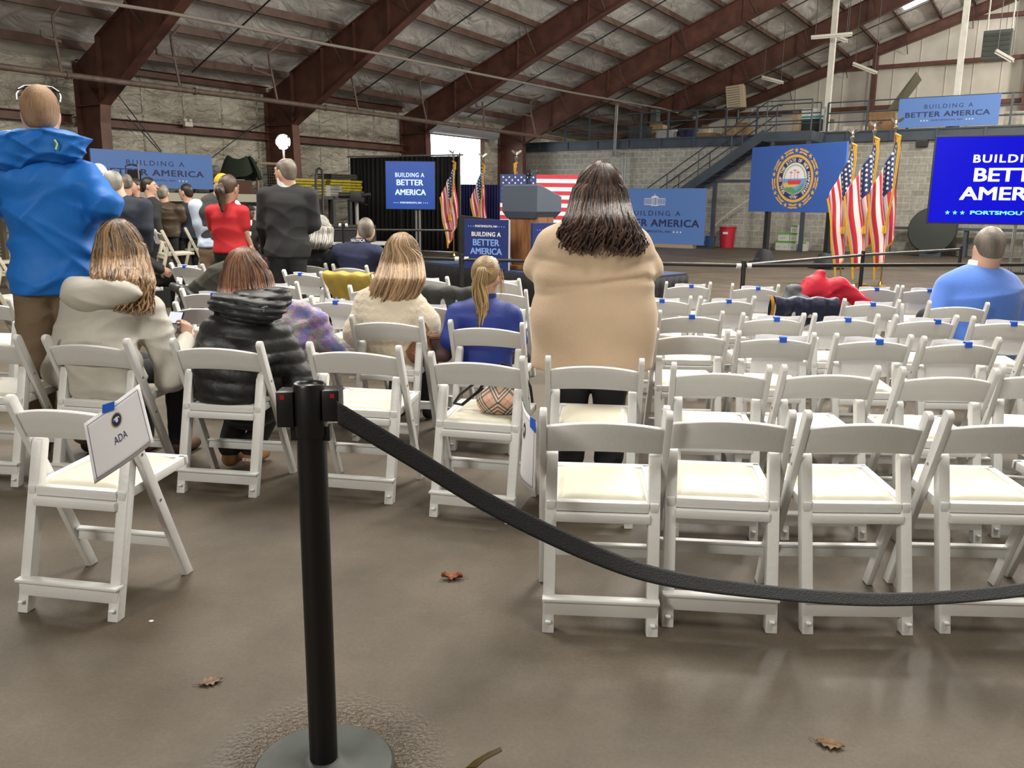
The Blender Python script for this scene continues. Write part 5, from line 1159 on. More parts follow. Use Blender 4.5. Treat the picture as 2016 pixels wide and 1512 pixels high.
# ---- things along the left wall
M_yel = mat('yellow_paint', (.45, .36, .02), .5, var=.3); M_rack = mat('rack_grey', (.10, .10, .10), .6)
def LW(x, y, v=-19.3): return PV(x, y, v)
a = LW(585, 392); b_ = LW(700, 392); u0, u1 = UV(a)[0], UV(b_)[0]
t = thing('storage_rack', 'long dark steel rack along the left wall loaded with yellow forms', 'rack', B(u0-.1, -19.35, 0), -YAW+PI/2)
ln = u1-(u0-.1)-.1
g = MB()
for z in (1.62, .55): g.box((0, -.9+.9, z-.1), (ln, .95, z))
g.build('shelf', M_rack, t)
for x in (0, ln*.33, ln*.66, ln-.1): g = MB(); g.box((x, 0, 0), (x+.1, .1, 1.62)); g.box((x, .85, 0), (x+.1, .95, 1.62)); g.build('post', M_rack, t)
def onrack(x, w_, z, h, d, nm, lab, cat, m_, n=1, group=None):
    tt = thing(nm, lab, cat, tuple(tf(t.location, t.rotation_euler.z) @ Vector((x, .1, z))), t.rotation_euler.z, group); g = MB()
    for k in range(n): g.box((.02*(k % 2), 0, h*k/n), (w_-.03*((k+1) % 2), d, h*(k+.75)/n))
    g.build('body', m_, tt); return tt
onrack(ln*.03, 1.3, 1.62, .5, .7, 'yellow_form_stack', 'stack of yellow concrete forms on the rack just right of the man in the suit', 'stack', M_yel, 6)
onrack(ln*.66, 1.35, 1.62, .5, .7, 'yellow_form_stack', 'stack of yellow concrete forms on the rack next to the black drape', 'stack', M_yel, 6)
onrack(ln*.34, 1.25, 1.62, .42, .6, 'metal_chest', 'long white metal chest on the rack between the yellow stacks', 'chest', mat('chest_white', (.50, .49, .44), .5), 1)
onrack(ln*.68, 1.1, 2.13, .16, .6, 'plank_stack', 'dark planks lying on top of the right yellow stack', 'planks', mat('dark_plank', (.07, .06, .05), .8), 3)
onrack(ln*.4, 1.9, .56, .22, .7, 'yellow_ladder_stack', 'yellow ladders lying on the low rack shelf beside the tripod', 'ladder', M_yel, 3)
onrack(-2.3, 1.0, 1.62, .5, .55, 'brown_crate', 'dark brown crate on the timber table right of the left blue board', 'crate', mat('crate_brown', (.09, .04, .02), .7), 1)
# cage with green netting
cg = LW(508, 378, -19.75); t = thing('wire_cage', 'wooden framed wire mesh cage panel standing behind the man in the suit', 'cage', (cg.x, cg.y, 1.6), -YAW+PI/2)
M_cw = mat('cage_wood', (.28, .22, .14), .8); g = MB(); W_c = 1.2; H_c = .92
for q in ((0, 0, 0, W_c, .06), (0, 0, H_c-.06, W_c, H_c),): g.box((q[0], 0, q[2]), (q[3], .06, q[4]))
for x in (0, W_c-.06): g.box((x, 0, 0), (x+.06, .06, H_c))
g.build('frame', M_cw, t); g = MB()
for k in range(1, 16): g.tube([(W_c*k/16, .03, 0), (W_c*k/16, .03, H_c)], .005, 4)
for k in range(1, 12): g.tube([(0, .03, H_c*k/12), (W_c, .03, H_c*k/12)], .005, 4)
g.build('wire_mesh', mat('wire_green', (.08, .10, .07), .6), t)
t2 = thing('pallet_table', 'pale timber table carrying the wire cage and the white tub', 'table', (cg.x, cg.y, 0), -YAW+PI/2); g = MB(); g.box((-1.9, -.2, 1.52), (1.0, .6, 1.6)); g.build('top', M_cw, t2)
for x in (-1.85, .9): g = MB(); g.box((x, -.15, 0), (x+.08, .55, 1.52)); g.build('leg', M_cw, t2)
t = thing('white_tub', 'white plastic tub on the timber table left of the wire cage', 'tub', tuple(tf((cg.x, cg.y, 1.6), -YAW+PI/2) @ Vector((-.5, .2, 0))), 0); g = MB(); g.lathe([(0, 0), (.16, 0), (.18, .40), (.19, .42), (0, .43)], 18); g.build('tub', mat('tub_white', (.5, .5, .46), .5), t, True)
t = thing('green_net_heap', 'heap of dark green netting hanging over the wire cage', 'netting', tuple(tf((cg.x, cg.y, 2.45), -YAW+PI/2) @ Vector((-.45, .2, -.22))), 0)
g = MB(); g.grid(lambda i, j: Vector(((.55-.25*j)*math.cos(2*PI*i)*(1+.3*math.sin(11*i)), (.35-.15*j)*math.sin(2*PI*i), .38*math.sin(j*PI/2)+.05*math.sin(14*i)-.30*(1-j)*(.6+.4*math.sin(5*i)))), 26, 9); g.build('net', mat('net_green', (.025, .035, .022), .9, bump=1, bscale=20), t, True)
t = thing('steel_hoop', 'bent steel hoop standing behind the right shoulder of the man in the suit', 'hoop', (0, 0, 0)); t.location = FL(640, 470, 0) if False else PD(628, 500, 20)*1.0; t.location.z = 0
g = MB(); q = [PD(622, 420, 20), PD(622, 345, 20), PD(624, 334, 20), PD(628.5, 331, 20), PD(633, 334, 20), PD(635.5, 345, 20), PD(636, 420, 20)]; lo0 = q[0].copy(); lo0.z = 0; lo1 = q[-1].copy(); lo1.z = 0; g.tube([lo0]+q+[lo1], .028, 8); g.build('hoop', mat('dark_paint', (.03, .03, .03), .5), t, True, world=True)
# folding table, tripod camera, black cases by the drape
p = PD(700, 474, 15.5); t = thing('folding_table', 'white folding table behind the grey haired woman', 'table', (p.x, p.y, 0), 0)
g = MB(); g.box((-.8, -.35, .70), (.95, .35, .745), bev=.006); g.build('top', mat('table_white', (.5, .5, .48), .5), t)
for x in (-.7, .85):
    for y in (-.3, .3): g = MB(); g.tube([(x, y, 0), (x, y, .70)], .015, 8); g.build('leg', M_dark, t)
t2 = thing('black_case', 'black equipment case on the white folding table', 'case', (p.x-.2, p.y, .745), 0); g = MB(); g.box((-.3, -.2, 0), (.55, .2, .30), bev=.02); g.build('case', M_blackp, t2)
t2 = thing('orange_box', 'small orange-brown box under the white folding table', 'box', (p.x-.4, p.y+.3, 0), 0); g = MB(); g.box((-.1, 0, 0), (.12, .2, .5)); g.build('box', mat('orange_brown', (.35, .10, .03), .6), t2)
p = PD(702, 390, 17.0); t = thing('video_camera_tripod', 'video camera on a grey tripod between the grey haired woman and the black drape', 'tripod', (p.x, p.y, 0), 0)
for q in ((-.45, -.3), (.15, -.35), (.05, .5)): g = MB(); g.tube([(q[0], q[1], 0), (0, 0, 1.05)], .02, 8); g.build('leg', M_dark, t, True)
g = MB(); g.tube([(0, 0, 1.0), (0, 0, 1.45)], .035, 10); g.build('column', M_galv, t, True)
g = MB(); g.box((-.10, -.2, 1.45), (.12, .2, 1.66), bev=.01); g.tube([(-.35, 0, 1.58), (-.1, 0, 1.58)], .06, 12); g.tube([(.12, 0, 1.58), (.28, 0, 1.60)], .04, 10); g.build('camera_body', M_blackp, t, True)
g = MB(); g.tube([(.05, -.1, 1.45), (.26, -.3, 1.40)], .012, 6); g.build('pan_handle', M_blackp, t, True)
# speaker stack seen before the left board
p = PD(258, 335, 18.5); t = thing('loudspeaker', 'black loudspeaker with handle raised in front of the left blue board', 'loudspeaker', (p.x, p.y, 0), .1)
g = MB(); g.box((-.09, 0, 1.72), (.11, .3, 2.08), bev=.01); g.build('cabinet', M_blackp, t); g = MB(); g.tube([(-.11, 0, 1.9), (-.11, 0, 2.16), (.02, 0, 2.19), (.14, 0, 2.16)], .013, 6); g.build('handle', M_blackp, t)
g = MB(); g.tube([(.15, 0, 0), (.15, 0, 2.2)], .018, 8); g.tube([(0, .15, 0), (0, .15, 1.75)], .025, 8); g.build('stand_pole', M_galv, t)
# low work table line along the left wall (pale edge)
a = LW(360, 388, -18.6); b_ = LW(545, 394, -18.6); t = thing('work_counter', 'long pale-edged counter along the left wall behind the talking people', 'counter', (a.x, a.y, 0), math.atan2(b_.y-a.y, b_.x-a.x)); Ln = (Vector((b_.x, b_.y))-Vector((a.x, a.y))).length
g = MB(); g.box((-2.5, 0, 1.42), (Ln, .12, 1.62)); g.build('edge_board', mat('pale_edge', (.45, .43, .34), .6), t); g = MB(); g.box((-2.5, .12, 1.40), (Ln, .55, 1.46)); g.build('top', M_rack, t); g = MB()
for x in (-2.4, Ln*.3, Ln-.1): g.box((x, .1, 0), (x+.08, .2, 1.4))
g.build('leg', M_rack, t)
t2 = thing('white_partition', 'low pale panel beneath the counter behind the seated man in the dark cap', 'panel', (a.x, a.y, 0), t.rotation_euler.z); g = MB(); g.box((Ln*.55, .25, 0), (Ln+.3, .29, 1.32)); g.build('panel', mat('pale_panel', (.5, .49, .44), .7), t2)
# work light on a stand
p = PD(556, 279, 14.0); t = thing('work_light', 'blazing work light on a tall stand above the man in the suit', 'lamp', (p.x, p.y, 0), 0)
g = MB(); g.tube([(0, .05, 0), (0, .05, p.z-.08)], .018, 8); g.build('stand_pole', M_galv, t); g = MB(); g.box((-.10, 0, p.z-.09), (.10, .10, p.z+.09), bev=.01); g.build('housing', M_blackp, t)
M_lamp = mat('lamp_glow', (1, 1, .9), .4, emit=(1, .97, .80), estr=60); g = MB(); g.lathe([(0, 0), (.06, .015), (.10, .05), (.12, .10), (0, .1)], 24, Matrix.Translation((0, -.06, p.z)) @ Matrix.Rotation(-PI/2, 4, 'X')); g.build('lamp_face', M_lamp, t, True)
for q in ((-.4, -.2), (.35, -.25), (0, .5)): g = MB(); g.tube([(q[0], q[1], 0), (0, .05, .8)], .012, 6); g.build('leg', M_galv, t)
# ================================================================== FIGURES: smooth solids from blended limbs
def PY(px, py, y): d = ray(px, py); return Vector(_C+d*(y/d[1]))
class Solid:
    def __init__(s, h=.01, k=.03): s.h = h; s.k = k; s.pr = []; s.cuts = []; s.disp = None
    def seg(s, a, b, r0, r1=None, flat=1., flat1=None, right=(1, 0, 0), k=None):
        s.pr.append(('s', np.array(a, float), np.array(b, float), r0, r0 if r1 is None else r1, flat, flat if flat1 is None else flat1, np.array(right, float), s.k if k is None else k)); return s
    def chain(s, pts, rs, **kw):
        for i in range(len(pts)-1): s.seg(pts[i], pts[i+1], rs[i], rs[i+1], **kw)
        return s
    def ell(s, c, r, R=None, k=None): s.pr.append(('e', np.array(c, float), np.array(r, float), R, s.k if k is None else k)); return s
    def cut(s, fn): s.cuts.append(fn); return s
    def mesh(s, name, m_):
        lo = np.array([1e9]*3); hi = -lo; bbs = []
        for p in s.pr:
            if p[0] == 's':
                R_ = max(p[3]*max(1, p[5]), p[4]*max(1, p[6])); l = np.minimum(p[1], p[2])-R_; h_ = np.maximum(p[1], p[2])+R_
            else: R_ = max(p[2]); l = p[1]-R_; h_ = p[1]+R_
            bbs.append((l, h_)); lo = np.minimum(lo, l); hi = np.maximum(hi, h_)
        pad = .035+2*s.h; lo = lo-pad; hi = hi+pad; n = np.ceil((hi-lo)/s.h).astype(int)+1
        ax = [lo[i]+s.h*np.arange(n[i]) for i in range(3)]
        F = np.full(n, .3, dtype=np.float32)
        for p, (l, h_) in zip(s.pr, bbs):
            k = p[-1]; m_g = k+.03+2*s.h
            i0 = np.maximum(((l-m_g-lo)/s.h).astype(int), 0); i1 = np.minimum(((h_+m_g-lo)/s.h).astype(int)+2, n)
            X = ax[0][i0[0]:i1[0], None, None]; Y = ax[1][None, i0[1]:i1[1], None]; Z = ax[2][None, None, i0[2]:i1[2]]
            if p[0] == 's':
                a, b, r0, r1, f0, f1, rt = p[1:8]; d = b-a; L2 = max(d@d, 1e-9)
                t = np.clip(((X-a[0])*d[0]+(Y-a[1])*d[1]+(Z-a[2])*d[2])/L2, 0, 1)
                qx = X-a[0]-t*d[0]; qy = Y-a[1]-t*d[1]; qz = Z-a[2]-t*d[2]; r = r0+(r1-r0)*t
                if f0 == 1 and f1 == 1: D = np.sqrt(qx*qx+qy*qy+qz*qz)-r
                else:
                    f_ = f0+(f1-f0)*t; qr = qx*rt[0]+qy*rt[1]+qz*rt[2]; q2 = np.maximum(qx*qx+qy*qy+qz*qz-qr*qr, 0); hd = r*f_
                    D = (np.sqrt((qr/r)**2+q2/(hd*hd))-1)*np.minimum(r, hd)
            else:
                c, rr, Rm = p[1:4]; q = [X-c[0], Y-c[1], Z-c[2]]
                if Rm is not None: Rm = np.array(Rm); q = [q[0]*Rm[0, i]+q[1]*Rm[1, i]+q[2]*Rm[2, i] for i in range(3)]
                k0 = np.sqrt((q[0]/rr[0])**2+(q[1]/rr[1])**2+(q[2]/rr[2])**2); D = (k0-1)*min(rr)
            G_ = F[i0[0]:i1[0], i0[1]:i1[1], i0[2]:i1[2]]
            if k > 0: hh = np.maximum(k-np.abs(G_-D), 0)/k; F[i0[0]:i1[0], i0[1]:i1[1], i0[2]:i1[2]] = np.minimum(G_, D)-hh*hh*k*.25
            else: F[i0[0]:i1[0], i0[1]:i1[1], i0[2]:i1[2]] = np.minimum(G_, D)
        X = ax[0][:, None, None]; Y = ax[1][None, :, None]; Z = ax[2][None, None, :]
        if s.disp is not None: F = F+s.disp(X, Y, Z)
        for c in s.cuts: F = np.maximum(F, c(X, Y, Z))
        F[0] = F[-1] = .3; F[:, 0] = F[:, -1] = .3; F[:, :, 0] = F[:, :, -1] = .3
        v, f = surfnet(F, lo, s.h)
        me = bpy.data.meshes.new(name); me.from_pydata(v.tolist(), [], f.tolist()); me.update(); me.materials.append(m_)
        me.polygons.foreach_set('use_smooth', [True]*len(me.polygons)); return me
    def build(s, name, m_, parent, label=None): return obj(name, s.mesh(name, m_), parent, None, label)
def surfnet(F, lo, h):
    S = F < 0; sx, sy, sz = [q-1 for q in F.shape]
    c = [S[i:i+sx, j:j+sy, k:k+sz] for i in (0, 1) for j in (0, 1) for k in (0, 1)]
    anyc = np.zeros((sx, sy, sz), bool); allc = np.ones((sx, sy, sz), bool)
    for q in c: anyc |= q; allc &= q
    cell = np.argwhere(anyc & ~allc); idx = np.full((sx, sy, sz), -1, np.int64); idx[cell[:, 0], cell[:, 1], cell[:, 2]] = np.arange(len(cell))
    acc = np.zeros((len(cell), 3)); cnt = np.zeros(len(cell))
    for d in range(3):
        o1, o2 = [q for q in range(3) if q != d]
        for a in (0, 1):
            for b in (0, 1):
                off = np.zeros(3, int); off[o1] = a; off[o2] = b; A = cell+off; off2 = off.copy(); off2[d] = 1; Bq = cell+off2
                fa = F[A[:, 0], A[:, 1], A[:, 2]]; fb = F[Bq[:, 0], Bq[:, 1], Bq[:, 2]]; cr_ = (fa < 0) != (fb < 0)
                t = np.where(cr_, fa/np.where(cr_, fa-fb, 1), 0); pos = off[None].astype(float).repeat(len(cell), 0); pos[:, d] = t
                acc[cr_] += pos[cr_]; cnt[cr_] += 1
    v = lo+h*(cell+acc/np.maximum(cnt, 1)[:, None]); fs = []
    for d in range(3):
        e = np.zeros(3, int); e[d] = 1; n = F.shape
        A = S[:n[0]-e[0], :n[1]-e[1], :n[2]-e[2]]; Bq = S[e[0]:, e[1]:, e[2]:]; E = np.argwhere(A != Bq)
        o1, o2 = (d+1) % 3, (d+2) % 3; ok = (E[:, o1] > 0) & (E[:, o2] > 0) & (E[:, o1] < n[o1]-1) & (E[:, o2] < n[o2]-1); E = E[ok]
        q = []
        for a, b in ((-1, -1), (0, -1), (0, 0), (-1, 0)):
            P = E.copy(); P[:, o1] += a; P[:, o2] += b; q.append(idx[P[:, 0], P[:, 1], P[:, 2]])
        q = np.stack(q, 1); ins = S[E[:, 0], E[:, 1], E[:, 2]]; q[~ins] = q[~ins][:, ::-1]; fs.append(q)
    return v, np.concatenate(fs)
def folds(amp, fz, fx=5., seed=0., sharp=True, zmid=None, zw=.25):
    """creases: narrow ridges running mostly across, each one fading in and out"""
    rn = random.Random(int(seed*100)); wv = []
    for i in range(8):
        tl = rn.uniform(-.75, .75); k = fz*rn.uniform(.55, 1.25); wv.append((k*math.sin(tl), rn.uniform(-.4, .4)*k*.5, k*math.cos(tl), rn.random()*6.3, [rn.uniform(-1, 1)*fx*1.1 for _ in range(3)], rn.random()*6.3, rn.uniform(.6, 1.)))
    def f(X, Y, Z):
        v = 0
        for kx, ky, kz, ph, mk, mp, w in wv:
            q = kx*X+ky*Y+kz*Z+ph+.9*np.sin(fx*X*1.3+ph*2+3*Z)+.5*np.sin(9*Y+ph); r = 1-np.abs(np.sin(q*.5)); m_ = np.clip(np.sin(mk[0]*X+mk[1]*Y+mk[2]*1.6*Z+mp), 0, 1); v = v+w*m_*r**3
        v = v-.35; w_ = 1. if zmid is None else .45+.75*np.exp(-((Z-zmid)/zw)**2)
        return (-amp*1.5*v*w_).astype(np.float32)
    return f
SKIN = mat('skin', (.56, .33, .24), .5, var=.08, vscale=12); SKIN_T = mat('skin_tanned', (.42, .22, .15), .5, var=.08, vscale=12); SKIN_D = mat('skin_dark', (.12, .06, .04), .5, var=.1, vscale=12)
M_eye = mat('eye_white', (.7, .7, .68), .2); M_iris = mat('eye_dark', (.02, .015, .012), .2); M_lip = mat('lips', (.40, .15, .12), .5)
def rotm(yaw=0, pitch=0, roll=0): return np.array((Matrix.Rotation(yaw, 3, 'Z') @ Matrix.Rotation(pitch, 3, 'X') @ Matrix.Rotation(roll, 3, 'Y')))
def head_prims(b, HC, HR, s, neckto, face=True, nr=.055):
    T = lambda p: HC+HR@(np.array(p)*s)
    b.ell(T((0, -.012, .02)), np.array((.074, .092, .095))*s, HR, .02); b.ell(T((0, .026, -.035)), np.array((.057, .066, .075))*s, HR, .03)
    b.ell(T((0, .062, -.094)), np.array((.026, .022, .02))*s, HR, .03)
    b.seg(T((0, .088, .012)), T((0, .112, -.024)), .009*s, .014*s, k=.012); b.seg(T((-.034, .078, .022)), T((.034, .078, .022)), .013*s, k=.015)
    b.seg(T((-.018, .085, -.058)), T((.018, .085, -.058)), .010*s, k=.012)
    for q in (-1, 1): b.ell(T((q*.078, -.006, -.012)), np.array((.010, .019, .031))*s, HR, .006)
    b.seg(T((0, -.022, -.055)), neckto, nr*s, nr*s*1.1, k=.04)
def face_bits(t, HC, HR, s, brow=(.12, .08, .05)):
    T = lambda p: Vector(HC+HR@(np.array(p)*s))
    for q in (-1, 1):
        g = MB(); c = T((q*.030, .082, .003)); g.lathe([(0, -.010*s), (.007*s, -.007*s), (.010*s, 0), (.007*s, .007*s), (0, .010*s)], 10, c=c); e = g.build('eye', M_eye, t, True)
        g = MB(); c = T((q*.030, .0905, .003)); g.lathe([(0, -.004*s), (.0045*s, 0), (0, .004*s)], 8, c=c); g.build('iris', M_iris, e, True)
        g = MB(); g.tube([T((q*.014, .092, .021)), T((q*.03, .092, .026)), T((q*.047, .084, .021))], [.003*s, .0045*s, .002*s], 6); g.build('eyebrow', mat('brow_%d' % int(brow[0]*100), brow, .8), t, True)
    g = MB(); g.tube([T((-.022, .090, -.060)), T((0, .096, -.058)), T((.022, .090, -.060))], [.002*s, .0055*s, .002*s], 6); g.build('lips', M_lip, t, True)
def hair_cap(t, HC, HR, s, m_, h=.008, grow=1.0, bald=False, low=-.085, bump=.0, name='hair', front=.055):
    b = Solid(h, .01); T = lambda p: HC+HR@(np.array(p)*s)
    b.ell(T((0, -.016, .022)), np.array((.0795, .098, .100))*s*grow, HR); 
    if low < -.07: b.ell(T((0, -.045, -.03)), np.array((.066, .058, .062))*s*grow, HR, .02)
    HRi = HR.T
    def loc(X, Y, Z):
        q = [X-HC[0], Y-HC[1], Z-HC[2]]; return [(q[0]*HRi[i, 0]+q[1]*HRi[i, 1]+q[2]*HRi[i, 2])/s for i in range(3)]
    def cutf(X, Y, Z):
        x, y, z = loc(X, Y, Z); line = np.interp(y, [-.11, -.07, -.03, -.005, .02, .05, .08, .11], [low, low, low+.035, .005, .012, front-.005, front+.02, front+.05]); return ((line-z)*s*.8).astype(np.float32)
    b.cut(cutf)
    if bald:
        def cb(X, Y, Z):
            x, y, z = loc(X, Y, Z); return ((.075-np.sqrt(x*x*1.3+(y-.02)**2+(z-.125)**2*1.0))*s).astype(np.float32)
        b.cut(cb)
    if bump: b.disp = lambda X, Y, Z: (bump*np.sin(70*X+3*np.sin(30*Z))*np.sin(60*Z+3*np.sin(25*Y))).astype(np.float32)
    me = b.mesh(name, m_); lock_attr(me, 11); return obj(name, me, t)
def lock_attr(me, seed, vals=None):
    a = me.attributes.new('lock', 'FLOAT', 'POINT'); n = len(me.vertices)
    if vals is None:
        co = np.zeros(n*3, np.float32); me.vertices.foreach_get('co', co); co = co.reshape(-1, 3); vals = .45+.25*np.sin(co[:, 0]*35+seed)*np.sin(co[:, 1]*29+seed*2)+.15*np.sin(co[:, 2]*18+co[:, 0]*60)
    a.data.foreach_set('value', np.asarray(vals, np.float32))
def long_hair(t, HC, HR, s, m_, env, N=160, seg=15, r=.0075, wave=(0, 0, 30.), spread=125, jit=.012, endvar=.06, seed=1, part=0., h=.010, lean=(0, 0), top_light=0., fly=0, core=True, yb=None):
    """env: list of (drop below head centre, half width, half depth, centre y shift, centre x shift); falls straight down in the figure's frame"""
    rn = random.Random(seed); zs = [-e[0]*s for e in env]; 
    def E(dr, i): return float(np.interp(dr, [e[0] for e in env], [e[i] for e in env]))*s
    L_ = env[-1][0]
    def YS(dr): # pushed back so that it lies on the clothes
        if yb is None: return 0.
        q = min(1, max(0, (dr-.05)/.11)); q = q*q*(3-2*q); return q*(yb+E(dr, 2)*.55-HC[1]-E(dr, 3))
    cd_ = tf(t.location, t.rotation_euler.z).inverted() @ Vector((0, 0, CAMH)); kx = (cd_.x-HC[0])/(cd_.y-HC[1])
    def XS(dr): return YS(dr)*kx
    if core:
        b = Solid(h, .03); n = len(env)
        for i in range(n-1):
            if env[i+1][0] < .03: continue
            (d0, w0, p0, y0, x0), (d1, w1, p1, y1, x1) = env[i], env[i+1]; cf = .72 if i < n-2 else .64
            A = np.array((HC[0]+x0*s+XS(d0), HC[1]+y0*s+YS(d0), HC[2]-d0*s)); Bq = np.array((HC[0]+x1*s+XS(d1), HC[1]+y1*s+YS(d1), HC[2]-(d1-(.03 if i == n-2 else 0))*s))
            f0_ = .9 if d0 < .03 else .42; f1_ = .9 if d1 < .03 else .42; b.seg(A, Bq, max(.012, w0*cf*s), max(.012, w1*cf*s*(1 if i < n-2 else .85)), f0_, f1_, k=.04)
        T = lambda p: HC+HR@(np.array(p)*s); b.ell(T((0, -.020, .022)), np.array((.091, .098, .104))*s, HR, .02)
        HRi = HR.T
        def cutf(X, Y, Z):
            q = [X-HC[0], Y-HC[1], Z-HC[2]]; x, y, z = [(q[0]*HRi[i, 0]+q[1]*HRi[i, 1]+q[2]*HRi[i, 2])/s for i in range(3)]
            return (np.minimum(y-.045, .062-z)*s).astype(np.float32)
        b.cut(cutf); b.disp = lambda X, Y, Z: (.0035*np.sin(np.arctan2(Y-HC[1], X-HC[0])*26+2*np.sin(9*Z))).astype(np.float32)
        me = b.mesh('hair', m_); lock_attr(me, seed); core_o = obj('hair', me, t)
    g = MB(); vals = []
    for i in range(N):
        th = math.radians(rn.uniform(-spread, spread)); Ln = L_-rn.random()**1.5*endvar*(1.5 if abs(th) > 1.2 else 1); dj = rn.uniform(.90, 1.03)+jit/.1*rn.uniform(-.1, .25); ph = rn.random()*6.28; base = rn.random()
        A_, st, fq = wave; pts = []; rr = []; d_top = -.118; K = seg+int(Ln*22); am = rn.uniform(.5, 1.3); tw = rn.uniform(-.25, .25)
        for k in range(K):
            q = k/(K-1); d = d_top+(Ln-d_top)*q
            tht = th*min(1, .25+q*2.2)+tw*q
            w_, dp = E(d, 1), E(d, 2)
            if d < 0:   # on the skull: ellipse arc
                c = math.sqrt(max(0, 1-(d/-.122)**2)); w_, dp = .097*s*c+.004, .108*s*c+.004
            wv = A_*max(0, (d-st))/max(.05, L_-st)*am
            x = HC[0]+E(d, 4)+XS(d)+math.sin(tht)*w_*dj+wv*math.sin(fq*d+ph); y = HC[1]+E(d, 3)+YS(d)-math.cos(tht)*dp*dj-.01*s*(d < 0)+wv*math.cos(fq*d+ph)*.8; z = HC[2]-d*s+wv*.3*math.sin(fq*d*2+ph)
            if d < 0:
                v_ = HR@np.array((math.sin(tht)*w_*dj, -math.cos(tht)*dp*dj-.012*s, -d*s)); x, y, z = HC+v_
            pts.append((x, y, z)); rr.append(r*s*(1.15 if q < .6 else 1.15*(1-(q-.6)/.4*.75))*rn.uniform(.95, 1.05))
        n0 = len(g.v); g.tube(pts, rr, 5); vals += [min(1, max(0, base*.8+.1+top_light*(j/((len(g.v)-n0))-.4))) for j in range(len(g.v)-n0)]
    me = g.mesh('hair_locks', m_, 'all'); lock_attr(me, seed, vals); o = obj('hair_locks', me, core_o if core else t)
    return o
def hand(t_body, W, dirv, palm, s=1., curl=.5, side=1, m_=SKIN, name='hand', parent=None):
    """W wrist, dirv pointing along the hand, palm = palm normal; five fingers"""
    d = np.array(dirv, float); d /= np.linalg.norm(d); p = np.array(palm, float); p -= d*(p@d); p /= np.linalg.norm(p); x = np.cross(d, p)*side
    b = Solid(.0035*s, .008); W = np.array(W, float)
    b.seg(W-d*.03*s, W+d*.01*s, .026*s, .028*s, .7, right=x); b.seg(W+d*.01*s, W+d*.075*s, .034*s, .040*s, .36, right=x)
    for k, (off, ln) in enumerate(((-.030, .062), (-.010, .074), (.010, .080), (.029, .072))):
        b0 = W+d*.075*s+x*off*s; a = curl*(1+.1*k); p1 = b0+(d*math.cos(a*.6)+p*math.sin(a*.6))*ln*.42*s; p2 = p1+(d*math.cos(a*1.6)+p*math.sin(a*1.6))*ln*.33*s; p3 = p2+(d*math.cos(a*2.4)+p*math.sin(a*2.4))*ln*.25*s
        b.chain([b0, p1, p2, p3], [.0095*s, .009*s, .008*s, .007*s], k=.003)
    t0 = W+d*.02*s+x*.030*s; t1 = t0+(d*.6+x*.7+p*.35)*.042*s; t2 = t1+(d*.8+x*.2+p*.5)*.032*s; b.chain([t0, t1, t2], [.014*s, .011*s, .008*s], k=.008)
    return b.build(name, m_, parent)
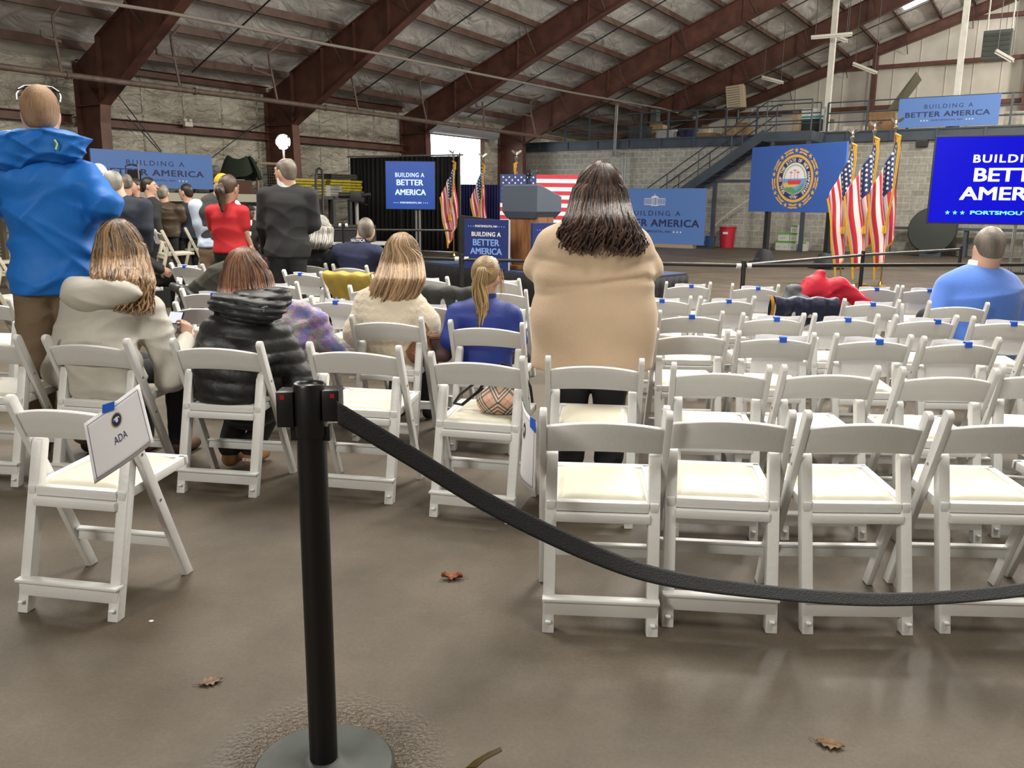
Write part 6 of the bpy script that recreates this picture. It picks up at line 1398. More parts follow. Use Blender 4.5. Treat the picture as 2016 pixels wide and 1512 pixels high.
def person(label, loc, rz, s, C):
    """C: dict of garments, pose points in figure coordinates (x right, y forward, z up, metres for a 1.75 m person times s)"""
    t = thing('person', label, 'person', loc, rz); A = lambda p: np.array(p, float)*s
    Ti = tf(loc, rz).inverted()
    def L(p):   # world point or local tuple
        return np.array(Ti @ p) if isinstance(p, Vector) else A(p)
    sit = C.get('sit', False); w_ = C.get('wide', 1.); dp = C.get('deep', w_)
    hip = L(C.get('hip', (0, 0, .93) if not sit else (0, .02, .56))); HC = L(C.get('head', (0, .02, 1.635) if not sit else (0, .06, 1.22)))
    sh = L(C.get('sh', (0, 0, 1.42) if not sit else (0, .02, 1.03)))
    ax = C.get('tilt', 0.); hy, hp, hr = C.get('headrot', (0, 0, 0)); HR = rotm(hy, hp, hr)
    sw = C.get('shw', .185)*s; tilt = C.get('shtilt', 0.)*s; tw = C.get('twist', 0.); rv = np.array((math.cos(tw), math.sin(tw), 0))
    sd_ = C.get('slope', .045)*s; SL, SR = sh-rv*sw+np.array((0, 0, -sd_-tilt)), sh+rv*sw+np.array((0, 0, -sd_+tilt))
    up = sh-hip; mid = hip+up*.5+np.array((0, C.get('hunch', 0)*-.06*s, 0)); chest = hip+up*.78+np.array((0, C.get('hunch', 0)*-.05*s, 0))
    neck = sh+(HC-sh)*.28
    aL = [L(p) for p in C.get('armL', ((-.25, -.01, 1.13), (-.25, .05, .87)) if not sit else ((-.25, .05, .80), (-.16, .28, .66)))]
    aR = [L(p) for p in C.get('armR', ((.25, -.01, 1.13), (.25, .05, .87)) if not sit else ((.25, .05, .80), (.16, .28, .66)))]
    if sit: kn = [L(p) for p in C.get('knees', ((-.11, .44, .50), (.11, .44, .50)))]; an = [L(p) for p in C.get('ankles', ((-.11, .42, .09), (.11, .42, .09)))]
    else: kn = [L(p) for p in C.get('knees', ((-.10, .02, .50), (.10, .02, .50)))]; an = [L(p) for p in C.get('ankles', ((-.11, 0, .09), (.11, 0, .09)))]
    hj = [hip+np.array((q*.085*s*w_**.5, 0, -.03*s)) for q in (-1, 1)]
    skin = C.get('skin', SKIN); res = C.get('res', .011)
    # body: one surface, mostly inside the clothes
    b = Solid(C.get('bres', .0075), .02); hs = C.get('hs', 1.)*s; head_prims(b, HC, HR, hs, neck+(sh-neck)*.6, nr=C.get('nr', .055))
    b.chain([hip, mid, chest, sh], [.10*s, .09*s, .10*s, .07*s], flat=.7)
    fa = C.get('forearm', 1.0)
    for S_, ar in ((SL, aL), (SR, aR)):
        b.chain([S_*.8+sh*.2, ar[0], ar[1]], [.04*s, .034*s*fa, .024*s*fa])
    for h_, k_, a_ in zip(hj, kn, an): b.chain([h_, k_, a_], [.055*s, .04*s, .03*s])
    body = b.build('body', skin, t)
    face_bits(body, HC, HR, hs, C.get('brow', (.12, .08, .05)))
    for nm, ar, q in (('handL', aL, -1), ('handR', aR, 1)):
        hc = C.get(nm, 'auto')
        if hc is None: continue
        if hc == 'auto': d = ar[1]-ar[0]; hc = dict(dir=d, palm=(-q, 0, 0), curl=.35)
        d = np.array(hc['dir'], float)
        hand(body, ar[1]+d/np.linalg.norm(d)*.015, d, hc['palm'], s, hc.get('curl', .4), -q*hc.get('flip', 1), skin, 'hand', body)
    # trousers
    if C.get('legs'):
        b = Solid(res, .035); lw = C.get('legw', 1.)
        b.seg(hip+A((-.05, -.0, -.02)), hip+A((.05, -.0, -.02)), .125*s*w_, flat=.9*dp/w_); b.seg(hip, mid, .135*s*w_, .125*s*w_, .75*dp/w_)
        for h_, k_, a_ in zip(hj, kn, an): b.chain([h_, k_, a_+A((0, 0, .02))], [.090*s*lw, .068*s*lw, .058*s*lw], k=.02)
        b.disp = folds(.004, 26, 9, 2.); b.cut(lambda X, Y, Z: (.05*s-Z).astype(np.float32)+0*X+0*Y); b.build('trousers', C['legs'], t)
    if C.get('skirt'): pass
    # shoes
    for a_ in an:
        b = Solid(.007, .02); yd = C.get('toe', (0, 1)); f_ = np.array((yd[0], yd[1], 0))
        b.seg(a_+A((0, -.01, -.045)), a_+f_*.15*s+A((0, 0, -.055)), .036*s, .032*s); b.seg(a_+A((0, -.01, -.04)), a_+A((0, 0, .04)), .038*s, .042*s); b.cut(lambda X, Y, Z: (a_[2]-.088*s-Z)+0*X+0*Y); b.build('shoe', C.get('shoes', M_blackp), t)
    # top
    if C.get('top'):
        tp = C['top']; g_ = tp.get('grow', 1.); b = Solid(res, tp.get('k', .045)); r_ = tp.get('r', (.165, .150, .170, .13)); hem = tp.get('hem')
        R4 = [q*s*w_*g_ for q in r_]; fl = tp.get('flat', .66)*dp/w_
        b.seg(hip+A((0, 0, tp.get('drop', -.10))), hip, R4[0]*tp.get('flare', 1.02), R4[0], fl*1.05, fl*1.05, right=rv); b.seg(hip, mid, R4[0], R4[1], fl*1.05, fl, right=rv); b.seg(mid, chest, R4[1], R4[2], fl, fl*.95, right=rv); b.seg(chest, sh-np.array((0, 0, .03*s)), R4[2], R4[3], fl*.95, fl*.8, right=rv)
        b.seg(SL+rv*.03*s, SR-rv*.03*s, tp.get('shr', .062)*.85*s*g_, flat=1.0)
        if tp.get('trap', True): b.seg(sh-np.array((0, 0, .045*s)), neck-np.array((0, 0, tp.get('necklow', .02)*s)), sw*.74, .058*s*g_, .50*.1/.1 if sw < .2*s else .42, .95, right=rv)
        sl = tp.get('sleeve', (.068, .058, .044)); ln_ = tp.get('slen', 2)
        for S_, ar in ((SL, aL), (SR, aR)):
            if ln_ == 2: b.chain([S_, ar[0], ar[1]], [sl[0]*s*g_, sl[1]*s*g_, sl[2]*s*g_], k=.03)
            elif ln_ == 1: e = S_+(ar[0]-S_)*.72; b.seg(S_, e, sl[0]*s*g_, sl[1]*s*g_, k=.03)
        for q in tp.get('extra', ()): b.seg(L(q[0]), L(q[1]), q[2]*s, q[3]*s, *(q[4:]))
        b.disp = tp.get('disp')
        if hem is not None: hz = hem*s; b.cut(lambda X, Y, Z: (hz-Z)+0*X+0*Y)
        for c in tp.get('cuts', ()): b.cut(c)
        topo = b.build(tp.get('name', 'jacket'), tp['mat'], t)
    else: topo = None
    if C.get('vest'):
        tp = C['vest']; b = Solid(res, .04); b.seg(hip, mid, .17*s*w_, .158*s*w_, .7); b.seg(mid, chest, .158*s*w_, .178*s*w_, .7, .68); b.seg(chest, sh, .178*s*w_, .15*s, .68, .6); b.seg(sh-np.array((0, 0, .02*s)), neck, .10*s, .07*s, .8, .9); b.build('vest', tp, t)
    if C.get('collar'):
        cm, cr_, hh = C['collar']; b = Solid(.006, .01); b.seg(neck-np.array((0, 0, .03*s)), neck+(HC-neck)*hh, cr_*s, cr_*.95*s, .95); b.cut(lambda X, Y, Z: (Z-(neck[2]+(HC[2]-neck[2])*hh))+0*X+0*Y); b.build('collar', cm, t)
    info = dict(t=t, hip=hip, sh=sh, HC=HC, HR=HR, neck=neck, s=hs, L=L, SL=SL, SR=SR, chest=chest, mid=mid, top=topo, body=body, an=an, kn=kn, aL=aL, aR=aR)
    hf = C.get('hair')
    if hf: hf(info)
    return info
def cap_hair(m_, **k): return lambda I: hair_cap(I['t'], I['HC'], I['HR'], I['s'], m_, **k)
# ================================================================== PEOPLE
H_ginger = mat_hair('hair_cropped_ginger', (.16, .085, .04), (.42, .26, .15), rough=.7)
H_bal = mat_hair('hair_balayage', (.035, .018, .010), (.42, .25, .12)); H_auburn = mat_hair('hair_auburn', (.022, .010, .006), (.26, .11, .055))
H_dark = mat_hair('hair_dark_brown', (.012, .006, .005), (.085, .040, .026)); H_lb = mat_hair('hair_light_brown', (.12, .07, .035), (.50, .33, .18))
H_blond = mat_hair('hair_dark_blond', (.14, .085, .035), (.52, .36, .17)); H_grey = mat_hair('hair_grey', (.16, .15, .13), (.50, .48, .44)); H_gb = mat_hair('hair_grey_brown', (.08, .065, .05), (.26, .23, .19))
H_white = mat_hair('hair_white', (.40, .40, .38), (.72, .72, .70)); H_black = mat_hair('hair_black', (.008, .006, .005), (.035, .025, .02)); H_br = mat_hair('hair_brown', (.025, .014, .009), (.12, .07, .045))
M_khaki = mat('khaki_cotton', (.16, .11, .065), .8, var=.12, bump=.2, bscale=40); M_blk_tr = mat('black_trousers', (.012, .012, .013), .75, bump=.2, bscale=30)
P_ = []
# -- 1 man in blue rain jacket
y = 4.75
M_bj = mat('blue_shell', (.010, .150, .55), .55, spec=.3, var=.06, vscale=4, bump=.6, bscale=5)
loc = (PY(104, 600, y).x, y, 0)
I = person('standing man with cropped ginger hair in a bright blue hooded rain jacket and khaki trousers', loc, .25, 1.10, dict(
    head=PY(80, 222, y+.02), sh=PY(90, 304, y), hip=PY(108, 545, y), shw=.168, slope=.115, headrot=(.17, .03, 0), armR=(PY(205, 402, y-.02), PY(150, 420, y+.33)), armL=(PY(-45, 398, y+.05), PY(60, 415, y+.36)),
    legs=M_khaki, legw=1.25, skin=SKIN, nr=.065, hair=cap_hair(H_ginger, h=.006, grow=1.09, low=-.075), handR=dict(dir=(-1, .1, .1), palm=(0, -1, 0), curl=.5), handL=dict(dir=(1, .1, .0), palm=(0, -1, 0), curl=.5),
    top=dict(mat=M_bj, name='rain_jacket', r=(.205, .195, .205, .15), flat=.62, sleeve=(.083, .076, .062), hem=.845, drop=-.20, flare=.98, disp=folds(.015, 24, 5, .7, zmid=1.15, zw=.28), shr=.075, necklow=.05)))
t = I['t']; s = I['s']; b = Solid(.009, .03); nk = I['neck']+np.array((0, .0, .045))
for k in range(12):
    a = 2*PI*k/12; a2 = 2*PI*(k+1)/12; f_ = lambda q: nk+np.array((.135*math.cos(q)-.02, .10*math.sin(q)-.01, -.035+.02*math.sin(q)*0))*s
    b.seg(f_(a), f_(a2), .038*s, .038*s)
b.ell(nk+np.array((-.16, -.06, -.10))*s, np.array((.11, .07, .09))*s, k=.06); b.ell(nk+np.array((.10, -.06, -.06))*s, np.array((.085, .07, .075))*s, k=.04); b.ell(nk+np.array((0, -.09, -.07))*s, np.array((.18, .05, .06))*s, k=.05)
b.disp = folds(.013, 50, 12, 1.); b.build('hood', M_bj, t)
g = MB(); p = I['L'](PY(107, 275, y-.14)); g.tube([p, p+np.array((.012, 0, -.02)), p+np.array((.004, -.01, -.05))], .005, 6); g.build('cord_lock', mat('lime_cord', (.55, .65, .10), .5), t)
g = MB(); p = I['L'](PY(22, 272, y-.16)); g.tube([p+np.array((.026*math.cos(q), 0, .018*math.sin(q))) for q in np.linspace(0, 6.3, 14)], .004, 6); g.build('hood_ring', mat('tan_cord', (.3, .25, .15), .6), t)
# sunglasses pushed up on his head
HCw = tf(loc, .25) @ Vector(I['HC']); sg = thing('sunglasses', 'white-armed sunglasses pushed up on the head of the man in blue', 'glasses', tuple(HCw-Vector((0, 0, .012))), .42)
g = MB(); k_ = 1.2
for q in (-1, 1): g.tube([(q*.084*k_, -.045*k_, .055*k_), (q*.087*k_, .0, .085*k_), (q*.075*k_, .05*k_, .112*k_)], .0045, 6)
g.build('arm', mat('grey_plastic', (.25, .25, .25), .3), sg, True); g = MB()
for q in (-1, 1): g.grid(lambda i, j: Vector((q*(.012+.055*i)*k_, (.072-.02*i)*k_, (.085+.035*j)*k_)), 6, 5)
g.tube([(-.078*k_, -.012*k_, .103*k_), (-.055*k_, .02*k_, .122*k_), (0, .03*k_, .129*k_), (.055*k_, .02*k_, .122*k_), (.082*k_, -.015*k_, .10*k_)], .006, 6); g.build('lens', M_blkpl, sg, True)
# -- 2 woman in light grey hooded jacket, leaning forward
ch = CH['B1']; y = 4.47; M_gj = mat('grey_shell', (.50, .475, .42), .6, var=.04, bump=.6, bscale=6)
M_dark_tr = mat('dark_jeans', (.015, .016, .02), .8)
def hair2(I): long_hair(I['t'], I['HC'], I['HR'], I['s'], H_bal, [(-.09, .078, .085, .0, 0), (-.02, .110, .115, -.01, .0), (.06, .122, .125, -.02, .0), (.14, .135, .12, -.03, .01), (.22, .12, .09, -.05, .035), (.32, .085, .06, -.06, .06)], N=380, wave=(.034, .0, 32.), r=.0085, seed=3, spread=130, endvar=.16, top_light=.5, yb=I['sh'][1]-.17)
I = person('seated woman with long wavy highlighted hair in a light grey hooded jacket, reading a phone', (ch.location.x, ch.location.y, 0), ch.rotation_euler.z, 1.04, dict(sit=True,
    head=PY(240, 482, y+.20), sh=PY(226, 580, y+.08), hip=PY(200, 738, y+.06), shw=.185, slope=.07, shtilt=-.01, hunch=1.2, headrot=(-.1, -.45, 0), armR=(PY(338, 742, y-.02), PY(366, 672, y+.30)), armL=(PY(112, 730, y+.05), PY(215, 735, y+.4)),
    legs=M_dark_tr, hair=hair2, handR=dict(dir=(-.15, .45, .9), palm=(-1, .3, 0), curl=.9), shoes=mat('brown_boot', (.10, .05, .025), .6),
    top=dict(mat=M_gj, name='hooded_jacket', r=(.215, .215, .215, .165), flat=.70, sleeve=(.082, .080, .055), drop=-.13, flare=1.10, disp=folds(.017, 24, 6, 2.2, zmid=.62, zw=.25), shr=.085, k=.06, hem=.335, extra=(((-.08, .0, .60), (-.08, -.01, .47), .13, .12, .8, .8), ((.08, .0, .60), (.08, -.01, .47), .13, .12, .8, .8)))))
t = I['t']; s = I['s']; b = Solid(.009, .05); c = I['L'](PY(170, 582, y-.13)); b.ell(c, (.150, .075, .085)); b.ell(c+np.array((.16, .02, .02)), (.13, .07, .07)); b.seg(c+np.array((-.10, .04, .05)), c+np.array((.22, .10, .04)), .045)
b.disp = folds(.008, 30, 8, 4.); b.build('hood', M_gj, t)
ph = thing('phone', 'smartphone held up by the woman in the light grey jacket', 'phone', tuple(PY(345, 628, y+.36)), -.4); g = MB(); g.box((-.05, -.004, -.03), (.05, .004, .045), Matrix.Rotation(-.5, 4, 'X'), bev=.002); g.build('body', M_blkpl, ph)
g = MB(); g.box((-.046, -.0052, -.026), (.046, -.0042, .041), Matrix.Rotation(-.5, 4, 'X')); g.build('screen', mat('phone_screen', (.3, .3, .33), .2, emit=(.75, .78, .85), estr=.6), ph)
# -- 3 woman in black puffer jacket
ch = CH['B2']; y = 4.40; M_pf = mat('black_quilted_nylon', (.008, .0085, .010), .5, bump=.25, bscale=22)
def quilt(zp, amp, X, Y, Z): return (-amp*np.sqrt(np.abs(np.sin(PI*(Z+.05*X*X+.012*np.sin(9*X))/zp)))+amp*.6+.003*np.sin(38*X+12*Z)*np.sin(30*Z+9*Y)).astype(np.float32)
def hair3(I): long_hair(I['t'], I['HC'], I['HR'], I['s'], H_auburn, [(-.09, .080, .088, 0, 0), (-.02, .108, .112, -.01, 0), (.06, .128, .122, -.015, 0), (.13, .135, .118, -.02, 0), (.19, .130, .10, -.02, -.005), (.24, .12, .085, -.02, -.01)], N=380, wave=(.006, .05, 12.), r=.0075, seed=5, spread=128, endvar=.05, yb=I['sh'][1]-.13)
I = person('seated woman with straight auburn hair in a black quilted hooded jacket', (ch.location.x, ch.location.y, 0), ch.rotation_euler.z, 1.04, dict(sit=True,
    head=PY(487, 536, y+.16), sh=PY(486, 632, y+.08), hip=PY(486, 745, y+.06), shw=.165, slope=.07, hunch=.8, headrot=(.0, -.2, 0), armR=(PY(592, 748, y+.02), PY(560, 700, y+.38)), armL=(PY(400, 720, y+.02), PY(430, 690, y+.42)),
    knees=((-.13, .44, .50), (.13, .44, .50)), ankles=[(-.13, .20, .10), (-.02, .22, .10)], legs=M_blk_tr, hair=hair3, shoes=mat('tan_suede', (.28, .13, .05), .8),
    top=dict(mat=M_pf, name='puffer_jacket', r=(.195, .205, .205, .155), flat=.72, sleeve=(.078, .078, .062), drop=-.15, flare=.80, disp=lambda X, Y, Z: quilt(.070, .012, X, Y, Z), shr=.08, k=.05, extra=(((-.05, .0, .60), (-.05, -.03, .47), .14, .12, .75, .7), ((.05, .0, .60), (.05, -.03, .47), .14, .12, .75, .7)))))
t = I['t']; b = Solid(.008, .04); c = I['L'](PY(482, 594, y-.04)); b.seg(c+np.array((-.15, .05, -.02)), c+np.array((.17, .06, .02)), .055); b.ell(c+np.array((0, -.0, -.015)), (.19, .085, .062)); b.ell(c+np.array((.06, -.03, -.055)), (.15, .07, .05))
b.disp = lambda X, Y, Z: quilt(.035, .010, X, Y, Z+.25*X*X); b.build('hood', M_pf, t)
g = MB(); p = I['L'](PY(515, 606, y-.21)); g.tube([p, p+np.array((.03, 0, .008))], .003, 6); g.tube([p+np.array((.012, 0, 0)), p+np.array((.010, 0, -.02))], .002, 5); g.build('pull_tab', M_galv, t)
an = I['an'][1]; g = MB(); put_text(g, 'SOREL', an[0]-.028, an[0]+.028, an[2]-.045, an[2]-.028, y=an[1]-.058, bold=.03); g.build('heel_print', M_txt_white, t)
# -- 4 standing woman in beige cardigan
y = 4.45; loc = (PY(1166, 700, y).x, y, 0); M_bg = mat('beige_knit', (.56, .415, .285), .85, var=.05, vscale=3, bump=.10, bscale=60, sheen=.2)
def hair4(I): long_hair(I['t'], I['HC'], I['HR'], I['s'], H_dark, [(-.09, .083, .09, 0, 0), (-.02, .112, .115, -.01, 0), (.06, .132, .128, -.02, 0), (.14, .150, .135, -.03, .0), (.21, .185, .140, -.04, .01), (.25, .19, .12, -.06, .02), (.30, .15, .09, -.08, .02)], N=460, wave=(.036, .10, 50.), r=.0085, seed=9, spread=135, endvar=.10, yb=I['sh'][1]-.20)
def fold4(X, Y, Z):
    f1 = .014*np.exp(-((Z-(1.03+.05*np.sin(5*X+.6)))/.016)**2)*(.6+.4*np.sin(4*X)); f2 = .007*np.exp(-((Z-(1.155+.06*np.abs(X)))/.014)**2)*np.exp(-((np.abs(X)-.22)/.12)**2); f3 = .010*np.exp(-((Z-(1.07+.03*np.sin(4*X)))/.012)**2)*(np.abs(X) < .26)
    return (f1+f2+f3-.012*np.exp(-((Z-1.09)/.05)**2)+.004*np.sin(16*X+2*np.sin(8*Z))*np.exp(-((Z-.7)/.14)**2)*1.4+.003*np.exp(-((X-.01)/.004)**2)).astype(np.float32)
I = person('standing woman seen from behind with long dark curly-ended hair, a beige cardigan and black trousers', loc, 0, .975, dict(
    head=PY(1180, 371, y+.02), sh=PY(1168, 472, y), hip=(0, 0, .93), hs=1.1, shw=.215, slope=.035, armR=((.275, .10, 1.16), (.06, .33, 1.13)), armL=((-.275, .10, 1.16), (-.06, .33, 1.11)), handR=dict(dir=(-1, .2, 0), palm=(0, -1, 0)), handL=dict(dir=(1, .2, 0), palm=(0, -1, 0)),
    legs=M_blk_tr, legw=1.38, wide=1.45, deep=1.5, hair=hair4, toe=(0, 1),
    top=dict(mat=M_bg, name='cardigan', r=(.300/1.45, .255/1.45, .255/1.45, .185/1.45), flat=.74, sleeve=(.092, .090, .06), hem=.62, drop=-.42, flare=1.01, disp=fold4, shr=.10, k=.07,
        extra=(((-.0, 0, 1.22), (0, 0, 1.12), .268, .262, .74, .74), ((0, 0, 1.02), (0, 0, .88), .285, .302, .74, .76), ((-.0, 0, .86), (0, 0, .66), .300, .305, .74, .70)))))
# -- 5 woman in cream knit poncho
ch = CH['C2']; y = 5.36; M_cr = mat('cream_knit', (.66, .58, .45), .9, bump=.3, bscale=90, sheen=.3)
def knit(X, Y, Z):
    c = np.abs(np.sin(PI*X/.045)); tw = np.sin(2*PI*Z/.05+3.2*np.abs(np.sin(PI*X/.09))); dm = np.abs(np.sin(PI*(X+Z)/.03)*np.sin(PI*(X-Z)/.03))
    return (-.0045*c*(.5+.5*tw)-.003*dm+.008*np.sin(9*X+4*np.sin(5*Z))).astype(np.float32)
def hair5(I): long_hair(I['t'], I['HC'], I['HR'], I['s'], H_lb, [(-.09, .080, .085, 0, 0), (-.02, .112, .11, -.01, 0), (.06, .135, .12, -.02, .0), (.14, .155, .12, -.03, -.01), (.24, .16, .10, -.05, -.05), (.34, .13, .07, -.07, -.11), (.44, .08, .05, -.08, -.15)], N=380, wave=(.012, .05, 16.), r=.007, seed=12, spread=132, endvar=.30, core=True, yb=I['sh'][1]-.15)
I = person('seated woman with long straight light brown hair in a cream cable-knit poncho, reading a phone', (ch.location.x, ch.location.y, 0), ch.rotation_euler.z, 1.0, dict(sit=True,
    head=PY(793, 498, y+.20), sh=PY(768, 575, y+.10), hip=PY(770, 665, y+.08), shw=.135, slope=.08, hunch=1., headrot=(-.25, -.4, .1), armR=(PY(838, 640, y+.02), PY(846, 652, y+.28)), armL=(PY(706, 650, y+.05), PY(750, 650, y+.36)),
    legs=M_dark_tr, hair=hair5, handR=dict(dir=(.1, .6, .6), palm=(-1, .2, 0), curl=.8),
    top=dict(mat=M_cr, name='knit_poncho', r=(.215, .205, .185, .14), flat=.70, sleeve=(.085, .095, .05), drop=-.08, flare=1.02, disp=knit, shr=.085, k=.07)))
b = Solid(.008, .02); nk = I['neck']; b.seg(nk+np.array((0, 0, -.04)), nk+(I['HC']-nk)*.45, .078, .07); b.build('roll_collar', M_cr, I['t'])
ph = thing('phone', 'pale smartphone in the hand of the woman in the cream poncho', 'phone', tuple(PY(853, 636, y+.36)), -.6); g = MB(); g.box((-.04, -.004, -.025), (.04, .004, .05), Matrix.Rotation(-.7, 4, 'X'), bev=.002); g.build('body', mat('pink_phone', (.45, .33, .34), .4), ph)
g = MB(); g.box((.01, -.006, .02), (.035, -.004, .045), Matrix.Rotation(-.7, 4, 'X')); g.build('camera_bump', M_blkpl, ph)
# -- 6 woman in royal blue blazer
ch = CH['C3']; y = 5.16; M_bz = mat('royal_blazer', (.012, .032, .235), .6, bump=.1, bscale=60)
def hair6(I):
    c = hair_cap(I['t'], I['HC'], I['HR'], I['s'], H_blond, h=.006, grow=1.07, low=-.06); rn = random.Random(4); g = MB(); vals = []; HC, HR, s = I['HC'], I['HR'], I['s']
    T = lambda p: HC+HR@(np.array(p)*s)
    knot = T((.02, -.118, .045))
    for k in range(150):   # hair drawn back to the tie
        a = rn.uniform(0, 2*PI); st = T((.080*math.cos(a)*1.0, .0+.03*math.sin(a), .03+.095*math.sin(a) if math.sin(a) > -.6 else -.03)); mid_ = (st+knot)/2; o_ = mid_-T((0, -.01, .02)); o_ = o_/max(1e-6, np.linalg.norm(o_)); mid_ = T((0, -.01, .02))+o_*.101*s
        g.tube([st, mid_, knot], [.005, .0055, .004], 5); vals += [rn.random()]*15
    for k in range(120):
        a = rn.uniform(0, 2*PI); r_ = rn.random()**.5; ph = rn.random()*6; Ln = rn.uniform(.26, .36); pts = []; rr = []
        for j in range(12):
            q = j/11; w_ = (.012+.038*math.sin(min(1, q*1.6)*PI*.62))*(1-.3*q); pts.append((knot[0]+.012*q+r_*w_*math.cos(a)+.010*math.sin(9*q+ph*.3), knot[1]-.035*math.sin(min(1, q*3)*PI/2)-.0*q+r_*w_*.7*math.sin(a), knot[2]+.02*math.sin(min(1, q*4)*PI)-Ln*q**1.15)); rr.append(.0065*(1-.6*q))
        g.tube(pts, rr, 5); vals += [rn.random()]*60
    me = g.mesh('ponytail', H_blond, 'all'); lock_attr(me, 0, vals); obj('ponytail', me, c)
    g = MB(); vals = []
    for k in range(34):   # loose strands at the sides
        q = rn.choice((-1, 1)); st = T((q*.078, .02+rn.uniform(-.03, .03), rn.uniform(-.02, .06))); d = rn.uniform(.06, .14); g.tube([st, st+np.array((q*.014, -.01, -d*.5)), st+np.array((q*rn.uniform(.0, .03), -.01, -d))], [.0022, .002, .001], 4); vals += [.8]*12
    me = g.mesh('loose_strands', H_blond); lock_attr(me, 0, vals); obj('loose_strands', me, c)
I = person('seated woman with a dark blond ponytail in a royal blue blazer', (ch.location.x, ch.location.y, 0), ch.rotation_euler.z, .93, dict(sit=True,
    head=PY(958, 545, y+.10), sh=PY(953, 604, y+.07), hip=PY(953, 690, y+.06), shw=.185, slope=.05, hs=1.08, headrot=(-.25, -.15, 0), armR=(PY(1018, 668, y+.04), PY(990, 690, y+.3)), armL=(PY(887, 668, y+.04), PY(920, 690, y+.3)), legs=M_dark_tr, hair=hair6,
    top=dict(mat=M_bz, name='blazer', r=(.175, .170, .195, .155), flat=.68, sleeve=(.072, .066, .05), drop=-.10, flare=1.08, shr=.072, disp=folds(.004, 16, 6, 1.), k=.04), collar=(M_bz, .078, .28)))
# -- 7 man with lettered collar
def seatat(px, py, yy, lab, rz=-.35, fwd=.05):
    p = PY(px, py, yy); t = dup(chair0); t.location = (p.x, yy-fwd, 0); t.rotation_euler = (0, 0, rz); return tag(t, lab, 'chair', 'white folding chairs set out in rows')
M_nv = mat('navy_fleece', (.018, .024, .062), .85, bump=.2, bscale=30); y = 9.65
seatat(702, 540, y, 'white folding chair the man in the navy lettered-collar jacket sits on')
I = person('seated man with short grey hair in a navy jacket with a lettered collar', (PY(702, 540, y).x, y, 0), -.35, 1.08, dict(sit=True,
    hs=1.05, head=PY(721, 453, y+.02), sh=PY(704, 488, y), hip=(0, .02, .56), shw=.215, skin=SKIN, headrot=(.35, 0, 0), nr=.065, legs=M_dark_tr, hair=cap_hair(H_gb, h=.007, grow=1.02), wide=1.1, bres=.009,
    top=dict(mat=M_nv, name='fleece_jacket', r=(.185, .18, .20, .165), flat=.66, sleeve=(.085, .075, .05), drop=-.1, shr=.075, disp=folds(.006, 18, 6, 3.)), collar=(M_nv, .100, .42)))
nk, HC = I['neck'], I['HC']; g = MB()
vs, fs = text_geo('NAUTICA', .03, 1.05)
g.add([(nk[0]+.1115*math.sin((a-.5)*1.6+.25), nk[1]-.1115*math.cos((a-.5)*1.6+.25), nk[2]+.016+b_*.034) for a, b_ in vs], fs); g.build('collar_lettering', M_txt_white, I['t'])
# -- 8 grey haired woman
y = 9.9; M_dg = mat('charcoal_wool', (.022, .024, .026), .9, bump=.2, bscale=40)
seatat(624, 540, y, 'white folding chair the grey haired woman sits on')
def hair8(I): long_hair(I['t'], I['HC'], I['HR'], I['s'], H_grey, [(-.09, .08, .085, 0, 0), (-.02, .112, .11, -.01, 0), (.06, .125, .12, -.02, -.01), (.14, .14, .11, -.03, -.03), (.21, .12, .09, -.04, -.05)], N=230, wave=(.012, .02, 25.), r=.009, seed=21, spread=125, endvar=.06, h=.013, yb=I['sh'][1]-.13)
I = person('seated woman with shoulder-length grey hair in a charcoal top', (PY(622, 540, y).x, y, 0), -.45, 1.04, dict(sit=True,
    hs=1.1, head=PY(634, 448, y+.03), sh=PY(621, 497, y), hip=(0, .02, .56), shw=.18, headrot=(-.6, -.05, 0), legs=M_dark_tr, hair=hair8, bres=.009,
    top=dict(mat=M_dg, name='charcoal_top', r=(.18, .175, .19, .15), flat=.68, sleeve=(.078, .07, .05), drop=-.1, shr=.072, disp=folds(.005, 18, 6, 5.))))
# -- 9 man in charcoal suit
y = 9.3; M_st = mat('charcoal_suit', (.019, .020, .022), .8, var=.08, bump=.1, bscale=80)
I = person('standing man in a charcoal suit, balding at the crown, head turned left', (PY(562, 480, y).x, y, 0), .05, 1.07, dict(
    hs=1.12, slope=.055, head=PY(561, 338, y), sh=PY(566, 373, y), hip=PY(566, 490, y), shw=.225, headrot=(1.0, .05, 0), armL=(PY(518, 445, y+.03), PY(524, 492, y+.12)), armR=(PY(618, 440, y+.05), PY(600, 455, y+.32)), legs=M_st, legw=1.25, nr=.068, hair=cap_hair(H_gb, h=.007, grow=1.03, bald=True), bres=.009,
    top=dict(mat=M_st, name='suit_jacket', r=(.215, .205, .225, .185), flat=.66, sleeve=(.080, .072, .055), hem=.80, drop=-.24, flare=1.04, shr=.078, disp=folds(.009, 14, 8, 1., zmid=1.1)), collar=(M_txt_white, .090, .50)))
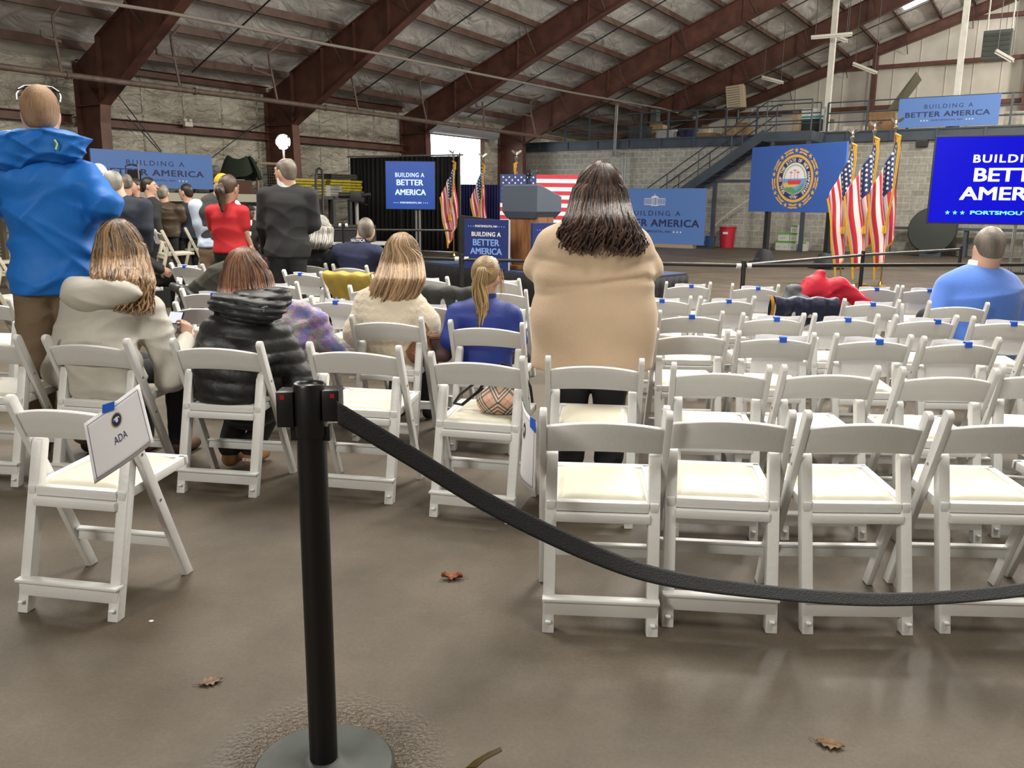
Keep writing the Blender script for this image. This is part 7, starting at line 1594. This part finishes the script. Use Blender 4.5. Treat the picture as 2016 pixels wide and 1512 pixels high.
# -- 10 woman in red polo
y = 8.95; M_rp = mat('red_pique', (.50, .014, .022), .75, bump=.2, bscale=120)
def tail(m_, L_=.2, off=(0, -.105, .02)):
    def f(I):
        c = hair_cap(I['t'], I['HC'], I['HR'], I['s'], m_, h=.007, grow=1.06, low=-.07); b = Solid(.008, .02); HC, HR, s = I['HC'], I['HR'], I['s']; k = HC+HR@(np.array(off)*s)
        b.seg(k, k+np.array((.0, -.045, -.05))*s, .03*s, .045*s); b.seg(k+np.array((.0, -.045, -.05))*s, k+np.array((.01, -.03, -L_))*s, .045*s, .018*s); b.disp = lambda X, Y, Z: (.003*np.sin(170*X+4*np.sin(20*Z))).astype(np.float32)
        me = b.mesh('ponytail', m_); lock_attr(me, 2); obj('ponytail', me, c)
    return f
I = person('standing woman in a red polo shirt with a brown ponytail', (PY(452, 480, y).x, y, 0), -.15, 1.02, dict(
    hs=1.05, head=PY(452, 370, y), sh=PY(447, 408, y), hip=PY(455, 495, y), shw=.165, headrot=(-.25, 0, 0), skin=SKIN, armR=(PY(482, 455, y-.02), PY(493, 480, y+.02)), armL=(PY(422, 455, y+.1), PY(440, 460, y+.3)), legs=M_blk_tr, hair=tail(H_br, .23), bres=.009,
    top=dict(mat=M_rp, name='polo_shirt', r=(.175, .165, .175, .145), flat=.66, sleeve=(.072, .064, .05), slen=1, hem=.90, drop=-.14, flare=1.04, shr=.066, disp=folds(.005, 16, 6, 6.)), collar=(M_rp, .068, .25), forearm=1.05))
# -- 11 man in yellow cap
y = 9.9; M_vest = mat('grey_vest', (.05, .05, .05), .8, bump=.2, bscale=30); M_lbs = mat('pale_blue_shirt', (.52, .60, .74), .7)
I = person('standing man in a mustard yellow cap, grey vest and pale blue shirt', (PY(425, 480, y).x, y, 0), .15, 1.05, dict(
    hs=1.05, head=PY(438, 366, y), sh=PY(422, 398, y), hip=PY(424, 490, y), shw=.20, headrot=(.3, 0, 0), armL=(PY(394, 440, y-.02), PY(404, 475, y+.1)), armR=(PY(452, 450, y+.1), PY(450, 470, y+.3)), legs=M_khaki, hair=cap_hair(H_white, h=.009, low=-.07), vest=M_vest, bres=.009,
    top=dict(mat=M_lbs, name='shirt', r=(.17, .162, .178, .15), flat=.66, sleeve=(.078, .078, .06), hem=.88, drop=-.12, shr=.07, disp=folds(.006, 16, 8, 2.))))
HCw = tf(I['t'].location, .15) @ Vector(I['HC']); t = thing('baseball_cap', 'mustard yellow cap on the man behind the red polo shirt', 'cap', tuple(HCw), .45)
b = Solid(.008, .01); b.ell((0, -.01, .035), (.093, .113, .105)); b.cut(lambda X, Y, Z: (.028+.15*np.minimum(Y, 0)*-1*0-Z)+0*X); b.build('crown', mat('mustard_cotton', (.62, .36, .015), .8), t)
g = MB(); g.grid(lambda i, j: Vector(((i-.5)*.16, .085+.075*j*math.cos((i-.5)*2.4), .035-.02*j-.03*(2*i-1)**2)), 10, 5); o = g.build('brim', mat('mustard_cotton', (.62, .36, .015), .8), t, True); md = o.modifiers.new('s', 'SOLIDIFY'); md.thickness = .004
# -- 12 man in navy blazer, grey hair thinning
y = 9.0; M_ns = mat('navy_suit', (.016, .021, .038), .8, bump=.1, bscale=60)
I = person('standing man with thinning grey hair in a navy blazer, right of the blue sleeve', (PY(243, 480, y).x, y, 0), .15, 1.04, dict(
    hs=1.08, head=PY(223, 361, y), sh=PY(239, 396, y), hip=PY(250, 485, y), shw=.215, headrot=(.2, 0, 0), armL=(PY(198, 450, y), PY(210, 490, y+.1)), armR=(PY(288, 450, y), PY(291, 490, y+.05)), legs=M_ns, nr=.065, hair=cap_hair(H_grey, h=.008, grow=1.02, bald=True), bres=.009,
    top=dict(mat=M_ns, name='blazer', r=(.20, .195, .205, .165), flat=.66, sleeve=(.078, .070, .052), hem=.80, drop=-.24, shr=.074, disp=folds(.005, 14, 8, 4.)), collar=(M_ns, .078, .25)))
# -- 13 white haired man facing this way
y = 10.2
I = person('white haired man facing this way between the blue jacket and the navy blazer', (PY(194, 480, y).x, y, 0), PI-.25, 1.07, dict(
    head=PY(192, 345, y), sh=PY(194, 396, y), hip=(0, 0, .93), headrot=(-.1, .1, 0), legs=M_ns, hair=cap_hair(H_white, h=.008, grow=1.06, low=-.05, front=.065), brow=(.4, .4, .38), bres=.007,
    top=dict(mat=M_ns, name='dark_jacket', r=(.17, .165, .18, .15), sleeve=(.07, .06, .05), hem=.80, drop=-.2)))
# -- 14 the talking group
y = 12.9
person('brown-grey haired man in a dark jacket, mostly hidden left of the lapel pin', (PY(250, 480, y).x, y, 0), .3, 1.04, dict(head=PY(250, 360, y), sh=PY(252, 392, y), hip=(0, 0, .93), headrot=(.0, 0, 0), legs=M_blk_tr, hair=cap_hair(H_gb, h=.009), bres=.010, res=.014, top=dict(mat=mat('dark_coat', (.018, .018, .018), .8), name='dark_jacket', r=(.18, .17, .19, .15), sleeve=(.075, .065, .05), hem=.8, drop=-.2)))
y = 13.2
I = person('dark haired man facing this way in a navy suit, blue tie and lapel pin', (PY(266, 480, y).x, y, 0), PI-.35, 1.04, dict(head=PY(265, 367, y), sh=PY(268, 400, y), hip=(0, 0, .93), headrot=(-.1, .05, 0), legs=M_ns, hair=cap_hair(H_black, h=.008, front=.06), bres=.007, res=.012,
    top=dict(mat=M_ns, name='suit_jacket', r=(.18, .17, .19, .155), sleeve=(.075, .065, .05), hem=.8, drop=-.2)))
sh_ = I['sh']; g = MB(); g.add([(-.05, .145, sh_[2]+.03), (.05, .145, sh_[2]+.03), (.012, .165, sh_[2]-.28), (-.012, .165, sh_[2]-.28)], [(0, 1, 2, 3)]); g.build('shirt_front', M_lbs, I['t']); g = MB(); g.add([(-.018, .152, sh_[2]+.02), (.018, .152, sh_[2]+.02), (.022, .172, sh_[2]-.24), (-.022, .172, sh_[2]-.24)], [(0, 1, 2, 3)]); g.build('tie', mat('blue_tie', (.12, .25, .55), .5), I['t'])
g = MB(); g.lathe([(.02, 0), (.02, .012)], 12, Matrix.Translation((-.10, .155, sh_[2]-.07)) @ Matrix.Rotation(-PI/2, 4, 'X')); g.build('lapel_pin', mat('brass', (.5, .36, .12)), I['t'])
y = 12.7
person('dark haired man in a black jacket turned right in the talking group', (PY(300, 480, y).x, y, 0), -.9, 1.06, dict(head=PY(294, 366, y), sh=PY(299, 397, y), hip=(0, 0, .93), headrot=(-.5, 0, 0), legs=M_blk_tr, hair=cap_hair(H_black, h=.008), bres=.008, res=.013, top=dict(mat=mat('dark_coat', (.018, .018, .018)), name='jacket', r=(.18, .17, .19, .15), sleeve=(.075, .065, .05), hem=.8, drop=-.2)))
y = 13.2; M_lea = mat('brown_leather', (.065, .042, .022), .5, var=.35, vscale=7, bump=.3, bscale=12)
person('man seen from behind in a worn brown leather jacket', (PY(327, 480, y).x, y, 0), -.1, 1.04, dict(head=PY(322, 380, y), sh=PY(327, 407, y), hip=PY(328, 452, y), shw=.205, headrot=(0, 0, 0), armL=(PY(300, 428, y+.03), PY(308, 440, y+.25)), armR=(PY(355, 428, y+.03), PY(348, 440, y+.25)), legs=M_blk_tr, hair=cap_hair(H_gb, h=.009), bres=.010, res=.013, top=dict(mat=M_lea, name='leather_jacket', r=(.195, .20, .21, .165), sleeve=(.085, .08, .055), hem=.86, drop=-.12, flat=.7, disp=folds(.008, 20, 8, 2.))))
y = 13.4
person('dark haired man in a navy quarter-zip looking left in the talking group', (PY(371, 480, y).x, y, 0), .3, 1.06, dict(head=PY(366, 378, y), sh=PY(371, 407, y), hip=(0, 0, .93), shw=.185, headrot=(1.0, 0, 0), legs=M_blk_tr, hair=cap_hair(H_black, h=.009), bres=.008, res=.013, top=dict(mat=mat('navy_pullover', (.012, .018, .035), .85), name='pullover', r=(.18, .17, .19, .15), sleeve=(.075, .065, .05), hem=.82, drop=-.16)))
# -- seated man in dark cap far behind
y = 16.5
st_ = seatat(490, 500, y, 'white folding chair the man in the dark cap sits on at the back', rz=.2)
I = person('seated man in a dark cap and white shirt at the back below the counter', (PY(491, 500, y).x, y, 0), PI+.5, 1.04, dict(sit=True, head=PY(491, 417, y), sh=PY(491, 437, y), hip=(0, .02, .56), skin=SKIN_D, headrot=(.6, 0, 0), legs=M_blk_tr, bres=.009, res=.014, top=dict(mat=mat('dark_coat', (.018, .018, .018)), name='jacket', r=(.18, .17, .19, .15), sleeve=(.075, .065, .05), drop=-.08)))
st_.location = I['t'].location+Vector((0, 0, 0)); st_.rotation_euler = (0, 0, PI+.5)
sh_ = I['sh']; g = MB(); g.add([(-.06, .13, sh_[2]+.04), (.06, .13, sh_[2]+.04), (.02, .15, sh_[2]-.25), (-.02, .15, sh_[2]-.25)], [(0, 1, 2, 3)]); g.build('shirt_front', M_txt_white, I['t'])
HCw = tf(I['t'].location, I['t'].rotation_euler.z) @ Vector(I['HC']); t = thing('flat_cap', 'dark cap on the seated man at the back', 'cap', tuple(HCw), PI+1.1); b = Solid(.009, .01); b.ell((0, -.005, .04), (.095, .115, .09)); b.cut(lambda X, Y, Z: (.035-Z)+0*X+0*Y); b.seg((-.04, .10, .045), (.04, .10, .045), .03, .03, .5); b.build('crown', mat('dark_coat', (.018, .018, .018)), t)
# -- seated person crossing legs, mostly behind the navy blazer
y = 9.9
st_ = seatat(262, 500, y, 'white folding chair hidden behind the long wavy hair, its sitter crossing legs', rz=-1.2)
st_.location = (PY(262, 500, y).x, y, 0)
person('seated person in black trousers and tan flat shoes, mostly hidden behind the wavy hair', (PY(262, 500, y).x, y, 0), -1.2, 1.0, dict(sit=True, head=PY(250, 430, y), knees=((-.1, .44, .5), (.0, .46, .58)), ankles=((-.1, .42, .09), (.02, .72, .22)), legs=M_blk_tr, hair=cap_hair(H_gb, h=.009), bres=.009, res=.014, shoes=mat('tan_flat', (.35, .24, .12), .6), top=dict(mat=mat('dark_coat', (.018, .018, .018)), name='jacket', sleeve=(.075, .065, .05), drop=-.08)))
# -- 18 man in blue sweater
ch = CH['E9']; y = 6.62; M_bs = mat('cornflower_knit', (.075, .19, .62), .85, bump=.12, bscale=80, sheen=.3)
ch.location.y = 6.46
I = person('seated heavy-set man with short grey hair in a cornflower blue sweater over a white collar', (PY(1924, 640, y).x, y, 0), -.05, 1.08, dict(sit=True,
    hs=1.18, head=PY(1945, 487, y+.08), sh=PY(1926, 551, y+.08), hip=PY(1924, 668, y+.08), shw=.205, slope=.06, headrot=(-.0, .0, 0), nr=.075, armL=(PY(1842, 640, y+.02), PY(1885, 560, y+.34)), armR=(PY(2010, 640, y+.02), PY(1985, 650, y+.34)), legs=M_dark_tr, legw=1.3, wide=1.35, deep=1.5, hair=cap_hair(H_gb, h=.006, grow=1.05, low=-.105),
    handL=dict(dir=(.2, .2, 1), palm=(1, 0, 0), curl=.8), knees=((-.16, .44, .50), (.16, .44, .50)),
    top=dict(mat=M_bs, name='sweater', r=(.265/1.35, .265/1.35, .265/1.35, .185/1.35), flat=.74, sleeve=(.098, .098, .07), drop=-.06, flare=.98, shr=.105, k=.08, disp=folds(.006, 16, 5, 2., zmid=.7)), collar=(M_txt_white, .104, .46)))
# ================================================================== COATS, BAGS
def coat(ch, label, m_, x0, x1, back, front, amp=.018, fq=9, heap=0., seed=0, lining=None, thick=.012, puff=.03, cat='coat', slide=0.):
    c = CH[ch]; t = thing('draped_coat', label, cat, c.location, c.rotation_euler.z); yz = lambda z: -.127+.332*(.755-z)/.755
    ztp = .790
    def P(i, j):
        d = back+front; q = d*j; x = x0+(x1-x0)*i; e = 1-(2*i-1)**4; fl = amp*math.sin(fq*PI*i+seed)+amp*.5*math.sin(fq*2.3*PI*i+seed*2+3*j)
        top = ztp+heap*math.exp(-((i-.45)/.3)**2)+.008*math.sin(6*i*PI+seed)
        if q < back: dz = back-q; w_ = dz/back; z = top-dz*(1+.08*math.sin(4*i*PI+seed)); y = yz(min(z, .755))-.055-puff*math.sin(min(1, w_*1.5)*PI)+fl*(.3+w_)
        else: dz = q-back; z = top-dz; y = yz(min(z, .755))+.035+fl*.5+puff*.4*min(1, dz/.1)
        k = 1+.10*(1-abs(q-back)/max(back, front))*0; x += .02*math.sin(5*j+seed)*(1-e)+slide*max(0, 1-q/back)
        return Vector((x, y, z))
    g = MB(); n1, n2 = 40, 30; g.grid(P, n1, n2); o = g.build('cloth', m_, t, 'all', normals=False); md = o.modifiers.new('s', 'SOLIDIFY'); md.thickness = thick; md2 = o.modifiers.new('ss', 'SUBSURF'); md2.levels = 1; md2.render_levels = 1
    if lining: g = MB(); g.grid(lambda i, j: P(0, j*.55)+Vector((-.008-.02*i, .02*i, 0)), 3, 16); g.build('lining', lining, t)
    return t
M_mus = mat('mustard_nylon', (.50, .36, .07), .6, bump=.2, bscale=20)
coat('F2', 'mustard yellow coat draped over the chair left of the cream poncho', M_mus, -.27, .26, .30, .25, .012, 4, seed=2)
coat('E3', 'dark grey coat draped over the chair left of the blue blazer', mat('dark_grey_cloth', (.05, .052, .05), .85, bump=.4, bscale=25), -.22, .30, .18, .2, .018, 8, seed=4)
coat('E7', 'navy jacket with orange lining draped over a fifth-row chair', mat('navy_nylon', (.014, .020, .055), .45, bump=.2, bscale=15), -.235, .235, .22, .2, .016, 7, seed=1, lining=mat('orange_lining', (.62, .30, .04), .6))
t = coat('C1b', 'fluffy pastel pink, lilac and green coat draped over a chair', None, -.22, .26, .52, .25, .028, 3.2, heap=.02, seed=3, thick=.03, puff=.05, slide=-.05) if False else None
def mat_pastel():
    m = bpy.data.materials.new('pastel_bouclé'); m.name = 'pastel_boucle'; m.use_nodes = True; nt = m.node_tree; N = nt.nodes; L = nt.links; b = N['Principled BSDF']
    tc = N.new('ShaderNodeTexCoord'); n = N.new('ShaderNodeTexNoise'); n.inputs['Scale'].default_value = 13; n.inputs['Detail'].default_value = 4; L.new(tc.outputs['Object'], n.inputs['Vector'])
    r = N.new('ShaderNodeValToRGB'); e = r.color_ramp.elements; e[0].position = .30; e[0].color = (.18, .30, .62, 1); e[1].position = .70; e[1].color = (.60, .25, .48, 1)
    for p, c in ((.40, (.30, .28, .62)), (.48, (.56, .30, .60)), (.54, (.34, .50, .38)), (.61, (.62, .52, .60))): q = r.color_ramp.elements.new(p); q.color = c+(1,)
    L.new(n.outputs['Fac'], r.inputs['Fac']); L.new(r.outputs['Color'], b.inputs['Base Color']); b.inputs['Roughness'].default_value = .95; b.inputs['Sheen Weight'].default_value = .6
    n2 = N.new('ShaderNodeTexNoise'); n2.inputs['Scale'].default_value = 150; L.new(tc.outputs['Object'], n2.inputs['Vector']); bp = N.new('ShaderNodeBump'); bp.inputs['Strength'].default_value = .8; bp.inputs['Distance'].default_value = .01; L.new(n2.outputs['Fac'], bp.inputs['Height']); L.new(bp.outputs['Normal'], b.inputs['Normal'])
    return m
M_pas = mat_pastel(); c = CH['C1b']; t = thing('draped_coat', 'fluffy pastel pink, lilac and green coat draped over a chair', 'coat', c.location, c.rotation_euler.z)
b = Solid(.009, .04)
SX = .07
b.chain([(-.20, -.20, .32), (-.20, -.21, .52), (-.16, -.19, .72), (-.05, -.16, .80)], [.05, .075, .07, .05], flat=.6); b.chain([(-.05, -.17, .79), (.10, -.16, .80), (.22, -.15, .74)], [.05, .05, .05], flat=.8)
b.chain([(.02, -.18, .78), (-.02, -.22, .62), (.12, -.24, .56)], [.065, .075, .06]); b.chain([(.20, -.16, .74), (.28, -.17, .58), (.36, -.10, .48)], [.06, .075, .06], flat=.7); b.chain([(-.14, -.05, .76), (.15, -.05, .76)], [.04, .04], flat=.8); b.seg((-.1, .0, .72), (-.1, .08, .52), .06, .07, .6); b.seg((-.06, -.22, .30), (-.06, -.20, .7), .13, .13, .45); b.seg((.04, -.21, .42), (.06, -.2, .7), .12, .12, .45)
b.disp = lambda X, Y, Z: (.006*np.sin(30*X+5*np.sin(14*Z))*np.sin(26*Z+3*Y)+.003*np.sin(110*X)*np.sin(95*Z)*np.sin(100*Y)).astype(np.float32); b.build('coat', M_pas, t)
g = MB(); g.lathe([(.035, 0), (.05, .004), (.04, .012)], 16, Matrix.Translation((.165, -.265, .565)) @ Matrix.Rotation(1.9, 4, 'Y') @ Matrix.Rotation(.6, 4, 'X')); g.build('cuff', mat('lilac_lining', (.16, .13, .30), .8), t, True)
def heapcoat(ch, label, m_, prims, disp, extra=None):
    c = CH[ch]; t = thing('draped_coat', label, 'coat', c.location, c.rotation_euler.z); b = Solid(.012, .05)
    for p in prims: b.seg(*p) if not isinstance(p, dict) else b.chain(**p)
    b.disp = disp; b.build('cloth', m_, t); return t
M_ol = mat('olive_shell', (.045, .043, .032), .7, bump=.2, bscale=20)
t = heapcoat('E0', 'dark olive hooded jacket heaped over a chair beside the auburn hair', M_ol, [((.10, -.18, .58), (.20, -.16, .84), .13, .10, .6), ((.20, -.16, .86), (.30, -.14, .92), .09, .07, .7), ((-.10, -.18, .66), (.12, -.17, .80), .09, .10, .6), ((.28, -.16, .62), (.30, -.15, .88), .09, .08, .6), ((-.02, -.02, .72), (.25, -.02, .75), .06, .06, .8)], folds(.010, 30, 10, 1.))
b = Solid(.009, .03); b.chain([(-.20, -.24, .72), (-.10, -.27, .69), (.0, -.28, .63)], [.035, .045, .04]); b.build('sleeve', mat('grey_black_leather', (.05, .052, .055), .35), t)
M_rc = mat('red_shell', (.50, .006, .030), .55, bump=.15, bscale=20); M_gc = mat('slate_shell', (.09, .10, .11), .6)
t = heapcoat('F7', 'bright red coat heaped over a front row chair, sleeve falling right', M_rc, [((-.18, -.17, .66), (-.02, -.15, .78), .08, .09, .7), ((-.0, -.15, .72), (.04, -.13, .88), .13, .06, .6), ((.08, -.15, .72), (.20, -.15, .80), .12, .08, .6), ((.20, -.16, .78), (.42, -.18, .62), .08, .08, .7), ((.15, -.19, .62), (.26, -.20, .46), .10, .07, .6), ((-.1, -.02, .7), (.18, -.02, .74), .06, .07, .7)], folds(.012, 26, 9, 3.))
t = heapcoat('F7', 'slate grey coat lying under the left end of the red coat', M_gc, [((-.24, -.20, .60), (-.20, -.19, .74), .09, .07, .6), ((-.28, -.20, .58), (-.12, -.22, .64), .06, .07, .7)], folds(.008, 24, 9, 5.)); t.name = 'draped_coat'
# checked handbag
def mat_plaid():
    m = bpy.data.materials.new('tan_check'); m.use_nodes = True; nt = m.node_tree; N = nt.nodes; L = nt.links; b = N['Principled BSDF']
    tc = N.new('ShaderNodeTexCoord'); sp = N.new('ShaderNodeSeparateXYZ'); L.new(tc.outputs['Object'], sp.inputs[0])
    def M(op, a, c=None):
        x = N.new('ShaderNodeMath'); x.operation = op
        for i, q in enumerate((a, c)):
            if q is None: continue
            if isinstance(q, (int, float)): x.inputs[i].default_value = q
            else: L.new(q, x.inputs[i])
        return x.outputs[0]
    ax_ = M('ABSOLUTE', sp.outputs['X']); u = M('MULTIPLY', M('ADD', M('MULTIPLY', ax_, .8), sp.outputs['Z']), 8.2); v = M('MULTIPLY', M('SUBTRACT', M('MULTIPLY', ax_, 1.15), sp.outputs['Z']), 8.2)
    def band(w, c, hw): return M('LESS_THAN', M('ABSOLUTE', M('SUBTRACT', M('FRACT', w), c)), hw)
    col = None; prev = None
    def layer(fac, c, s_=1.):
        nonlocal prev
        mx = N.new('ShaderNodeMix'); mx.data_type = 'RGBA'; f = M('MULTIPLY', fac, s_); L.new(f, mx.inputs['Factor'])
        if prev is None: mx.inputs[6].default_value = (.55, .36, .24, 1)
        else: L.new(prev, mx.inputs[6])
        mx.inputs[7].default_value = c+(1,); prev = mx.outputs[2]
    for w in (u, v):
        for c_ in (.2, .36, .52): layer(band(w, c_, .045), (.02, .018, .015), .72)
        for c_ in (.28, .44): layer(band(w, c_, .035), (.75, .75, .70), .45)
        layer(band(w, .86, .012), (.55, .03, .05), .8)
    L.new(prev, b.inputs['Base Color']); b.inputs['Roughness'].default_value = .5; return m
c = CH['B4']; Mx = tf(c.location, c.rotation_euler.z); p = Mx @ Vector((.075, .07, .462)); t = thing('handbag', 'tan checked dome handbag with dark handles on a chair seat', 'bag', tuple(p), c.rotation_euler.z+.02)
b = Solid(.006, .03); b.seg((0, -.02, .045), (0, .06, .045), .098, .098, .6); b.seg((0, 0, .05), (0, .02, .155), .105, .060, .75, .8); b.ell((0, .02, .05), (.110, .10, .052)); b.cut(lambda X, Y, Z: (.0-Z)+0*X+0*Y); b.cut(lambda X, Y, Z: (Z-.212)+0*X+0*Y); b.disp = lambda X, Y, Z: (.003*np.sin(25*X+8*Z)+.003*np.exp(-(X/.006)**2)*-1).astype(np.float32); b.build('bag_body', mat_plaid(), t)
g = MB(); g.tube([(-.05, .0, .20), (-.11, -.02, .155), (-.20, -.03, .08), (-.235, -.02, .03), (-.20, .0, .02), (-.12, .01, .09), (-.07, .03, .17)], .008, 8); g.build('handle', M_blkpl, t, True); g = MB(); g.tube([(.03, .02, .205), (.09, .03, .20), (.13, .04, .12), (.14, .05, .04)], .007, 8); g.tube([(-.03, .0, .205), (0, .0, .235), (.05, .01, .21)], .008, 8); g.build('handle', M_blkpl, t, True)
g = MB(); g.tube([(0, -.085, .16), (.0, -.05, .212), (.0, .06, .212)], .0035, 6); g.build('zip_piping', M_blkpl, t, True)
# brown bags by the cream poncho
p = PY(826, 728, 5.20); p = Vector((p.x, 5.28, .462)); t = thing('brown_handbag', 'metallic brown leather handbag at the right hip of the woman in cream', 'bag', tuple(p), -.2)
b = Solid(.007, .03); b.seg((-.03, 0, .05), (.03, 0, .05), .055, .055); b.seg((0, 0, .05), (.01, 0, .17), .075, .05, .7); b.disp = folds(.006, 40, 20, 2.); b.cut(lambda X, Y, Z: (-Z)+0*X+0*Y); b.build('bag_body', mat('bronze_leather', (.26, .11, .05), .28, metal=.3, bump=.5, bscale=30), t)
g = MB(); g.tube([(-.03, 0, .2), (-.02, 0, .25), (.03, 0, .25), (.05, 0, .2)], .006, 6); g.build('handle', mat('bronze_leather', (.26, .11, .05)), t, True)
p = Vector((PY(858, 700, 5.32).x, 5.32, .462)); t = thing('plum_handbag', 'open plum leather handbag left of the woman in the blue blazer', 'bag', tuple(p), -.2)
b = Solid(.007, .02); b.seg((-.06, 0, .045), (.06, 0, .045), .045, .045); b.seg((0, 0, .05), (0, 0, .13), .095, .085, .5); b.cut(lambda X, Y, Z: (-Z)+0*X+0*Y); b.cut(lambda X, Y, Z: (Z-.15-.2*X)+0*Y); b.build('bag_body', mat('plum_leather', (.11, .055, .06), .5), t)
g = MB(); g.tube([(-.08, -.03, .12), (-.05, -.04, .16), (.02, -.04, .17), (.08, -.03, .18)], .014, 8); g.build('fold_over', mat('tan_leather', (.42, .22, .12), .5), t, True)
